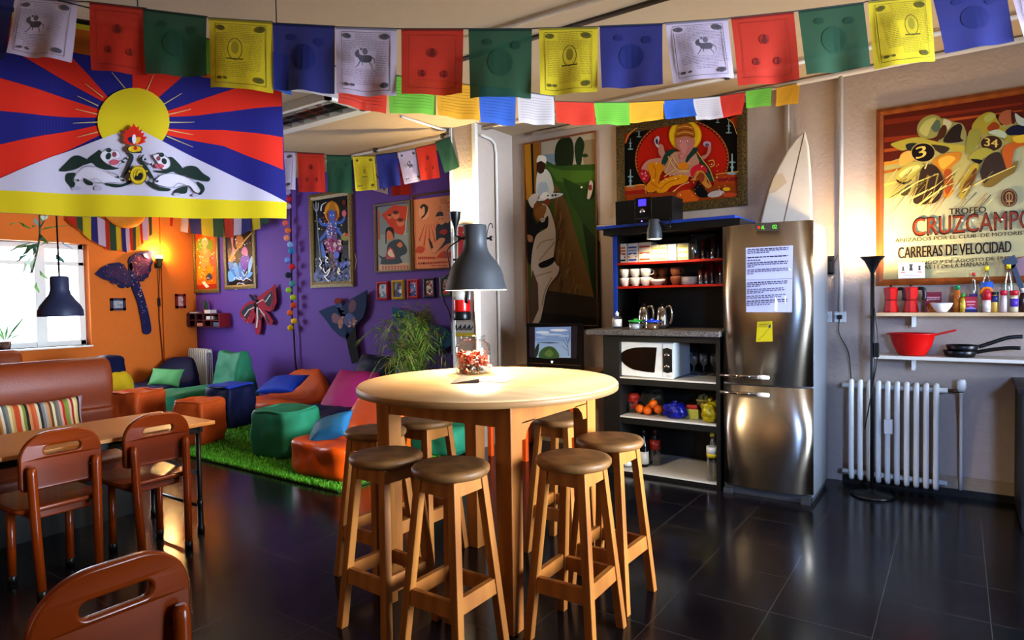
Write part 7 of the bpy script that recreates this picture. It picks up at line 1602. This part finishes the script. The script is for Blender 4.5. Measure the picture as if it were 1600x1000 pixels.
# ---- pompom string
PB = [(450, 300, '#b8a8d8'), (452, 311, '#c02844'), (450.5, 322, '#c8b8d8'), (446, 348.5, '#e06a64'), (450, 360, '#e07a3c'), (448, 371.7, '#e89a7a'), (453.7, 382, '#8ab0e0'), (455, 392, '#2c88b8'), (449.4, 406.4, '#7a9ae0'), (456.5, 417, '#c8202c'), (450.3, 430, '#0e2c3c'), (456.8, 443.2, '#4a9a9a'), (451.3, 453.3, '#9ac84c'), (458, 464.8, '#b0c830'), (458.5, 477.3, '#d8542c'), (453.2, 488.8, '#e0702c'), (459.7, 501.8, '#e8c82c'), (454, 512.3, '#d8b818')]
o0 = aty(455, 290, YW-.05); t = thing('pompom_garland', 'hanging string of coloured pompoms on the purple wall', 'garland', o0)
MB().tube([aty(x, y, YW-.05)-o0 for x, y in ((454, 250), (454, 300), (455, 400), (456.5, 500), (459, 520), (461, 560), (464, 588))], .012, 6).build('cord', mat('cord_purple', '#2a1430', .8), t)
for x, y, c_ in PB: MB().ell(aty(x, y, YW-.09)-o0, .040, 12, 8).build('pompom', mat('pom'+c_, c_, .9, bump=.4, bscale=120), t)

# ---- sconce in the corner, pillar uplighter, fire extinguisher
sp_ = atx(249, 406, XW+.09)
t = thing('wall_sconce', 'small glowing wall lamp on the orange wall above the dragonfly kite', 'lamp', sp_)
MB().lathe([(.02, -.10), (.035, -.09), (.03, -.03), (.05, .0), (.055, .02)], n=18).build('lamp_holder', mat('holder_green', '#4a4a1c', .5), t); MB().ell((0, 0, .035), (.05, .05, .03)).build('bulb', M['bulb'], t)
MB().box(-.09, -.03, -.12, -.02, .03, -.05).build('bracket', M['black_metal'], t)
MB().tube([(0, 0, -.1), (-.06, .01, -.4), (-.06, .0, -.85), (-.06, .03, -1.4), (-.07, .05, -1.9)], .006, 6).build('cord', mat('cord_brown', '#5a2c0c', .7), t); MB().box(-.075, -.01, -.68, -.05, .02, -.56).build('switch', M['black_plastic'], t)
point('sconce_light', sp_+V((.03, 0, .10)), 34, (1, .70, .30), .03)
up = aty(711, 331, 4.57)
t = thing('uplighter_lamp', 'black torch shaped uplighter lighting the front of the pillar', 'lamp', up)
MB().lathe([(.012, -.17), (.02, -.13), (.05, -.06), (.058, .0)], n=24, caps=False).build('lamp_shade', M['black_plastic'], t); MB().lathe([(0, -.10), (.045, -.06), (.053, -.002)], n=24, caps=False).build('shade_lining', M['lamp_inside'], t); MB().ell((0, 0, -.03), .022).build('bulb', M['bulb'], t)
MB().tube([(0, 0, -.16), (0, .0, -.22), (0, .12, -.24)], .009, 8).build('arm', M['black_metal'], t)
cdp = [aty(x, y, 4.6)-up for x, y in ((703, 424), (693, 436), (689, 450), (694, 470), (702, 488), (706, 520), (706, 560))]
MB().tube(crv([V((0, .1, -.24)), aty(700, 390, 4.62)-up]+cdp, 5, False), .007, 6).build('cord', M['black_plastic'], t)
point('uplighter_light', up+V((.0, .0, .03)), 55, (1, .80, .45), .03)
ex = aty(722, 500, 4.6)
t = thing('fire_extinguisher', 'red fire extinguisher with black base hung on the front of the pillar', 'fire extinguisher', (ex.x, 4.6, ex.z)); eh = aty(722, 412, 4.6).z-ex.z
MB().lathe([(.078, .075), (.08, .09), (.08, eh*.72), (.07, eh*.82), (.03, eh*.92), (.026, eh*.96)], n=28).build('cylinder', M['red_enamel'], t); MB().lathe([(.078, 0), (.082, .01), (.082, .075), (.078, .08)], n=28).build('base', M['black_plastic'], t)
MB().lathe([(.0815, eh*.36), (.0815, eh*.52)], n=28).build('label', M['white_board'], t)
MB().tube([(0, 0, eh*.95), (0, 0, eh*1.06)], .02, 10).build('valve', M['black_metal'], t); MB().bar((-.07, -.02, eh*1.08), (.09, -.02, eh*1.02), .018).build('lever', M['black_plastic'], t); MB().tube(crv([(.03, -.02, eh*1.02), (.11, -.03, eh*.95), (.11, -.03, eh*.6), (.095, -.04, eh*.3)], 5, False), .012, 8).build('hose', M['black_plastic'], t)
p = aty(722, 375, 4.69); t = thing('safety_sign', 'red and white fire sign on the pillar behind the lamp shade', 'sign', p)
a = Art(lambda x, y: aty(x, y, 4.697)-p, (0, -1, 0), off=.001); a.rect(714, 352, 735, 420, '#d8d4cc'); a.rect(716, 354, 725, 418, '#b01a18'); a.rect(726, 360, 734, 372, '#1c1818'); a.rect(726, 398, 734, 414, '#b01a18'); a.line([(724, 362), (731, 380), (724, 396)], 2.5, '#e8e4dc', smooth=3); a.mb.build('sign_panel', PAINT, t)
p = aty(724, 512, 4.66); t = thing('script_sign', 'pale sign with black and yellow brush writing low on the pillar', 'sign', p)
a = Art(lambda x, y: aty(x, y, 4.695)-p, (0, -1, 0), off=.001); a.rect(708, 503, 741, 524, '#b0aaa0'); a.rect(709, 520, 741, 526, '#b8a01c')
for i in range(4): a.line([(711+i*7, 516), (713+i*7, 507), (714+i*7, 516), (718+i*7, 510)], 1.6, '#1c1a18', smooth=3)
a.mb.build('sign_panel', PAINT, t)

# ---- pendant and plant in the window light
hp = atd(95, 494, 4.7); kk = 4.7/998
t = thing('pendant_lamp', 'dark bell shaped pendant lamp hanging in front of the bright window', 'lamp', hp)
pf = [(30.5, 0), (30, 9), (27, 16), (20, 26), (14.5, 34), (12.5, 42), (12.5, 60), (11, 62), (0, 63)]
MB().lathe([(r*kk, z*kk) for r, z in pf], n=32, caps=False).build('lamp_shade', mat('lamp_blue_grey', '#2a2f4a', .5), t); MB().lathe([(r*kk*.97, z*kk-.001) for r, z in pf[:7]], n=28, caps=False).build('shade_lining', M['lamp_inside'], t); MB().tube([(0, 0, 62*kk), (-.02, 0, ZC-hp.z)], .006, 6).build('cord', M['black_plastic'], t)
MB().ell((0, 0, .10), .03).build('bulb', M['lamp_inside'], t)
hb = atd(64, 300, 6.2); t = thing('hanging_plant', 'hanging leafy plant silhouetted against the window', 'plant', hb)
rn = random.Random(8); lf = MB(); sm_ = MB(); P7 = lambda x, y: atd(x/4.35, 330+y/4.35, 6.2)-hb
sm_.tube(crv([V((0, 0, .25)), P7(270, 60), P7(268, 180), P7(245, 300), P7(215, 420)], 6, False), .008, 6, None); sm_.tube(crv([P7(268, 120), P7(300, 60), P7(305, 0)], 5, False), .006, 6); sm_.build('stem', mat('plant_stem', '#3a4a34', .6), t)
for p0, p1, w_, c_ in (((270, 150), (325, 225), 22, '#3d5a3c'), ((265, 210), (225, 300), 20, '#4a6a52'), ((262, 215), (150, 300), 24, '#3c5a3a'), ((255, 230), (110, 250), 10, '#5a7a4a'), ((235, 205), (30, 285), 9, '#5a7440'), ((225, 125), (120, 70), 12, '#5a6a2c'), ((120, 80), (55, 95), 8, '#6a7434'), ((275, 130), (400, 95), 6, '#6a7438'), ((270, 130), (490, 90), 5, '#6a7438'), ((268, 70), (330, 30), 26, '#aab4a0'), ((245, 40), (262, 105), 20, '#8a9a94'), ((250, 300), (200, 440), 16, '#b8d0b0'), ((235, 290), (140, 440), 16, '#c8dcc8'), ((270, 400), (330, 470), 14, '#8ab070'), ((250, 480), (265, 560), 16, '#8ac070'), ((400, 190), (510, 270), 7, '#8a9ab0'), ((265, 240), (380, 190), 6, '#6a7c4a'), ((380, 290), (440, 350), 22, '#4a7468'), ((200, 290), (110, 345), 14, '#5a7a6a'), ((250, 100), (215, 110), 10, '#4a6040')):
    A1, B1 = P7(*p0), P7(*p1); d_ = B1-A1; pr = d_.cross(FW).normalized()*w_*1.5/4.35*6.2/998*.5; md = A1+d_*.45-FW*.03; lf.add([A1, md-pr, A1+d_*.75-pr*.6, B1, A1+d_*.75+pr*.6, md+pr], [(0, 1, 5), (1, 2, 4, 5), (2, 3, 4)], c_)
lf.build('leaves', mat('plant_leaf', rough=.5, kind='vcol', translu=.4), t); MB().lathe([(.07, .22), (.10, .26), (.12, .40), (.11, .40), (0, .38)], n=20).build('pot', mat('pot_brown', '#4a2c1c', .6), t); MB().tube([(0, 0, .38), (0, 0, ZC-hb.z)], .004, 5).build('hanger_cord', M['black_plastic'], t)
hb = atx(8, 536, XW-.1); t = thing('sill_plant', 'slim leaved plant standing on the window sill at the left edge', 'plant', (XW-.10, hb.y, wz0)); lf = MB()
for i in range(9):
    an = rn.uniform(0, 6.28); L_ = rn.uniform(.2, .42); e = V((math.cos(an)*.10, math.sin(an)*.22, L_)); lf.add([(0, 0, .1), e*.5+V((0, .015, .06)), e, e*.5-V((0, .015, -.06))], [(0, 1, 2, 3)], rn.choice(['#4a7a4a', '#6a9a5a', '#3c6a4c']))
lf.build('leaves', bpy.data.materials['plant_leaf'], t); MB().lathe([(.05, 0), (.065, .10), (.06, .10), (0, .09)], n=16).build('pot', mat('pot_brown', '#4a2c1c', .6), t)

# ---- fluorescent fixture
t = thing('ceiling_light', 'white louvred fluorescent fixture on the ceiling above the lounge', 'lamp', (-4.72, 3.46, ZC)); L2 = .74
fr = MB()
for a_ in ((-L2, -.19, L2, -.15), (-L2, .15, L2, .25), (-L2, -.19, -L2+.04, .2), (L2-.04, -.19, L2, .2)): fr.box(a_[0], a_[1], -.07, a_[2], a_[3], 0)
fr.build('housing', M['white_metal'], t); lv = MB()
for i in range(9): x = -L2+.06+i*(2*L2-.12)/8; lv.box(x-.004, -.15, -.06, x+.004, .15, -.02)
for y in (-.075, 0, .075): lv.box(-L2+.04, y-.004, -.06, L2-.04, y+.004, -.02)
lv.build('louvre', M['chrome'], t); MB().box(-L2+.03, -.15, -.02, L2-.03, .15, -.012).build('reflector', mat('reflector_dim', '#6a625c', .3, metal=.6), t)
for y in (-.11, .11): MB().tube([(-L2+.06, y*.9, -.035), (L2-.06, y*.9, -.035)], .012, 8).build('tube', M['white_board'], t)

# ================================================================ LIGHT AND CAMERA
# daylight: overcast sky through the windows (world), plus area lamps in the left window and the assumed right hand opening
wd = bpy.data.worlds.new('sky'); SC.world = wd; wd.use_nodes = True; bg = wd.node_tree.nodes['Background']
sk = wd.node_tree.nodes.new('ShaderNodeTexSky'); sk.sky_type = 'HOSEK_WILKIE'; sk.turbidity = 6; sk.sun_direction = (.3, -.6, .75)
mxw = wd.node_tree.nodes.new('ShaderNodeMix'); mxw.data_type = 'RGBA'; mxw.inputs[0].default_value = .85; mxw.inputs[7].default_value = (.80, .89, 1, 1)
wd.node_tree.links.new(sk.outputs[0], mxw.inputs[6]); wd.node_tree.links.new(mxw.outputs[2], bg.inputs[0]); bg.inputs[1].default_value = 9
wl_ = area('assumed_window_light_right', (2.78, 3.3, 1.35), 210, (.66, .80, 1), 1.7, 2.1, (0, math.radians(90), 0)); wl_.data.spread = math.radians(66)  # area lamp added as daylight from an assumed right window, out of view
area('window_light_left', (XW-.05, 3.0, 1.55), 160, (.70, .82, 1), 1.6, 1.3, (0, math.radians(-90), 0))
area('fill_light_behind', (.3, -1.2, 2.98), 8, (1, .72, .44), 1.2, .6, (0, 0, 0))  # unseen warm fill light added behind the camera
area('lounge_fill_light', (-6.9, 3.4, 2.98), 22, (1, .85, .72), 1.2, .4, (0, 0, 0))  # fill light added over the lounge, no fixture built here
area('streak_fill_behind_a', (-2.75, -2.3, 1.5), 13, (1, .80, .42), .22, 2.2, (math.radians(90), 0, 0))  # tall light added behind the camera for warm streaks in the fridge steel
area('streak_fill_behind_b', (-2.05, -2.3, 1.5), 9, (1, .66, .40), .14, 2.2, (math.radians(90), 0, 0))  # second added light, for the other streak in the steel
spot('added_blue_spot_behind', (1.25, -.2, 1.8), 800, (.30, .50, 1), math.radians(40), .5, .25, (V((-.2, 5.2, .75))-V((1.25, -.2, 1.8))).to_track_quat('-Z', 'Y').to_euler())  # added blue spot behind the camera for assumed daylight; no window built there
spot('bounce_fill_spot', (-2.4, -1.3, 2.85), 80, (1, .80, .55), math.radians(130), .6, .1, (math.radians(-62), 0, 0))  # added spot: bounce off the front wall brightens fridge and room
cam = bpy.data.cameras.new('camera'); co = bpy.data.objects.new('camera', cam); COL.objects.link(co); SC.camera = co
cam.sensor_width = 36; cam.lens = FPX/1600*36; cam.clip_start = .05
co.matrix_world = Matrix(((RT.x, UP.x, -FW.x, EYE.x), (RT.y, UP.y, -FW.y, EYE.y), (RT.z, UP.z, -FW.z, EYE.z), (0, 0, 0, 1)))
SC.view_settings.view_transform = 'Standard'; SC.view_settings.look = 'None'; SC.view_settings.exposure = -.12; SC.view_settings.gamma = .86
SC.cycles.use_denoising = True; SC.cycles.max_bounces = 8; SC.cycles.diffuse_bounces = 4; SC.cycles.glossy_bounces = 4; SC.cycles.transparent_max_bounces = 24; SC.cycles.sample_clamp_indirect = 6
